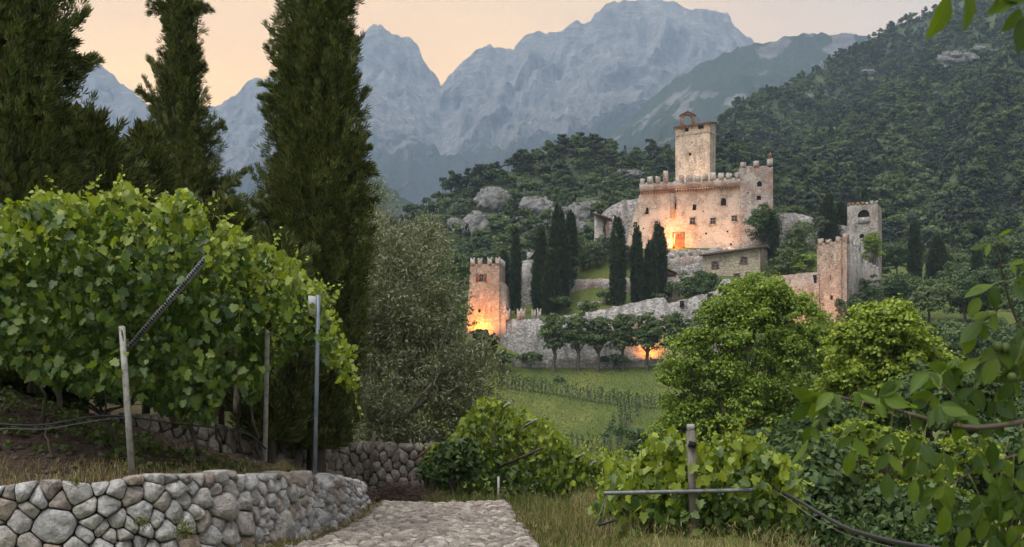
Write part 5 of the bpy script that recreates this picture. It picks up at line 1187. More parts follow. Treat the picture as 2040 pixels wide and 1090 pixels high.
# young vines planted in rows on the meadow
def vine_proto(seed):
    r = np.random.default_rng(seed); th = thing('young_vine', 'young vine tied to a stake in the rows on the meadow', 'vine', (0, 0, 0), 'young vines in rows on the meadow')
    C = np.c_[r.normal(0, .1, 7), r.normal(0, .1, 7), np.linspace(0.6, 1.9, 7)]
    V, f = leaf_clumps(C, np.full(7, 0.2), 16, 0.2, r); link('foliage', mkmesh('foliage', V, f, M['plane']), th)
    tk = MB(); tk.tube([(0, 0, -.2), (0.03, 0, .6), (0, 0, 1.5)], [0.045, 0.035, 0.015], 5); tk.build('stem', M['bark'], th)
    tk = MB(); tk.tube([(0.1, 0, -.3), (0.1, 0, 1.5)], 0.03, 4); tk.build('stake', M['concrete'], th); return th
vr = np.random.default_rng(77); vp = [vine_proto(700 + i) for i in range(3)]; used = [False] * 3
def meadow_pt(px, py):
    ys_ = np.linspace(140, 215, 160); z = ground_h(X_(px, ys_), ys_); s = HY - z / ys_ * F; i = int(np.argmin(np.abs(s - py))); return X_(px, ys_[i]), ys_[i]
rowpts = [(p, np.interp(p, [995, 1080, 1180, 1260, 1330], [774, 784, 802, 812, 816])) for p in np.linspace(997, 1335, 46)]
rowpts += [(np.interp(t_, [0, 1], [1268, 1222]) + 3 * vr.normal(), y) for t_, y in zip(np.linspace(0, 1, 15), np.linspace(816, 905, 15))]
rowpts += [(np.interp(t_, [0, 1], [1248, 1195]) + 3 * vr.normal(), y) for t_, y in zip(np.linspace(0, 1, 15), np.linspace(820, 912, 15))]
rowpts += [(p, 897 + 2 * vr.normal()) for p in np.linspace(1120, 1190, 8)]
for q, (px, py) in enumerate(rowpts):
    x, y = meadow_pt(px, py); k = q % 3; loc = (x, y, gh(x, y)); s = 1.0 + 0.5 * vr.random()
    if not used[k]: vp[k].location = loc; vp[k].scale = (s, s, s); used[k] = True
    else: copy_tree(vp[k], vp[k]['label'], loc, s, vr.random() * 6)

# big trees rising from the ravine on the right
def px_lobes(b, Y, L, rnd):
    m = Y / F; return [((px - CX) * m - b[0], dy, (HY - py) * m - b[2], hw * m, hw * m * 0.85, hh * m) for px, py, hw, hh, dy in L]
Yb = 62.0; b = np.array([X_(1505, Yb), Yb, -9.5])
L1 = [(1500, 690, 100, 105, 0), (1480, 625, 62, 62, 0), (1590, 655, 70, 60, .5), (1395, 720, 72, 62, -.5), (1600, 740, 80, 90, -.6), (1400, 810, 70, 75, .4), (1500, 820, 110, 80, -.8), (1545, 600, 40, 36, 0), (1440, 660, 46, 46, -.8), (1640, 700, 44, 44, .6), (1350, 760, 34, 34, 0), (1370, 850, 42, 46, 0), (1560, 850, 90, 70, 0), (1420, 920, 90, 60, -.5), (1540, 930, 90, 60, .4), (1340, 900, 40, 50, .5)]
broad('ravine_tree', 'big bright green broadleaf tree in front of the castle at centre right', b, 15, px_lobes(b, Yb, L1, 0), 960, 92, 0.17, 31, M['broad'], 0.42, 'large trees rising from the ravine', 'tree', 'bark', (0.22, 0.9), DIA, 0.45, 20, 0.85, 0.8, 0.25, 0.5)
Yb = 50.0; b = np.array([X_(1770, Yb), Yb, -9.5])
L2 = [(1765, 700, 80, 70, 0), (1740, 650, 44, 36, 0), (1810, 690, 50, 50, .4), (1700, 690, 50, 40, -.3), (1740, 780, 90, 60, 0), (1840, 740, 48, 44, .5), (1690, 760, 50, 50, -.5), (1780, 630, 30, 24, 0), (1720, 840, 80, 60, 0), (1820, 820, 70, 60, .3), (1880, 760, 40, 40, .5)]
broad('ravine_tree', 'yellow-green maple right of the big central green tree', b, 14, px_lobes(b, Yb, L2, 0), 600, 80, 0.17, 32, M['broad_bright'], 0.35, 'large trees rising from the ravine', 'tree', 'bark', (0.2, 0.75), DIA, 0.45, 14, 0.75, 0.9, 0.3, 0.6)
Yb = 34.0; b = np.array([X_(1740, Yb), Yb, -8.0])
L3 = [(1720, 880, 70, 40, 0), (1690, 950, 60, 40, -.2), (1760, 1000, 80, 40, .2), (1800, 900, 60, 36, .3), (1700, 1040, 60, 40, 0), (1830, 980, 60, 40, .4), (1900, 1030, 80, 50, .4), (1950, 930, 70, 50, .6)]
broad('ravine_tree', 'pale-leaved low maple at the lower right under the walnut branch', b, 8, px_lobes(b, Yb, L3, 0), 300, 46, 0.13, 33, M['broad_bright'], 0.2, 'large trees rising from the ravine', 'tree', 'bark', (0.12, 0.42), LEAFY, 0.4, 12, 0.45, 0.95, 0.25, 0.8)
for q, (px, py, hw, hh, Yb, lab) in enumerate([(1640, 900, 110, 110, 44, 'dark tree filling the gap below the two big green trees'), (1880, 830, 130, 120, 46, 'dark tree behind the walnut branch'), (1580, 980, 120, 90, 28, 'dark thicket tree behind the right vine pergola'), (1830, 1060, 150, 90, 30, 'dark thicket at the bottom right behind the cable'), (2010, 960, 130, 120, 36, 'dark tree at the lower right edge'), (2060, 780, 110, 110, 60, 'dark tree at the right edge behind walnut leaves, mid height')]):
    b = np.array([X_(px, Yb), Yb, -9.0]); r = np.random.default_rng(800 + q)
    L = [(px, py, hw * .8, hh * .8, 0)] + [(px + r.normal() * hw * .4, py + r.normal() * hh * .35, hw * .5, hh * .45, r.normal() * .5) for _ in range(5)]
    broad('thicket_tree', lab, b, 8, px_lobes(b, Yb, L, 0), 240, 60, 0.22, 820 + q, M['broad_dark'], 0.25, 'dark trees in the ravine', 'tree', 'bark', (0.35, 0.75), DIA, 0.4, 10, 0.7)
# ------------------------------------------------------------------ near cypresses
def near_cyp(label, px, Y, base_z, pts, n, size, seed, tufts=(), lump=0.2, mat='cypress', name='cypress_tree', trunk=0.22, lift=0.2):
    """pts: (py, half width in px)"""
    m = Y / F; b = np.array([X_(px, Y), Y, base_z]); H = (HY - pts[-1][0]) * m - base_z
    prof = [(max(0.0, ((HY - py) * m - base_z - lift) / (H - lift)), hw * m) for py, hw in pts]
    return cypress(name, label, b, H, prof, n, size, seed, M[mat], trunk, 'tall cypresses above the vines', [(t_, a, l * m, d, k, rt * m) for t_, a, l, d, k, rt in tufts], lump * 1.6, 0.2, lift, 'cypress', 7.0, 0.9, 110)
PI = math.pi
near_cyp('tall dark cypress in the middle with ragged side tufts', 630, 25.0, -0.7, [(925, 40), (880, 62), (760, 76), (620, 86), (500, 94), (380, 92), (280, 86), (200, 80), (120, 74), (40, 66), (-60, 54), (-160, 36), (-230, 8)], 28000, 0.15, 1,
         [(0.405, PI, 75, .1, 500, 22), (0.61, PI, 70, .35, 600, 22), (0.63, PI * 1.1, 50, .5, 300, 20), (0.50, 0, 60, .1, 400, 20), (0.80, 0.1, 40, .5, 300, 20), (0.83, PI, 40, .6, 300, 18), (0.43, 0, 55, -.1, 400, 20), (0.35, PI * .95, 40, .2, 300, 18), (0.72, 0.0, 30, .6, 200, 16), (0.9, PI * 1.05, 26, .5, 200, 14)], 0.2)
near_cyp('slender ragged cypress against the sunset, left of the tall middle one', 360, 31.0, 0.4, [(480, 60), (420, 76), (350, 70), (290, 58), (240, 48), (200, 42), (160, 32), (110, 30), (60, 28), (20, 24), (-30, 16), (-60, 4)], 15000, 0.16, 2,
         [(0.50, 0, 60, .4, 300, 18), (0.46, 0.1, 80, .3, 300, 18), (0.66, PI, 50, .9, 350, 16), (0.74, PI, 46, 1.0, 300, 16), (0.90, PI, 50, .2, 260, 14), (0.90, 0, 40, .4, 260, 14), (0.56, PI, 46, .6, 300, 18), (0.76, 0, 30, .9, 200, 14), (0.60, 0, 56, .7, 260, 14), (0.38, 0, 60, .2, 260, 18)], 0.3, trunk=0.16)
near_cyp('massive dark cypress filling the upper left corner', 0, 21.0, 0.6, [(520, 120), (430, 140), (380, 134), (260, 128), (200, 126), (100, 118), (0, 112), (-120, 90), (-250, 50), (-320, 8)], 23000, 0.16, 3,
         [(0.60, 0, 110, .25, 600, 26), (0.565, 0.05, 90, .35, 500, 24), (0.63, 0.1, 60, .3, 300, 20), (0.50, 0, 40, .4, 300, 20)], 0.2, trunk=0.3)
near_cyp('bushy low cypress growing at the foot of the massive left one', 165, 23.5, 0.6, [(560, 60), (430, 95), (360, 88), (310, 66), (270, 40), (235, 8)], 12000, 0.21, 4, [(0.9, .4, 26, 1., 120, 12), (0.85, 2.2, 26, 1., 120, 12)], 0.28, trunk=0.14)
near_cyp('small pointed cypress between the two left cypresses', 291, 26.0, 0.5, [(560, 40), (440, 44), (380, 44), (320, 40), (280, 26), (252, 4)], 7000, 0.19, 5, (), 0.15, trunk=0.1)
near_cyp('dark low cypress behind the top of the vine pergola', 440, 27.5, 0.2, [(640, 90), (540, 100), (470, 80), (430, 50), (405, 6)], 7000, 0.22, 6, (), 0.28, trunk=0.1)
near_cyp('dark cypress shrub in the shade behind the pergola', 540, 23.5, -0.5, [(880, 40), (800, 80), (700, 92), (600, 80), (520, 50), (470, 8)], 8000, 0.21, 7, (), 0.25, trunk=0.1)

# ------------------------------------------------------------------ olive trees
def olive(label, base, Y, L, nclump, per, leaf, seed, trunk=0.2):
    r = np.random.default_rng(seed); th = thing('olive_tree', label, 'olive tree', base, 'olive trees beside the path'); b = np.asarray(th.location)
    lob = np.array(px_lobes(b, Y, L, 0)); vol = lob[:, 3] * lob[:, 5]; pick = r.choice(len(lob), nclump, p=vol / vol.sum())
    d = rdir(nclump, r); q = np.where(r.random(nclump) < 0.3, 0.3 + 0.6 * r.random(nclump), 0.8 + 0.3 * r.random(nclump)); C = lob[pick, :3] + d * lob[pick, 3:6] * q[:, None]
    # twigs: leaves in pairs along short shoots
    n = nclump * per; c = np.repeat(C, per, 0); sd_ = np.repeat(unit(d + rdir(nclump, r) * .8 + np.array([0, 0, .25])), per, 0)
    s = r.random((n, 1)); P = c + sd_ * (s - .4) * 0.55 + rdir(n, r) * 0.16
    dd = unit(sd_ * .8 + rdir(n, r)); V, f = cards(P, dd, rdir(n, r) + np.array([0, 0, .4]), leaf * (.7 + .6 * r.random(n)), leaf * 0.26, *DIA)
    link('crown', mkmesh('crown', V, f, M['olive']), th)
    tk = MB(); fk = b + np.array([0.1, 0, 0.9])
    tube_branch(tk, b + np.array([0, 0, -.4]), fk, trunk, trunk * .8, r, .1, 8, 6)
    for k in range(16):
        l = lob[k % len(lob)]; tgt = b + l[:3] + rdir(1, r)[0] * l[3:6] * .6; P_ = tube_branch(tk, fk, tgt, trunk * .4, .015, r, .22, 5, 7)
        for _ in range(4): tube_branch(tk, P_[r.integers(3, 6)], tgt + r.normal(size=3) * .5, .02, .006, r, .2, 4, 4)
    tk.build('trunk', M['bark_pale'], th); return th
Yo = 30.0
olive('silvery olive tree beside the tall middle cypress', np.array([X_(745, Yo), Yo, -1.3]), Yo, [(790, 560, 70, 80, 0), (825, 620, 88, 110, 0), (780, 700, 60, 90, .2), (880, 730, 84, 80, -.3), (820, 790, 110, 80, -.2), (920, 790, 70, 60, 0), (760, 480, 36, 46, .3), (872, 640, 44, 70, .3), (840, 490, 44, 46, .4), (770, 830, 60, 40, 0), (740, 640, 40, 120, .5), (950, 730, 40, 50, 0), (800, 870, 70, 36, -.6), (870, 880, 60, 36, -.8), (930, 850, 50, 40, -.4), (760, 880, 50, 30, -.9), (830, 905, 50, 24, -1.2)], 1250, 40, 0.125, 41, 0.2)
Yo = 37.0
olive('paler olive tip showing right of the tall middle cypress', np.array([X_(735, Yo), Yo, -1.0]), Yo, [(745, 410, 34, 46, 0), (750, 460, 46, 40, 0), (700, 520, 80, 70, 0), (850, 470, 34, 36, .3)], 240, 42, 0.12, 42, 0.2)

# ------------------------------------------------------------------ dry stone walls (every stone its own part)
def clip_poly(poly, p, nrm_):
    out = []; k = len(poly)
    for i in range(k):
        a, b = poly[i], poly[(i + 1) % k]; da, db = (a - p) @ nrm_, (b - p) @ nrm_
        if da <= 0: out.append(a)
        if (da < 0) != (db < 0) and abs(da - db) > 1e-12: out.append(a + (b - a) * (da / (da - db)))
    return out
def power_cells(S, w, rect):
    cells = []
    for i in range(len(S)):
        poly = [np.array(p, float) for p in ((rect[0], rect[1]), (rect[2], rect[1]), (rect[2], rect[3]), (rect[0], rect[3]))]
        d = ((S - S[i]) ** 2).sum(1); near = np.argsort(d)[1:22]
        for j in near:
            e = S[j] - S[i]; L2 = e @ e
            if L2 < 1e-9: continue
            tpos = 0.5 + (w[i] - w[j]) / (2 * L2); poly = clip_poly(poly, S[i] + e * tpos, e)
            if len(poly) < 3: break
        cells.append(poly if len(poly) >= 3 else None)
    return cells
def seeds(rect, rmin, rmax, r, big_low=True, asp=1.25, tries=9000):
    S, R = [], []
    for _ in range(tries):
        u, v = r.uniform(rect[0], rect[2]), r.uniform(rect[1], rect[3]); f = r.random() ** 2.2
        if big_low: f = min(1, f * (1.5 - 0.9 * (v - rect[1]) / (rect[3] - rect[1])))
        rr = rmin + (rmax - rmin) * f
        if all(((u - a) / asp) ** 2 + (v - b) ** 2 > ((rr + q) * 0.92) ** 2 for (a, b), q in zip(S, R)): S.append((u, v)); R.append(rr)
    return np.array(S), np.array(R)
def stone_from_cell(poly, gap, depth, r, nang=18, rings=((0.93, -1.0), (1.0, -0.2), (0.985, 0.4), (0.92, 0.78), (0.70, 0.96), (0.36, 1.0)), back=0.18, rough=0.30, rnd=1):
    P = np.array(poly); c = P.mean(0)
    for _ in range(rnd):       # round the corners
        Q = np.roll(P, -1, 0); P = np.stack([P * .9 + Q * .1, P * .1 + Q * .9], 1).reshape(-1, 2)
    n = nang; a = np.linspace(-np.pi, np.pi, n, endpoint=False) + 0.01; dx, dy = np.cos(a), np.sin(a)
    E = np.roll(P, -1, 0) - P; A0 = P - c                     # ray from the centre to the outline
    den = dx[:, None] * E[None, :, 1] - dy[:, None] * E[None, :, 0]; den = np.where(np.abs(den) < 1e-9, 1e-9, den)
    tt = (A0[None, :, 0] * E[None, :, 1] - A0[None, :, 1] * E[None, :, 0]) / den; ss = (A0[None, :, 0] * dy[:, None] - A0[None, :, 1] * dx[:, None]) / den
    tt = np.where((tt > 0) & (ss >= -1e-6) & (ss <= 1 + 1e-6), tt, 1e9); rr = np.minimum(tt.min(1), 1.5); rr = np.maximum(rr - gap, 0.008); size = rr.mean()
    q = np.array([k for k, _ in rings])[:, None]; h = np.array([k for _, k in rings])[:, None] * depth; h = np.where(h < -.99 * depth, -back, h)
    x, y = dx[None] * rr[None] * q, dy[None] * rr[None] * q; ph = r.random() * 50
    hz = h * (1 + np.where(h > 0, (r.normal() * .28 * x + r.normal() * .28 * y) / size, 0)) + 0 * x
    if rough: hz = hz + np.where(h > 0, rough * size * (fbm(x / size * 1.4 + ph, y / size * 1.4, ph, 2) + .5 * np.abs(vnoise(x / size * 2.6 + ph, y / size * 2.6, 7.0))), 0)
    if rough:          # split faces: a few flat chips cut across the front
        for _ in range(4):
            ca = r.random() * 6.283; pl = depth * (0.95 + .15 * r.random()) - 0.75 * depth * np.maximum(0, (x * math.cos(ca) + y * math.sin(ca)) / size - 0.1 - .3 * r.random()); hz = np.where(h > 0, np.minimum(hz, pl + 0.1 * size * vnoise(x / size * 3 + ph, y / size * 3, 1.0)), hz)
    V = np.concatenate([np.stack([x + c[0], y + c[1], hz], -1).reshape(-1, 3), [[c[0], c[1], depth * (1 + .1 * r.normal())]]])
    R = len(rings); i = np.arange(n); j = (i + 1) % n
    fq = np.concatenate([np.stack([k * n + i, k * n + j, (k + 1) * n + j, (k + 1) * n + i], 1) for k in range(R - 1)])
    tri = np.stack([(R - 1) * n + i, (R - 1) * n + j, np.full(n, R * n)], 1)
    return V, fq, tri, c
def line_map(line):
    L = np.array(line, float)
    for _ in range(2): L = np.concatenate([L[:1], np.stack([L[:-1] * .75 + L[1:] * .25, L[:-1] * .25 + L[1:] * .75], 1).reshape(-1, 2), L[-1:]])
    s = np.r_[0, np.cumsum(np.hypot(*np.diff(L, axis=0).T))]
    def f(u):
        p = np.array([np.interp(u, s, L[:, 0]), np.interp(u, s, L[:, 1])]).T; q = np.array([np.interp(u + .15, s, L[:, 0]), np.interp(u + .15, s, L[:, 1])]).T; q0 = np.array([np.interp(u - .15, s, L[:, 0]), np.interp(u - .15, s, L[:, 1])]).T
        t_ = unit(q - q0); return p, np.c_[t_[:, 1], -t_[:, 0]]
    return f, s[-1]
M['wallcore'] = NT('wall_core').done((0.085, 0.075, 0.062), 0.95)
def stone_wall(name, label, line, u0, u1, zb, zt_fn, rmin, rmax, seed, depth=0.13, group='dry stone walls', nang=18, tries=9000, mat='rubble'):
    r = np.random.default_rng(seed); f, L = line_map(line); u1 = min(u1, L)
    p, _ = f(np.array([(u0 + u1) / 2])); th = thing(name, label, 'stone wall', (p[0, 0], p[0, 1], zb), group)
    hmax = 1.0
    S, R = seeds((u0, 0, u1, hmax), rmin, rmax, r, True, 1.5, tries); cells = power_cells(S, R ** 2 * 0.8, (u0, -0.02, u1, hmax + 0.015))
    b = base_of(th); nst = 0
    order = []
    for poly, rr in zip(cells, R):
        if poly is None: continue
        V, fq, tri, c = stone_from_cell(poly, 0.003 + 0.006 * r.random(), depth * (0.6 + 0.5 * r.random()) * min(1.3, 0.5 + rr / 0.16), r, nang, rough=0.40)
        uu = V[:, 0]; h = zb + V[:, 1] * (zt_fn(uu) - zb) + (0.03 * vnoise(uu * 3, V[:, 1] * 3, 2.)); p, nrm2 = f(uu)
        lean = 0.10 * V[:, 1]
        Wd = np.c_[p + nrm2 * (V[:, 2] - lean)[:, None], h]
        pc, _ = f(np.array([c[0]])); o0 = np.array([pc[0, 0], pc[0, 1], zb + c[1] * (float(np.ravel(zt_fn(c[0]))[0]) - zb)])
        me = mkmesh('stone', Wd - o0, [fq, tri], M[mat], True); o = link('stone', me, th, tuple(o0 - b)); nst += 1
    # earth and small rubble packed behind the stones
    q = np.linspace(u0, u1, 60); p, n2 = f(q); mb = MB(); h = zt_fn(q) - 0.05
    A = np.c_[p - n2 * 0.02, np.full(60, zb - .3)]; B = np.c_[p - n2 * 0.13, h]; Cc = np.c_[p - n2 * 0.6, h - 0.02]
    i = np.arange(59); mb.add(np.concatenate([A, B, Cc]), [np.concatenate([np.stack([i, i + 1, 60 + i + 1, 60 + i], 1), np.stack([60 + i, 61 + i, 121 + i, 120 + i], 1)])])
    mb.build('core', M['wallcore'], th)
    return th, nst
f1, L1_ = line_map(WALL1)
stone_wall('dry_stone_wall', 'dry stone retaining wall of rounded grey and brown boulders beside the path', WALL1, 4.0, L1_, -1.66, lambda u: wall_top(f1(np.atleast_1d(u))[0][:, 1]) + 0.02 * np.sin(np.atleast_1d(u) * 5.3), 0.05, 0.25, 5, 0.15, nang=22, tries=15000)
stone_wall('dry_stone_wall', 'second dry stone wall in the shade behind the olive and the cypress', WALL2, 0.5, 99, -1.75, lambda u: -0.25 - 0.15 * sstep(6, 9, np.asarray(u)) + 0.5 * sstep(5.5, 2, np.asarray(u)), 0.06, 0.15, 6, 0.10, nang=12, tries=9000, mat='rubble_brown_shaded')

# ------------------------------------------------------------------ cobbled path
path = thing('cobbled_path', None, None, (-1.3, 18, -1.6)); path['kind'] = 'structure'
def path_z(x, y): return -1.62 - 0.15 * np.maximum(0, y - 23.6) + 0.02 + 0.03 * np.sin(x * 1.7 + 1) * np.sin(y * 0.6)
def right_edge(y): return np.interp(y, [4, 11, 14, 15.3, 16.2, 18, 20, 22, 24, 26], [0.55, 0.5, 0.32, 0.27, 0.28, 0.16, 0.05, -0.05, -0.2, -0.4])
def left_edge(y): return np.interp(y, [4, 14, 16, 17.5, 20, 23, 24, 26], [-2.9, -2.9, -2.68, -2.60, -2.55, -2.62, -2.8, -3.0])
M['mortar'] = (lambda t: t.done(t.ramp(t.noise(20, t.wpos(), 5), [(0.3, (0.04, 0.033, 0.028)), (0.7, (0.10, 0.085, 0.07))]), 0.95, t.bump(t.noise(60, t.wpos(), 3), .6, .01)))(NT('path_bed'))
yy = np.linspace(2, 27, 60); uu = np.linspace(0, 1, 14); Yg = np.repeat(yy[:, None], 14, 1); Xg = left_edge(Yg) - .12 + (right_edge(Yg) - left_edge(Yg) + .16) * uu[None]
Zg = path_z(Xg, Yg) + 0.004
gm = grid_mesh('bed', Xg + 1.3, Yg - 18, Zg + 1.6, M['mortar']); bo = link('bed', gm, path)
pr = np.random.default_rng(9)
rows, y = [], 9.5
S = []
while y < 25.2:
    dy = 0.125 + 0.06 * pr.random() ; x = left_edge(y) + 0.08 * pr.random(); xe = right_edge(y)
    while x < xe:
        w_ = 0.13 + 0.17 * pr.random() ** 1.5; S.append((x + w_ / 2, y + 0.035 * pr.normal() + 0.04 * math.sin(x * 2.5), w_)); x += w_
    y += dy
nreal = len(S)
for yg_ in np.arange(9.4, 25.3, 0.12):
    S.append((left_edge(yg_) - 0.09 + .03 * pr.normal(), yg_, .16)); S.append((right_edge(yg_) + 0.10 + .04 * pr.normal(), yg_, .16))
S = np.array(S); Q = S[:, :2] * np.array([1.0, 1.55]); cells = power_cells(Q, (S[:, 2] / 2) ** 2 * .5, (-3.2, 9.3 * 1.55, 0.6, 25.4 * 1.55))
rest = MB(); k = 0
order = np.argsort(np.abs(S[:, 1] - 15.6))
for i in order:
    if cells[i] is None or i >= nreal or S[i, 0] > right_edge(S[i, 1]) + 0.015: continue
    V, fq, tri, c = stone_from_cell(cells[i], 0.009, 0.042 + 0.035 * pr.random(), pr, 10, ((1.0, -0.4), (0.9, 0.55), (0.5, 0.95)), 0.02, 0.0, 2)
    y_ = V[:, 1] / 1.55; z = path_z(V[:, 0], y_) + 0.012 + V[:, 2] * 0.9
    Wd = np.c_[V[:, 0], y_, z]
    if k < 300 and S[i, 1] > 14.9:
        o0 = Wd.mean(0); link('cobble', mkmesh('cobble', Wd - o0, [fq, tri], M['cobble'], True), path, tuple(o0 - np.array([-1.3, 18, -1.6]))); k += 1
    else: rest.add(Wd, [fq, tri])
rest.build('cobbles', M['cobble'], path, True, 'stuff')
# loose rubble along the left edge of the path and the little heap at its far end
r = np.random.default_rng(12); mb = MB()
for k in range(260):
    y = 14.5 + 9.5 * r.random(); x = left_edge(y) - 0.02 + 0.14 * r.normal(); s = 0.012 + 0.03 * r.random() ** 2
    V, fa = ICO[1]; V = V * (1 + .25 * vnoise(V[:, 0] * 2 + k, V[:, 1] * 2, V[:, 2] * 2))[:, None] * s * np.array([1.3, 1, .7]) + np.array([x, y, gh(x, y) + s * .4]); mb.add(V, [fa])
o = mb.build('path_gravel', M['cobble'], None, True); tag(o, 'loose pale gravel along the left edge of the cobbled path', 'gravel', None, 'stuff')
lab = ['largest stone of the small heap at the far end of the path', 'stone at the left end of the small heap by the path', 'flat stone at the right end of the small heap', 'small stone on top of the small heap', 'stone at the front of the small heap', 'round stone at the back of the small heap', 'outermost right stone of the small heap']
for k, (px, py, s) in enumerate([(905, 1000, .16), (882, 999, .12), (930, 1003, .10), (900, 994, .08), (915, 1005, .09), (890, 1004, .1), (942, 1005, .07)]):
    c = W(px, py, 24.6 + .3 * r.random()); c[2] = gh(c[0], c[1]) + s * .45; V, fa = ICO[3]; V = V * (1 + .3 * fbm(V[:, 0] * 1.5 + k * 3, V[:, 1] * 1.5, V[:, 2] * 1.5, 3))[:, None] * s * np.array([1.4, 1, .75])
    tag(link('loose_stone', mkmesh('loose_stone', V, fa, M['rubble'], True), None, tuple(c)), lab[k], 'stone', 'stones heaped at the far end of the path')

# ------------------------------------------------------------------ posts, arms and hoses
p = thing('pergola_post', 'grey concrete vineyard post with a slanting perforated steel arm on the left', 'post', W(262, 935, 14.45), 'posts of the left pergola')
mb = MB(); mb.beam(W(263, 945, 14.45), W(243, 650, 14.45), 0.066, 0.06); mb.build('post', M['concrete'], p)
a, b = W(256, 692, 14.38), W(412, 512, 14.75); mb = MB(); mb.beam(a, b, 0.012, 0.06); d = unit(b - a); upv = unit(np.cross(np.cross(d, np.array([0, 0, 1.0])), d))
mb.beam(a + np.array([0, .03, 0]) + upv * .029, b + np.array([0, .03, 0]) + upv * .029, 0.04, 0.008); mb.beam(a + np.array([0, .03, 0]) - upv * .029, b + np.array([0, .03, 0]) - upv * .029, 0.04, 0.008)
arm = mb.build('arm', M['galv'], p)
for k in range(40):
    c = a + (b - a) * (0.03 + 0.94 * k / 39) - np.array([0, .0095, 0]); hmb = MB(); hmb.beam(c - upv * .02 - d * .008, c + upv * .02 - d * .002, 0.004, 0.018); hmb.build('slot', M['dark'], arm)
p = thing('vine_stake', 'thin pale wooden stake under the right half of the left pergola', 'stake', W(529, 915, 16.9), 'posts of the left pergola')
mb = MB(); mb.beam(W(528, 920, 16.9), W(533, 640, 16.9), 0.06, 0.05); mb.build('post', M['concrete'], p)
sg = thing('sign_pole', 'blue-grey metal pole with the edge of a white sign near its top', 'sign', W(628, 938, 16.5))
mb = MB(); mb.tube([W(627, 945, 16.5), W(631, 760, 16.5), W(634, 588, 16.5)], 0.032, 10); mb.build('pole', M['bluepole'], sg)
M['signwhite'] = NT('sign_back').done((0.50, 0.51, 0.54), 0.5)
mb = MB(); c = W(628, 608, 16.45); mb.box(c + np.array([-0.03, 0.0, 0]), (0.17, 0.02, 0.26), 0.9); so = mb.build('sign_panel', M['signwhite'], sg)
mb = MB()
for dx in (0.05, 0.08): mb.box(c + np.array([dx - .02, .05, 0]), (0.012, 0.03, 0.27), 0.9)
mb.build('panel_rim', M['galv'], so)
def hang(pts, n=40):
    P = np.array(pts); s = np.r_[0, np.cumsum(np.linalg.norm(np.diff(P, axis=0), axis=1))]; q = np.linspace(0, s[-1], n)
    out = np.array([np.interp(q, s, P[:, i]) for i in range(3)]).T
    for _ in range(6): out[1:-1] = (out[:-2] + out[1:-1] * 2 + out[2:]) / 4
    return out
mb = MB(); mb.tube(hang([W(-60, 840, 14.6), W(40, 848, 14.6), W(90, 850, 14.7), W(170, 830, 14.8), W(240, 826, 14.85), W(330, 842, 15.2), W(430, 852, 15.8), W(500, 862, 16.3), W(530, 895, 16.6)]), 0.014, 6)
tag(mb.build('irrigation_hose', M['rubber']), 'black irrigation hose strung along the foot of the left vines', 'hose')
mb = MB(); mb.tube(hang([W(-60, 852, 14.55), W(90, 856, 14.6), W(200, 836, 14.7), W(255, 832, 14.8)]), 0.005, 4)
tag(mb.build('support_wire', M['wire']), 'thin wire sagging just below the black irrigation hose', 'wire')
# right pergola post with its cross arm
Yp = 16.0
p = thing('pergola_post', 'short weathered post with a horizontal cross arm before the right vines', 'post', W(1383, 1068, Yp), None)
mb = MB(); mb.beam(W(1384, 1080, Yp), W(1376, 858, Yp), 0.115, 0.10); mb.build('post', M['oldpost'], p)
mb = MB(); mb.beam(W(1376, 858, Yp), W(1376, 845, Yp), 0.10, 0.09); mb.build('post_cap', M['concrete'], p)
mb = MB(); mb.tube(hang([W(1202, 983, Yp - .1), W(1380, 979, Yp - .1), W(1500, 976.5, Yp - .1)]), 0.03, 8); mb.build('cross_arm', M['galv'], p)
mb = MB(); mb.beam(W(1372, 884, Yp - .08), W(1386, 888, Yp - .08), 0.05, 0.09); mb.build('clamp', M['dark'], p)
mb = MB(); mb.tube([W(1209, 984, Yp - .1), W(1188, 1044, Yp - .6)], 0.006, 4); mb.tube([W(1209, 984, Yp - .1), W(1200, 1042, Yp - .4)], 0.006, 4); tag(mb.build('guy_wire', M['wire']), 'pair of guy wires from the left end of the cross arm to the grass', 'wire')
mb = MB(); mb.tube([W(1190, 1047, Yp - .5), W(1226, 1036, Yp - .5)], 0.022, 6); tag(mb.build('ground_anchor', M['rubber']), 'black rod lying in the grass at the foot of the guy wires', 'rod')
mb = MB(); mb.tube(hang([W(1545, 975, 16.4), W(1575, 988, 15.6), W(1630, 1022, 13.5), W(1690, 1055, 11.5), W(1790, 1083, 10), W(1900, 1098, 9)]), 0.022, 8); tag(mb.build('water_pipe', M['rubber']), 'black water pipe sagging down to the bottom right', 'pipe')
mb = MB(); mb.tube(hang([W(1540, 976, 16.4), W(1562, 988, 15.6), W(1620, 1032, 13.5), W(1690, 1068, 11.5), W(1780, 1092, 10), W(1880, 1110, 9)]), 0.005, 4); tag(mb.build('support_wire', M['wire']), 'thin pale wire hanging just below the black water pipe', 'wire')
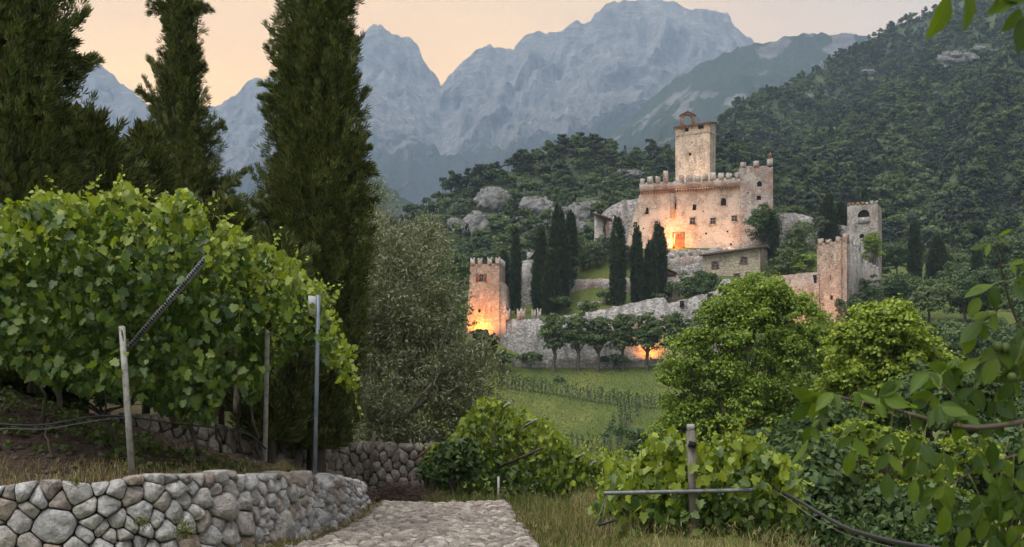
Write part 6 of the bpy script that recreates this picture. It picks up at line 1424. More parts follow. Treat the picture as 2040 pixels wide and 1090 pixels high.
# ------------------------------------------------------------------ vines
GH = [(0, 0), (-0.15, 0.20), (0.0, 0.46), (0.20, 0.37), (0.44, 0.56), (0.56, 0.30), (0.80, 0.27), (1.0, 0)]
def grape_template(fold, droop):
    up = [(x, y, fold * y - droop * x * x) for x, y in GH]; lo = [(x, -y, fold * y - droop * x * x) for x, y in GH[1:-1]]
    tm = up + lo; n = len(up)
    return tm, [tuple(range(n))[::-1], (0,) + tuple(range(n, n + len(lo))) + (n - 1,)]
GRAPE = [grape_template(f_, d_) for f_, d_ in ((0.22, 0.18), (0.05, 0.30), (-0.15, 0.12), (0.32, 0.05))]
def leaf_mesh(tm, mat, young):
    me = mkmesh('leaf', np.array(tm[0]), [np.array([f_]) for f_ in tm[1]], mat); a = me.attributes.new('young', 'FLOAT', 'POINT'); a.data.foreach_set('value', np.full(len(me.vertices), young, np.float32)); return me
LEAFM = {(k, y): leaf_mesh(GRAPE[k], M['vine'], y / 2) for k in range(4) for y in range(3)}

def vine(name, label, top, bot, yf, n, size, seed, nparts, thick=2.2, group='grapevines on pergolas', shoots=18, base=None, stems=(), shoot_px=None, up=0.6, hk=1.0, lit_belt=120, roof=None, dens=1.0, rag=1.0):
    r = np.random.default_rng(seed)
    th = thing(name, label, 'grapevine', base, group); b = base_of(th)
    ip = lambda l, q: np.interp(q, [p for p, _ in l], [v for _, v in l])
    px = r.uniform(top[0][0], top[-1][0], n * 2); t_, bo_ = ip(top, px), ip(bot, px)
    h = np.maximum(bo_ - t_, 1); keep_ = r.random(n * 2) < (h / h.max()) ** dens; px, t_, bo_, h = px[keep_][:n], t_[keep_][:n], bo_[keep_][:n], h[keep_][:n]; n = len(px)
    v = r.random(n) ** 1.15; py = t_ + v * h
    py = py + rag * 44 * fbm(px / 42, np.zeros(n), seed, 3) * (1 - v) * 2 + rag * 60 * fbm(px / 26, np.ones(n) * 4, seed, 3) * v ** 2
    layer = r.random(n); bump_ = fbm(px / 55, py / 55, seed * 1.7, 3)
    dep = np.where(layer < 0.55, 0.10 * r.random(n), thick * r.random(n) ** 1.2) + np.maximum(0.6 * bump_, -0.08) + 0.9 * np.exp(-v * h / 40) * r.random(n)
    gapn = fbm(px / 38, py / 30, seed * 3.1, 3); dep = np.where((gapn > 0.03) & (v * h > 30), dep + 0.7 + r.random(n), dep)     # holes that look into the shaded inside
    dep = np.where(r.random(n) < 0.05, -0.25 - 0.3 * r.random(n), dep)     # sprays hanging in front of the posts
    Y = ip(yf, px) + dep
    C = np.c_[X_(px, Y), Y, Z_(py, Y)]
    nn = unit(np.c_[0.25 * np.ones(n), -0.55 * np.ones(n), up * (1 - 0.85 * np.minimum(1, v * h / 90))] + rdir(n, r) * 0.75)
    dd = unit(np.c_[0.3 * r.normal(size=n), -0.25 * np.ones(n), -0.75 * np.ones(n)] + rdir(n, r) * 0.55)
    L = size * (0.55 + 0.75 * r.random(n))
    young_lit = np.where((v * h < lit_belt) & (r.random(n) < 0.85 - v * h / lit_belt * .7), 0.25 + 0.75 * r.random(n), 0.0)  # top belt: lit look put into leaf colour, together with young growth
    front = dep < 0.35
    if roof:       # the flat leafy roof of the pergola behind its front edge
        m2, x0, x1, y0, y1, z0, z1 = roof; Cr = np.c_[r.uniform(x0, x1, m2), r.uniform(y0, y1, m2), np.zeros(m2)]; Cr[:, 2] = z0 + (z1 - z0) * (Cr[:, 0] - x0) / (x1 - x0) + 0.25 * r.normal(size=m2)
        C = np.concatenate([C, Cr]); nn = np.concatenate([nn, unit(rdir(m2, r) * .5 + np.array([0, 0, 1.]))]); dd = np.concatenate([dd, unit(rdir(m2, r) * np.array([1, 1, .3]))]); L = np.r_[L, size * (.9 + .6 * r.random(m2))]; young_lit = np.r_[young_lit, np.zeros(m2)]; front = np.r_[front, np.zeros(m2, bool)]
    # young shoots standing out of the canopy
    SC_, SD, SN, SL, SY = [], [], [], [], []; stm = MB()
    for k in range(shoots):
        if shoot_px and k < len(shoot_px): p0, q0, dx, dy, m = shoot_px[k]
        elif k % 2: p0 = r.uniform(top[0][0] + 10, top[-1][0] - 5); q0 = ip(top, p0) + 12; dx, dy, m = r.normal() * 40, -16 - 50 * r.random() ** 1.5, 7
        else: p0 = r.uniform(top[0][0] + 10, top[-1][0] - 15); q0 = ip(top, p0) + (20 + 120 * r.random()) * hk; dx, dy, m = r.normal() * 20, (30 + 60 * r.random()) * hk, 7     # hanging in front
        y0 = float(ip(yf, p0)) + 0.25 * r.random(); A = W(p0, q0, y0); Bp = W(p0 + dx, q0 + dy, y0 - 0.15)
        s = np.linspace(0, 1, 6)[:, None]; Pp = A + (Bp - A) * s + np.array([0, 0, -0.18]) * (s ** 2) * np.linalg.norm(Bp - A)
        stm.tube(Pp, np.linspace(0.006, 0.002, 6), 4)
        for q in range(m):
            f_ = (q + .6) / m; SC_.append(A + (Bp - A) * f_ + r.normal(size=3) * .012); SD.append(rdir(1, r)[0] + unit(Bp - A) * .5 - np.array([0, .2, .3])); SN.append(np.array([0.1, -.6, .6]) + r.normal(size=3) * .4); SL.append(size * (0.85 - 0.55 * f_)); SY.append(0.6 + 0.4 * f_)
    if SC_:
        C = np.concatenate([C, SC_]); dd = np.concatenate([dd, unit(np.array(SD))]); nn = np.concatenate([nn, unit(np.array(SN))]); L = np.r_[L, SL]; young_lit = np.r_[young_lit, SY]; front = np.r_[front, np.ones(len(SL), bool)]
        stm.build('shoots', M['vinestem'], th, kind='stuff')
    vid = r.integers(0, 4, len(C))
    inframe = (C[:, 0] / C[:, 1] * F + CX > 0) & (C[:, 0] / C[:, 1] * F + CX < 2040)
    score = np.where(front & inframe, L / C[:, 1], 0) * (0.8 + .4 * r.random(len(C))); big = set(np.argsort(-score)[:nparts].tolist())
    D_ = unit(dd); S_ = unit(np.cross(D_, nn)); N_ = np.cross(S_, D_)
    for i in big:
        o = bpy.data.objects.new('leaf', LEAFM[(int(vid[i]), int(round(young_lit[i] * 2)))]); COL.objects.link(o); o.parent = th
        Mx = Matrix(((D_[i, 0] * L[i], S_[i, 0] * L[i], N_[i, 0] * L[i], C[i, 0] - b[0]), (D_[i, 1] * L[i], S_[i, 1] * L[i], N_[i, 1] * L[i], C[i, 1] - b[1]), (D_[i, 2] * L[i], S_[i, 2] * L[i], N_[i, 2] * L[i], C[i, 2] - b[2]), (0, 0, 0, 1)))
        o.matrix_local = Mx
    rest_ = np.array([i not in big for i in range(len(C))]); Vs, Fs, Ys, off = [], [], [], 0
    for k in range(4):
        m_ = rest_ & (vid == k); V, f_ = cards(C[m_], dd[m_], nn[m_], L[m_], L[m_], *GRAPE[k]); Vs.append(V); Fs += [x + off for x in f_]; off += len(V); Ys.append(np.repeat(young_lit[m_], len(GRAPE[k][0])))
    me = mkmesh('foliage', np.concatenate(Vs) - b, Fs, M['vine']); a = me.attributes.new('young', 'FLOAT', 'POINT'); a.data.foreach_set('value', np.concatenate(Ys).astype(np.float32))
    o = link('foliage', me, th); o['kind'] = 'stuff'
    for (p0, q0, p1, q1, y0, y1, rad) in stems:
        tk = MB(); tube_branch(tk, W(p0, q0, y0), W(p1, q1, y1), rad, rad * .5, r, .08, 6, 7); tk.build('stem', M['bark'], th)
    return th
M['vinestem'] = NT('vine_shoot').done((0.16, 0.17, 0.05), 0.7)
vine('grapevine', 'leafy grapevine covering the pergola above the wall on the left',
     [(-140, 430), (0, 418), (60, 400), (130, 388), (200, 378), (260, 396), (330, 404), (400, 425), (450, 452), (520, 495), (580, 535), (640, 578), (665, 612), (690, 672), (714, 745)],
     [(-140, 720), (0, 712), (60, 730), (100, 768), (160, 792), (230, 775), (300, 805), (380, 835), (430, 830), (470, 770), (520, 800), (555, 730), (590, 690), (625, 690), (660, 735), (690, 770), (714, 775)],
     [(-140, 14.4), (0, 14.5), (250, 14.75), (450, 15.3), (560, 16.3), (640, 16.75), (714, 16.8)], 8600, 0.112, 3, 300, 2.4, rag=.55, roof=(2600, -10.5, -3.6, 15.8, 20.0, 2.6, 1.9), shoots=90, base=(-5.0, 16.0, -0.5),
     shoot_px=[(225, 392, 20, -62, 9), (235, 400, -60, -38, 7), (580, 545, 14, -60, 8), (585, 540, 30, -30, 6), (640, 580, 28, -12, 6), (330, 410, 30, -30, 6), (100, 400, -30, -30, 6), (690, 690, 20, 70, 7), (660, 600, 16, -20, 5), (420, 432, 50, -8, 7), (140, 470, 80, 40, 8), (200, 500, 70, 30, 8), (540, 640, 10, 100, 8), (470, 560, 20, 70, 7)],
     stems=[(350, 850, 345, 700, 17, 16.6, .06), (88, 850, 72, 720, 15.6, 15.2, .025), (110, 920, 92, 840, 15.2, 15.3, .02), (228, 880, 215, 740, 16.2, 15.6, .02), (395, 905, 370, 760, 16.8, 16, .035), (440, 900, 425, 780, 17.2, 16.4, .03), (485, 905, 470, 790, 17.2, 16.6, .025), (515, 905, 500, 800, 17.4, 16.8, .03), (60, 780, 30, 640, 18, 17, .05)])
vine('grapevine', 'grapevine row running down the slope beyond the end of the path',
     [(845, 915), (890, 880), (930, 840), (965, 806), (1000, 800), (1040, 822), (1100, 856), (1160, 884), (1220, 910), (1290, 942), (1330, 968), (1400, 1010)],
     [(845, 985), (890, 1000), (950, 1005), (1060, 1008), (1150, 1005), (1220, 1012), (1330, 1040), (1400, 1060)],
     [(845, 26.5), (1000, 27.0), (1150, 27.5), (1400, 27.0)], 8200, 0.12, 4, 200, 2.6, shoots=110, hk=.4, lit_belt=130, dens=0.0, rag=.4, base=(1.5, 27.5, -2.3), up=0.8,
     stems=[(900, 1005, 905, 900, 27.2, 27.6, .03), (1060, 1010, 1050, 930, 27.6, 28, .03), (1150, 1010, 1140, 950, 28, 28, .03)])
vine('grapevine', 'grapevine spilling over the cross-armed post at the lower right',
     [(1180, 975), (1230, 945), (1265, 918), (1320, 900), (1380, 882), (1430, 870), (1480, 862), (1520, 885), (1560, 912), (1598, 940)],
     [(1180, 1005), (1230, 1050), (1300, 1085), (1400, 1100), (1500, 1110), (1560, 1110), (1598, 1010)],
     [(1180, 16.6), (1380, 16.4), (1598, 16.4)], 4600, 0.122, 5, 300, 1.9, shoots=44, hk=.5, lit_belt=120, rag=.7, base=(2.6, 17.0, -1.6), up=0.8,
     shoot_px=[(1440, 880, 60, -50, 9), (1500, 880, 40, -30, 7), (1570, 925, 30, 10, 6), (1310, 910, -20, -20, 6), (1590, 955, 30, 10, 5), (1330, 905, 40, -40, 7)],
     stems=[(1450, 1090, 1440, 940, 17.2, 17, .03), (1300, 1060, 1310, 960, 17.2, 17, .025), (1540, 1100, 1530, 980, 17.3, 17, .025)])
# posts with slanting pale arms standing in the middle row
for q, (p0, q0, p1, q1, Y0) in enumerate([(985, 824, 1015, 804, 26.9), (1030, 860, 1068, 836, 26.8), (1140, 919, 1163, 904, 27.2), (1168, 932, 1186, 920, 27.3), (1186, 947, 1206, 932, 27.3), (985, 935, 1075, 895, 26.4)]):
    lab = ['pale slanting arm of the pergola post nearest the olive', 'longest pale pergola arm standing out of the middle vine row', 'third pergola arm down the middle vine row', 'fourth pergola arm down the middle vine row', 'lowest pergola arm at the right end of the middle vine row', 'dark slanting arm in the shade under the middle vine row'][q]
    a, b = W(p0, q0, Y0 + 1.3), W(p1, q1, Y0 - .4); th = thing('pergola_post', lab, 'post', (a[0], a[1], gh(a[0], a[1])), 'posts in the middle vine row')
    mb = MB(); mb.beam(a, b, 0.05, 0.05); mb.build('arm', M['concrete'] if q < 5 else M['wood'], th)
    mb = MB(); mb.beam(np.array([a[0], a[1], gh(a[0], a[1]) - .2]), a + np.array([0, 0, -.05]), 0.05, 0.05); mb.build('post', M['oldpost'], th)
th = thing('wooden_post', 'leaning weathered wooden post between the second stone wall and the vines', 'post', W(848, 972, 26.2)); mb = MB(); mb.beam(W(852, 985, 26.2), W(843, 902, 26.4), 0.11, 0.10); mb.build('post', M['wood'], th); mb = MB(); mb.beam(W(828, 915, 26.3), W(858, 890, 26.4), 0.05, 0.05); mb.build('brace', M['wood'], th)
mb = MB(); mb.beam(W(822, 1005, 25.9), W(821, 940, 26.1), 0.05, 0.05)
tag(mb.build('wooden_stake', M['wood']), 'thin upright stake beside the leaning wooden post', 'stake')
mb = MB(); mb.tube([W(739, 950, 26.3), W(741, 900, 26.4), W(746, 860, 26.6)], 0.045, 6); tag(mb.build('tree_stem', M['bark']), 'slim dark tree stem in front of the second stone wall', 'tree')
mb = MB(); mb.beam(W(993, 1003, 25.5), W(993, 950, 25.6), 0.05, 0.05); tag(mb.build('wooden_stake', M['concrete']), 'short pale stake at the foot of the middle vine row', 'stake')

# ------------------------------------------------------------------ grasses and litter
def blades(P, H, lean, wid, r, mat, name, label, seedf=0.15, cat='grass', straw=None):
    n = len(P); a = r.random(n) * 2 * np.pi; d = np.c_[np.cos(a), np.sin(a), np.zeros(n)]; s = np.c_[-np.sin(a), np.cos(a), np.zeros(n)]
    b2 = r.random(n) * 2 * np.pi; s = unit(s + 0.6 * np.c_[np.cos(b2), np.sin(b2), np.zeros(n)]); H = H[:, None]; ln = (lean * (0.3 + r.random(n)))[:, None] * H; w = wid * (0.6 + 0.8 * r.random(n))[:, None]
    up = np.array([0, 0, 1.0])
    m1 = P + up * H * .55 + d * ln * .3; tip = P + up * H * (1 - .25 * np.minimum(1, ln / H)) + d * ln
    V = np.stack([P - s * w, P + s * w, m1 - s * w * .8, m1 + s * w * .8, tip], 1).reshape(-1, 3); o_ = np.arange(n)[:, None] * 5
    fs = [o_ + np.array([[0, 1, 3, 2]]), o_ + np.array([[2, 3, 4]])]
    k = r.random(n) < seedf
    if k.any():
        V2, f2_ = cards(tip[k] - up * H[k] * .05, unit(d[k] * .5 + up * .7 + rdir(k.sum(), r) * .3), rdir(k.sum(), r), 0.05 + .05 * r.random(k.sum()), 0.012 + 0 * r.random(k.sum()), *DIA); fs += [x + len(V) for x in f2_]; V = np.concatenate([V, V2])
    o = link(name, mkmesh(name, V, fs, mat)); tag(o, label, cat, None, 'stuff'); return o
M['straw'] = leaf_mat('dry_grass', [(0.10, 0.11, 0.03), (0.20, 0.17, 0.07), (0.30, 0.25, 0.12), (0.38, 0.32, 0.18)], 0.3, 0.7, 0.2, (1.1, 1.05, 0.8))
M['grass'] = leaf_mat('green_grass', [(0.05, 0.085, 0.02), (0.09, 0.12, 0.03), (0.15, 0.16, 0.045), (0.26, 0.23, 0.09)], 0.35, 0.6, 0.25, (1.2, 1.2, 0.5))
M['weed'] = leaf_mat('weed_leaf', [(0.05, 0.08, 0.025), (0.08, 0.12, 0.03), (0.13, 0.17, 0.04)], 0.35, 0.5, 0.3, (1.2, 1.2, 0.5))
gr = np.random.default_rng(15)
def zs(x, y): return near_h(x, y)
n = 12000; y = 12.5 + 12.5 * gr.random(n) ** 0.8; x = right_edge(y) - 0.06 + (1.2 + .5 * gr.random(n) + 0.9 * sstep(15.5, 19, y)) * gr.random(n) ** 1.25; k = vnoise(x * 1.4, y * .8, 3.) 
stra = k + .5 * gr.normal(size=n) > 0.38; P = np.c_[x, y, zs(x, y) - .02]
edge = sstep(0.0, 0.7, x - right_edge(y))
hh = (0.07 + 0.30 * gr.random(n) * edge + 0.10 * gr.random(n)) * (0.7 + .5 * (k > 0)) * (1.0 - 0.45 * sstep(16.5, 13.5, y))
blades(P[stra], hh[stra], 0.45, 0.0045, gr, M['straw'], 'dry_grass', 'straw-coloured tall grass on the verge right of the cobbled path', 0.35)
blades(P[~stra], hh[~stra] * .8, 0.5, 0.006, gr, M['grass'], 'green_grass', 'green grass on the verge right of the cobbled path', 0.05)
n = 1000; y = 13.0 + 1.6 * gr.random(n); x = 1.6 + 2.6 * gr.random(n); P = np.c_[x, y, zs(x, y) - .05]
blades(P, 0.15 + .35 * gr.random(n) ** 1.5, .6, .004, gr, M['straw'], 'oat_grass', 'feathery pale oat grass at the bottom right in front of the post', 0.6)
f1, L1_ = line_map(WALL1)
n = 12000; u = 3.5 + (L1_ - 3.5) * gr.random(n); p2_, n2_ = f1(u); s = 0.12 + 1.5 * gr.random(n) ** 1.7; P = np.c_[p2_ - n2_ * s[:, None], np.zeros(n)]; P[:, 2] = zs(P[:, 0], P[:, 1]) - .02
blades(P, 0.05 + .14 * gr.random(n) ** 1.5 * (1 + .6 * (vnoise(u * 1.5, 0, 1.) > .2)), .5, .004, gr, M['straw'], 'wall_top_grass', 'dry grass along the top of the boulder wall', 0.15)
n = 2600; u = 8.5 + (L1_ - 9.0) * gr.random(n); p2_, n2_ = f1(u); s = -0.10 - 0.35 * gr.random(n) ** 2; P = np.c_[p2_ - n2_ * s[:, None], np.zeros(n)]; P[:, 2] = -1.62
blades(P, 0.03 + .12 * gr.random(n) ** 2, .7, .004, gr, M['straw'], 'wall_foot_grass', 'dry grass and moss at the foot of the boulder wall by the path', 0.1)
n = 1800; y = 24 + 1.6 * gr.random(n); x = -1.9 + 2.6 * gr.random(n); P = np.c_[x, y, zs(x, y)]
blades(P, 0.1 + .35 * gr.random(n), .4, .006, gr, M['grass'], 'path_end_grass', 'green grass tufts where the path drops out of sight', 0.1)
# weeds, stones and dead leaves on the shaded bank
n = 130; px = gr.uniform(-60, 640, n); u = gr.random(n); x = X_(px, 14.6 + 5 * u); y = 14.6 + 5 * u + .5; sdv = poly_sd(x, y, BANK, False); ok = sdv > .4; x, y = x[ok], y[ok]
C = np.c_[x, y, zs(x, y) + .06]; V, fl = leaf_clumps(C, .07 + .14 * gr.random(len(C)), 16, 0.085, gr, .6, .7, LEAFY, .9); o = link('bank_weeds', mkmesh('bank_weeds', V, fl, M['weed'])); tag(o, 'low green weeds on the shaded soil bank under the left vines', 'weeds', None, 'stuff')
mb = MB(); n = 700; x = gr.uniform(-9.5, -3, n); y = gr.uniform(13.5, 21, n); sdv = poly_sd(x, y, BANK, False); ok = sdv > .5; x, y = x[ok], y[ok]; z = zs(x, y)
V0, fa = ICO[1]
for i in range(len(x)):
    s = .012 + .05 * gr.random() ** 3; mb.add(V0[:, :] * (1 + .3 * gr.normal(size=(len(V0), 1)) * .4) * s * np.array([1.2, 1, .7]) + np.array([x[i], y[i], z[i] + s * .3]), [fa])
o = mb.build('bank_stones', M['clod'], None, True); tag(o, 'small stones and clods scattered on the soil bank', 'stones', None, 'stuff')
n = 5000; x = gr.uniform(-9.5, -2.8, n); y = gr.uniform(13.2, 22, n); sdv = poly_sd(x, y, BANK, False); ok = sdv > .3; x, y = x[ok], y[ok]; m_ = len(x)
V, fl = cards(np.c_[x, y, zs(x, y) + .012], rdir(m_, gr) * np.array([1, 1, .3]), rdir(m_, gr) * .5 + np.array([0, 0, 1.]), .03 + .05 * gr.random(m_), .035, *DIA); o = link('leaf_litter', mkmesh('leaf_litter', V, fl, M['twig'])); tag(o, 'brown dead leaves and litter on the soil bank', 'leaf litter', None, 'stuff')
# small plants rooted in the boulder wall
for q, (px, py, s, lab) in enumerate([(368, 1055, .11, 'small green plant growing between the stones of the boulder wall'), (283, 1040, .07, 'tiny weed in a joint of the boulder wall left of the small plant'), (700, 1040, .05, 'dry tuft in a joint at the far end of the boulder wall'), (150, 962, .06, 'tuft hanging over the top of the boulder wall on the left')]):
    Yw = [13.75, 13.5, 20, 13.0][q]; th = thing('wall_plant', lab, 'plant', W(px, py, Yw), 'plants rooted in the boulder wall'); c = base_of(th)
    m_ = 150; d = unit(rdir(m_, gr) + np.array([0.1, -.6, .2])); V, fl = cards(gr.normal(size=(m_, 3)) * s * .5, d, rdir(m_, gr), s * (.5 + .8 * gr.random(m_)), s * .14, *DIA); link('leaves', mkmesh('leaves', V, fl, M['grass']), th)
# meadow tufts
n = 16000; yv = 150 + 62 * gr.random(n); px = gr.uniform(980, 1345, n); x = X_(px, yv); z = ground_h(x, yv); hgt = .12 + .3 * gr.random(n) ** 2
blades(np.c_[x, yv, z], hgt, .5, .05, gr, M['grass'], 'meadow_grass', 'rough green grass covering the meadow below the castle', 0.0)
# brush heap
mb = MB(); br = np.random.default_rng(19)
for k in range(620):
    a = br.random() * 6.28; q = br.random() ** .6; c = np.array([X_(798, 25.4) + math.cos(a) * q * 1.0, 25.2 + math.sin(a) * q * .5, 0]); c[2] = -1.66 + .5 * (1 - q ** 1.4) * br.random() ** .6
    d = rdir(1, br)[0] * np.array([1, .8, .35]); L = .15 + .5 * br.random() ** 2; kk = br.normal(size=3) * .05
    mb.tube([c - d * L, c + kk, c + d * L + np.array([0, 0, -.04])], [.004, .006, .003], 3)
tag(mb.build('brush_heap', M['twig']), 'heap of cut brown twigs against the second stone wall at the path end', 'brush heap', None, 'stuff')
# shrubs closing the view behind the posts on the left and beside the olive; the low hedge is added to darken a gap
for q, (px, py, hw, hh, Yb, mt_, lab) in enumerate([(898, 938, 46, 56, 26.0, 'broad_dark', 'dark bush in front of the right end of the second stone wall'), (900, 900, 70, 60, 31, 'broad_dark', 'dark bush under the right side of the olive tree'), (1000, 930, 80, 50, 32, 'broad_dark', 'dark bush behind the middle vine row'), (960, 700, 34, 50, 44, 'greyleaf', 'grey bush at the right edge of the olive crown'), (1240, 985, 60, 40, 34, 'broad_dark', 'dark bush behind the lower end of the middle vine row'), (470, 640, 120, 90, 22, 'broad_dark', 'dark shrub in the shade at the back of the left pergola'), (1625, 1065, 95, 70, 21.5, 'broad_dark', 'dark bush under the black water pipe'), (1760, 1085, 110, 60, 22.5, 'broad_dark', 'dark bush at the bottom edge right of the pipe'), (215, 790, 200, 60, 22.0, 'broad_dark', 'low dark hedge added to darken the gap under the left pergola'), (-20, 800, 140, 70, 21.0, 'broad_dark', 'low dark shrub in the shade at the left edge'), (120, 640, 160, 110, 20.5, 'broad_dark', 'dark shrub in the shade behind the left vines')]):
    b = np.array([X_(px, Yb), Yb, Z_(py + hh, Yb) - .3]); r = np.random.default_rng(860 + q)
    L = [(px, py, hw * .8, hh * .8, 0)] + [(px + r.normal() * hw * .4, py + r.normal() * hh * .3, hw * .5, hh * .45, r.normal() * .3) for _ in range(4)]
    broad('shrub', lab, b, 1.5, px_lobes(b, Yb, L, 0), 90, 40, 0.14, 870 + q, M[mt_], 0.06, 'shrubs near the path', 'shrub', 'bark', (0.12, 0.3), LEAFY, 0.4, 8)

# ------------------------------------------------------------------ walnut branch in the foreground
WH = [(0.0, 0.0), (0.1, 0.11), (0.3, 0.215), (0.52, 0.24), (0.72, 0.19), (0.88, 0.09), (1.0, 0.0)]
def walnut_mesh(bend, fold):
    mid = [(x, 0, -bend * x * x) for x, _ in WH]; up = [(x, y, -bend * x * x + fold * y) for x, y in WH[1:-1]]; lo = [(x, -y, -bend * x * x + fold * y) for x, y in WH[1:-1]]
    V = np.array(mid + up + lo); n = len(mid); k = len(up); q, t3 = [], []
    for o_, sg_ in ((n, 1), (n + k, -1)):
        t3.append((0, 1, o_)[::sg_]); t3.append((n - 2, n - 1, o_ + k - 1)[::sg_])
        for i in range(k - 1): q.append((1 + i, 2 + i, o_ + i + 1, o_ + i)[::sg_])
    return mkmesh('leaflet', V, [np.array(q), np.array(t3)], M['walnut'], True)
WM = [walnut_mesh(b_, f_) for b_, f_ in ((0.10, .25), (0.22, .1), (0.35, .35), (0.02, -.15), (0.28, .5))]
Yw = 4.3
wt = thing('walnut_tree', 'walnut branch with large drooping leaves and green nuts hanging in from the right', 'walnut tree', (3.6, 4.6, -2.2)); wb = base_of(wt); wr = np.random.default_rng(23)
mb = MB(); mb.tube(hang([(3.6, 4.6, -2.4), (3.55, 4.6, -.8), (3.4, 4.5, .6), (3.3, 4.5, 2.4)]), np.linspace(.16, .10, 40), 10); mb.build('trunk', M['bark'], wt)
BR = [([(2240, 800, 4.6), (2040, 840, 4.35), (1940, 858, 4.3), (1860, 840, 4.25), (1780, 815, 4.2), (1700, 795, 4.15), (1660, 790, 4.1)], .014),
      ([(2240, 960, 4.7), (2040, 900, 4.5), (1960, 930, 4.45), (1900, 960, 4.4)], .010), ([(1940, 858, 4.3), (1900, 790, 4.3), (1870, 755, 4.3)], .006),
      ([(2200, 760, 4.6), (2060, 700, 4.4), (2015, 620, 4.3), (2000, 560, 4.25), (1985, 490, 4.2)], .008), ([(2240, 1060, 4.8), (2060, 1010, 4.5), (1985, 1000, 4.4)], .009),
      ([(2240, -60, 4.6), (2080, -30, 4.4), (1960, -22, 4.3), (1880, -14, 4.25)], .008), ([(2240, 700, 4.6), (2080, 740, 4.5), (1990, 745, 4.4), (1930, 735, 4.4)], .008)]
for pts, rad in BR:
    P = hang([W(*p) for p in pts], 30); bm_ = MB(); bm_.tube(P, np.linspace(rad * 1.3, rad * .35, 30), 6); bm_.build('branch', M['bark'], wt)
mb = MB(); 
for (p0, y0) in ((2240, 800), (2240, 960), (2200, 760), (2240, 1060), (2240, -60), (2240, 700)): bm_ = MB(); bm_.tube(hang([W(p0, y0, 4.6 if p0 == 2240 else 4.6), (3.0, 4.5, Z_(y0, 4.6) * .8), (3.5, 4.6, -.6 if y0 > 0 else 1.6)], 12), np.linspace(.012, .03, 12), 6).build('branch', M['bark'], wt)
def leaflet(C, d, nrm_, L):
    d = unit(np.asarray(d, float)); s = unit(np.cross(d, nrm_)); n_ = np.cross(s, d); o = bpy.data.objects.new('leaflet', WM[wr.integers(5)]); COL.objects.link(o); o.parent = wt; c = C - wb
    wdt = L * (0.95 + .2 * wr.random())
    o.matrix_local = Matrix(((d[0] * L, s[0] * wdt, n_[0] * L, c[0]), (d[1] * L, s[1] * wdt, n_[1] * L, c[1]), (d[2] * L, s[2] * wdt, n_[2] * L, c[2]), (0, 0, 0, 1)))
rach = MB()
def compound(px, py, ang, length, Y, nl=5, droop=0.5, Lm=1.0):
    """one compound leaf: a stalk from (px,py) heading at ang (degrees, 0 = right, 90 = up) with leaflets in pairs and one at the tip"""
    A = W(px, py, Y); a = math.radians(ang); d = np.array([math.cos(a), -0.25 + .4 * wr.normal() * .5, math.sin(a)]); d = unit(d); Ls = length * Y / F; s = np.linspace(0, 1, 6)[:, None]
    P = A + d * Ls * s + np.array([0, 0, -1.0]) * droop * Ls * s ** 2; rach.tube(P, np.linspace(.0025, .0012, 6), 4)
    tg = unit(P[-1] - P[-2]); face = unit(np.array([0.1, -.75, .55]) + wr.normal(size=3) * .35)
    leaflet(P[-1], tg + np.array([0, 0, -.25]), face, Lm * (.084 + .034 * wr.random()))
    for k in range(nl // 2):
        f_ = (0.35 + 0.55 * (k + .5) / max(1, nl // 2)); p_ = np.array([np.interp(f_, s[:, 0], P[:, i]) for i in range(3)]); sd = unit(np.cross(tg, face))
        for sg_ in (-1, 1):
            leaflet(p_, sd * sg_ * .8 + tg * .55 + np.array([0, -.1, -.35]) + wr.normal(size=3) * .15, unit(face + wr.normal(size=3) * .35), Lm * (.062 + .04 * wr.random()))
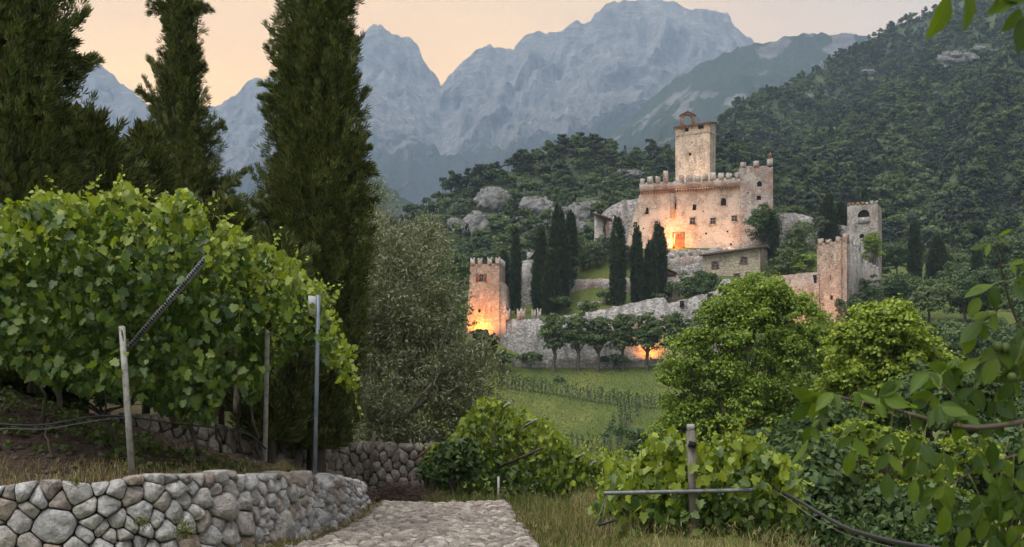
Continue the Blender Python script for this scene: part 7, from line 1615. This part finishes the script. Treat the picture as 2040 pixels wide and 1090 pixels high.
for c in [(1662, 790, 165, 50, 4.1, 5), (1668, 792, 120, 26, 4.1, 3), (1670, 795, 215, 75, 4.1, 5), (1690, 795, 60, 40, 4.1, 3), (1720, 800, 250, 70, 4.12, 5), (1740, 805, 70, 46, 4.15, 5), (1780, 815, 255, 90, 4.15, 5), (1800, 820, 100, 50, 4.2, 5), (1810, 820, 285, 90, 4.2, 5), (1850, 838, 75, 70, 4.2, 5), (1850, 838, 240, 90, 4.2, 5), (1880, 845, 265, 110, 4.2, 7), (1905, 850, 95, 60, 4.25, 5), (1920, 856, 300, 110, 4.3, 7), (1935, 858, 110, 80, 4.3, 5), (1870, 755, 130, 50, 4.3, 5), (1872, 755, 60, 60, 4.3, 5), (1880, 770, 200, 60, 4.3, 5),
          (1990, 745, 120, 70, 4.35, 5), (1930, 735, 160, 60, 4.4, 5), (1935, 735, 70, 60, 4.4, 5), (2020, 742, 80, 60, 4.4, 5), (1960, 740, 230, 70, 4.4, 5), (1990, 745, 265, 90, 4.35, 5),
          (1900, 960, 190, 70, 4.4, 5), (1905, 958, 250, 80, 4.4, 5), (1930, 945, 290, 90, 4.4, 7), (1960, 930, 100, 60, 4.4, 5), (1985, 920, 270, 90, 4.4, 7), (2020, 905, 255, 100, 4.45, 7), (2030, 905, 80, 60, 4.45, 5), (1985, 1000, 200, 60, 4.4, 5), (1990, 1000, 260, 70, 4.4, 5), (2020, 1004, 280, 70, 4.4, 5), (2035, 1008, 110, 60, 4.4, 5), (2010, 870, 250, 80, 4.3, 5), (2035, 845, 280, 80, 4.3, 5),
          (1986, 492, 150, 26, 4.2, 3, .3, .55), (1985, 490, 80, 30, 4.2, 3, .3, .55), (1994, 530, 20, 30, 4.22, 3, .3, .6), (2000, 560, 185, 60, 4.2, 5), (2000, 565, 30, 50, 4.25, 5), (2008, 600, 205, 70, 4.25, 5), (2012, 620, 170, 60, 4.25, 3), (2018, 640, 330, 40, 4.3, 5), (2030, 665, 200, 60, 4.3, 5), (2040, 680, 250, 80, 4.35, 5), (2055, 700, 220, 60, 4.35, 5)]:
    compound(*c)
# leaves hanging into the top right corner
for (px, py, dx, dy, L) in [(1888, -8, -26, 84, .165), (1922, -20, 8, 74, .15), (2020, -6, -44, 30, .12), (2034, 20, -34, 42, .11), (2046, 30, -24, 80, .165), (1966, -14, 20, 16, .06), (1990, -8, 30, 10, .07), (2010, 8, 30, -10, .08)]:
    leaflet(W(px, py, 4.2), np.array([dx, -15, -dy]), np.array([.5, -.8, .2]), L)
rach.build('leaf_stalks', M['vinestem'], wt, kind='stuff')
M['nut'] = (lambda t: t.done(t.ramp(t.noise(60, t.wpos(), 3), [(0.3, (0.05, 0.08, 0.02)), (0.7, (0.09, 0.13, 0.03))]), .5))(NT('green_walnut'))
for (px, py, s) in [(1987, 691, .018), (2003, 694, .018), (1664, 798, .018), (2016, 752, .017)]:
    V, fa = ICO[3]; o0 = W(px, py, 4.25); link('walnut', mkmesh('walnut', V * s * np.array([1, 1, 1.12]) * (1 + .04 * vnoise(V[:, 0] * 3, V[:, 1] * 3, V[:, 2] * 3))[:, None], fa, M['nut'], True), wt, tuple(o0 - wb))
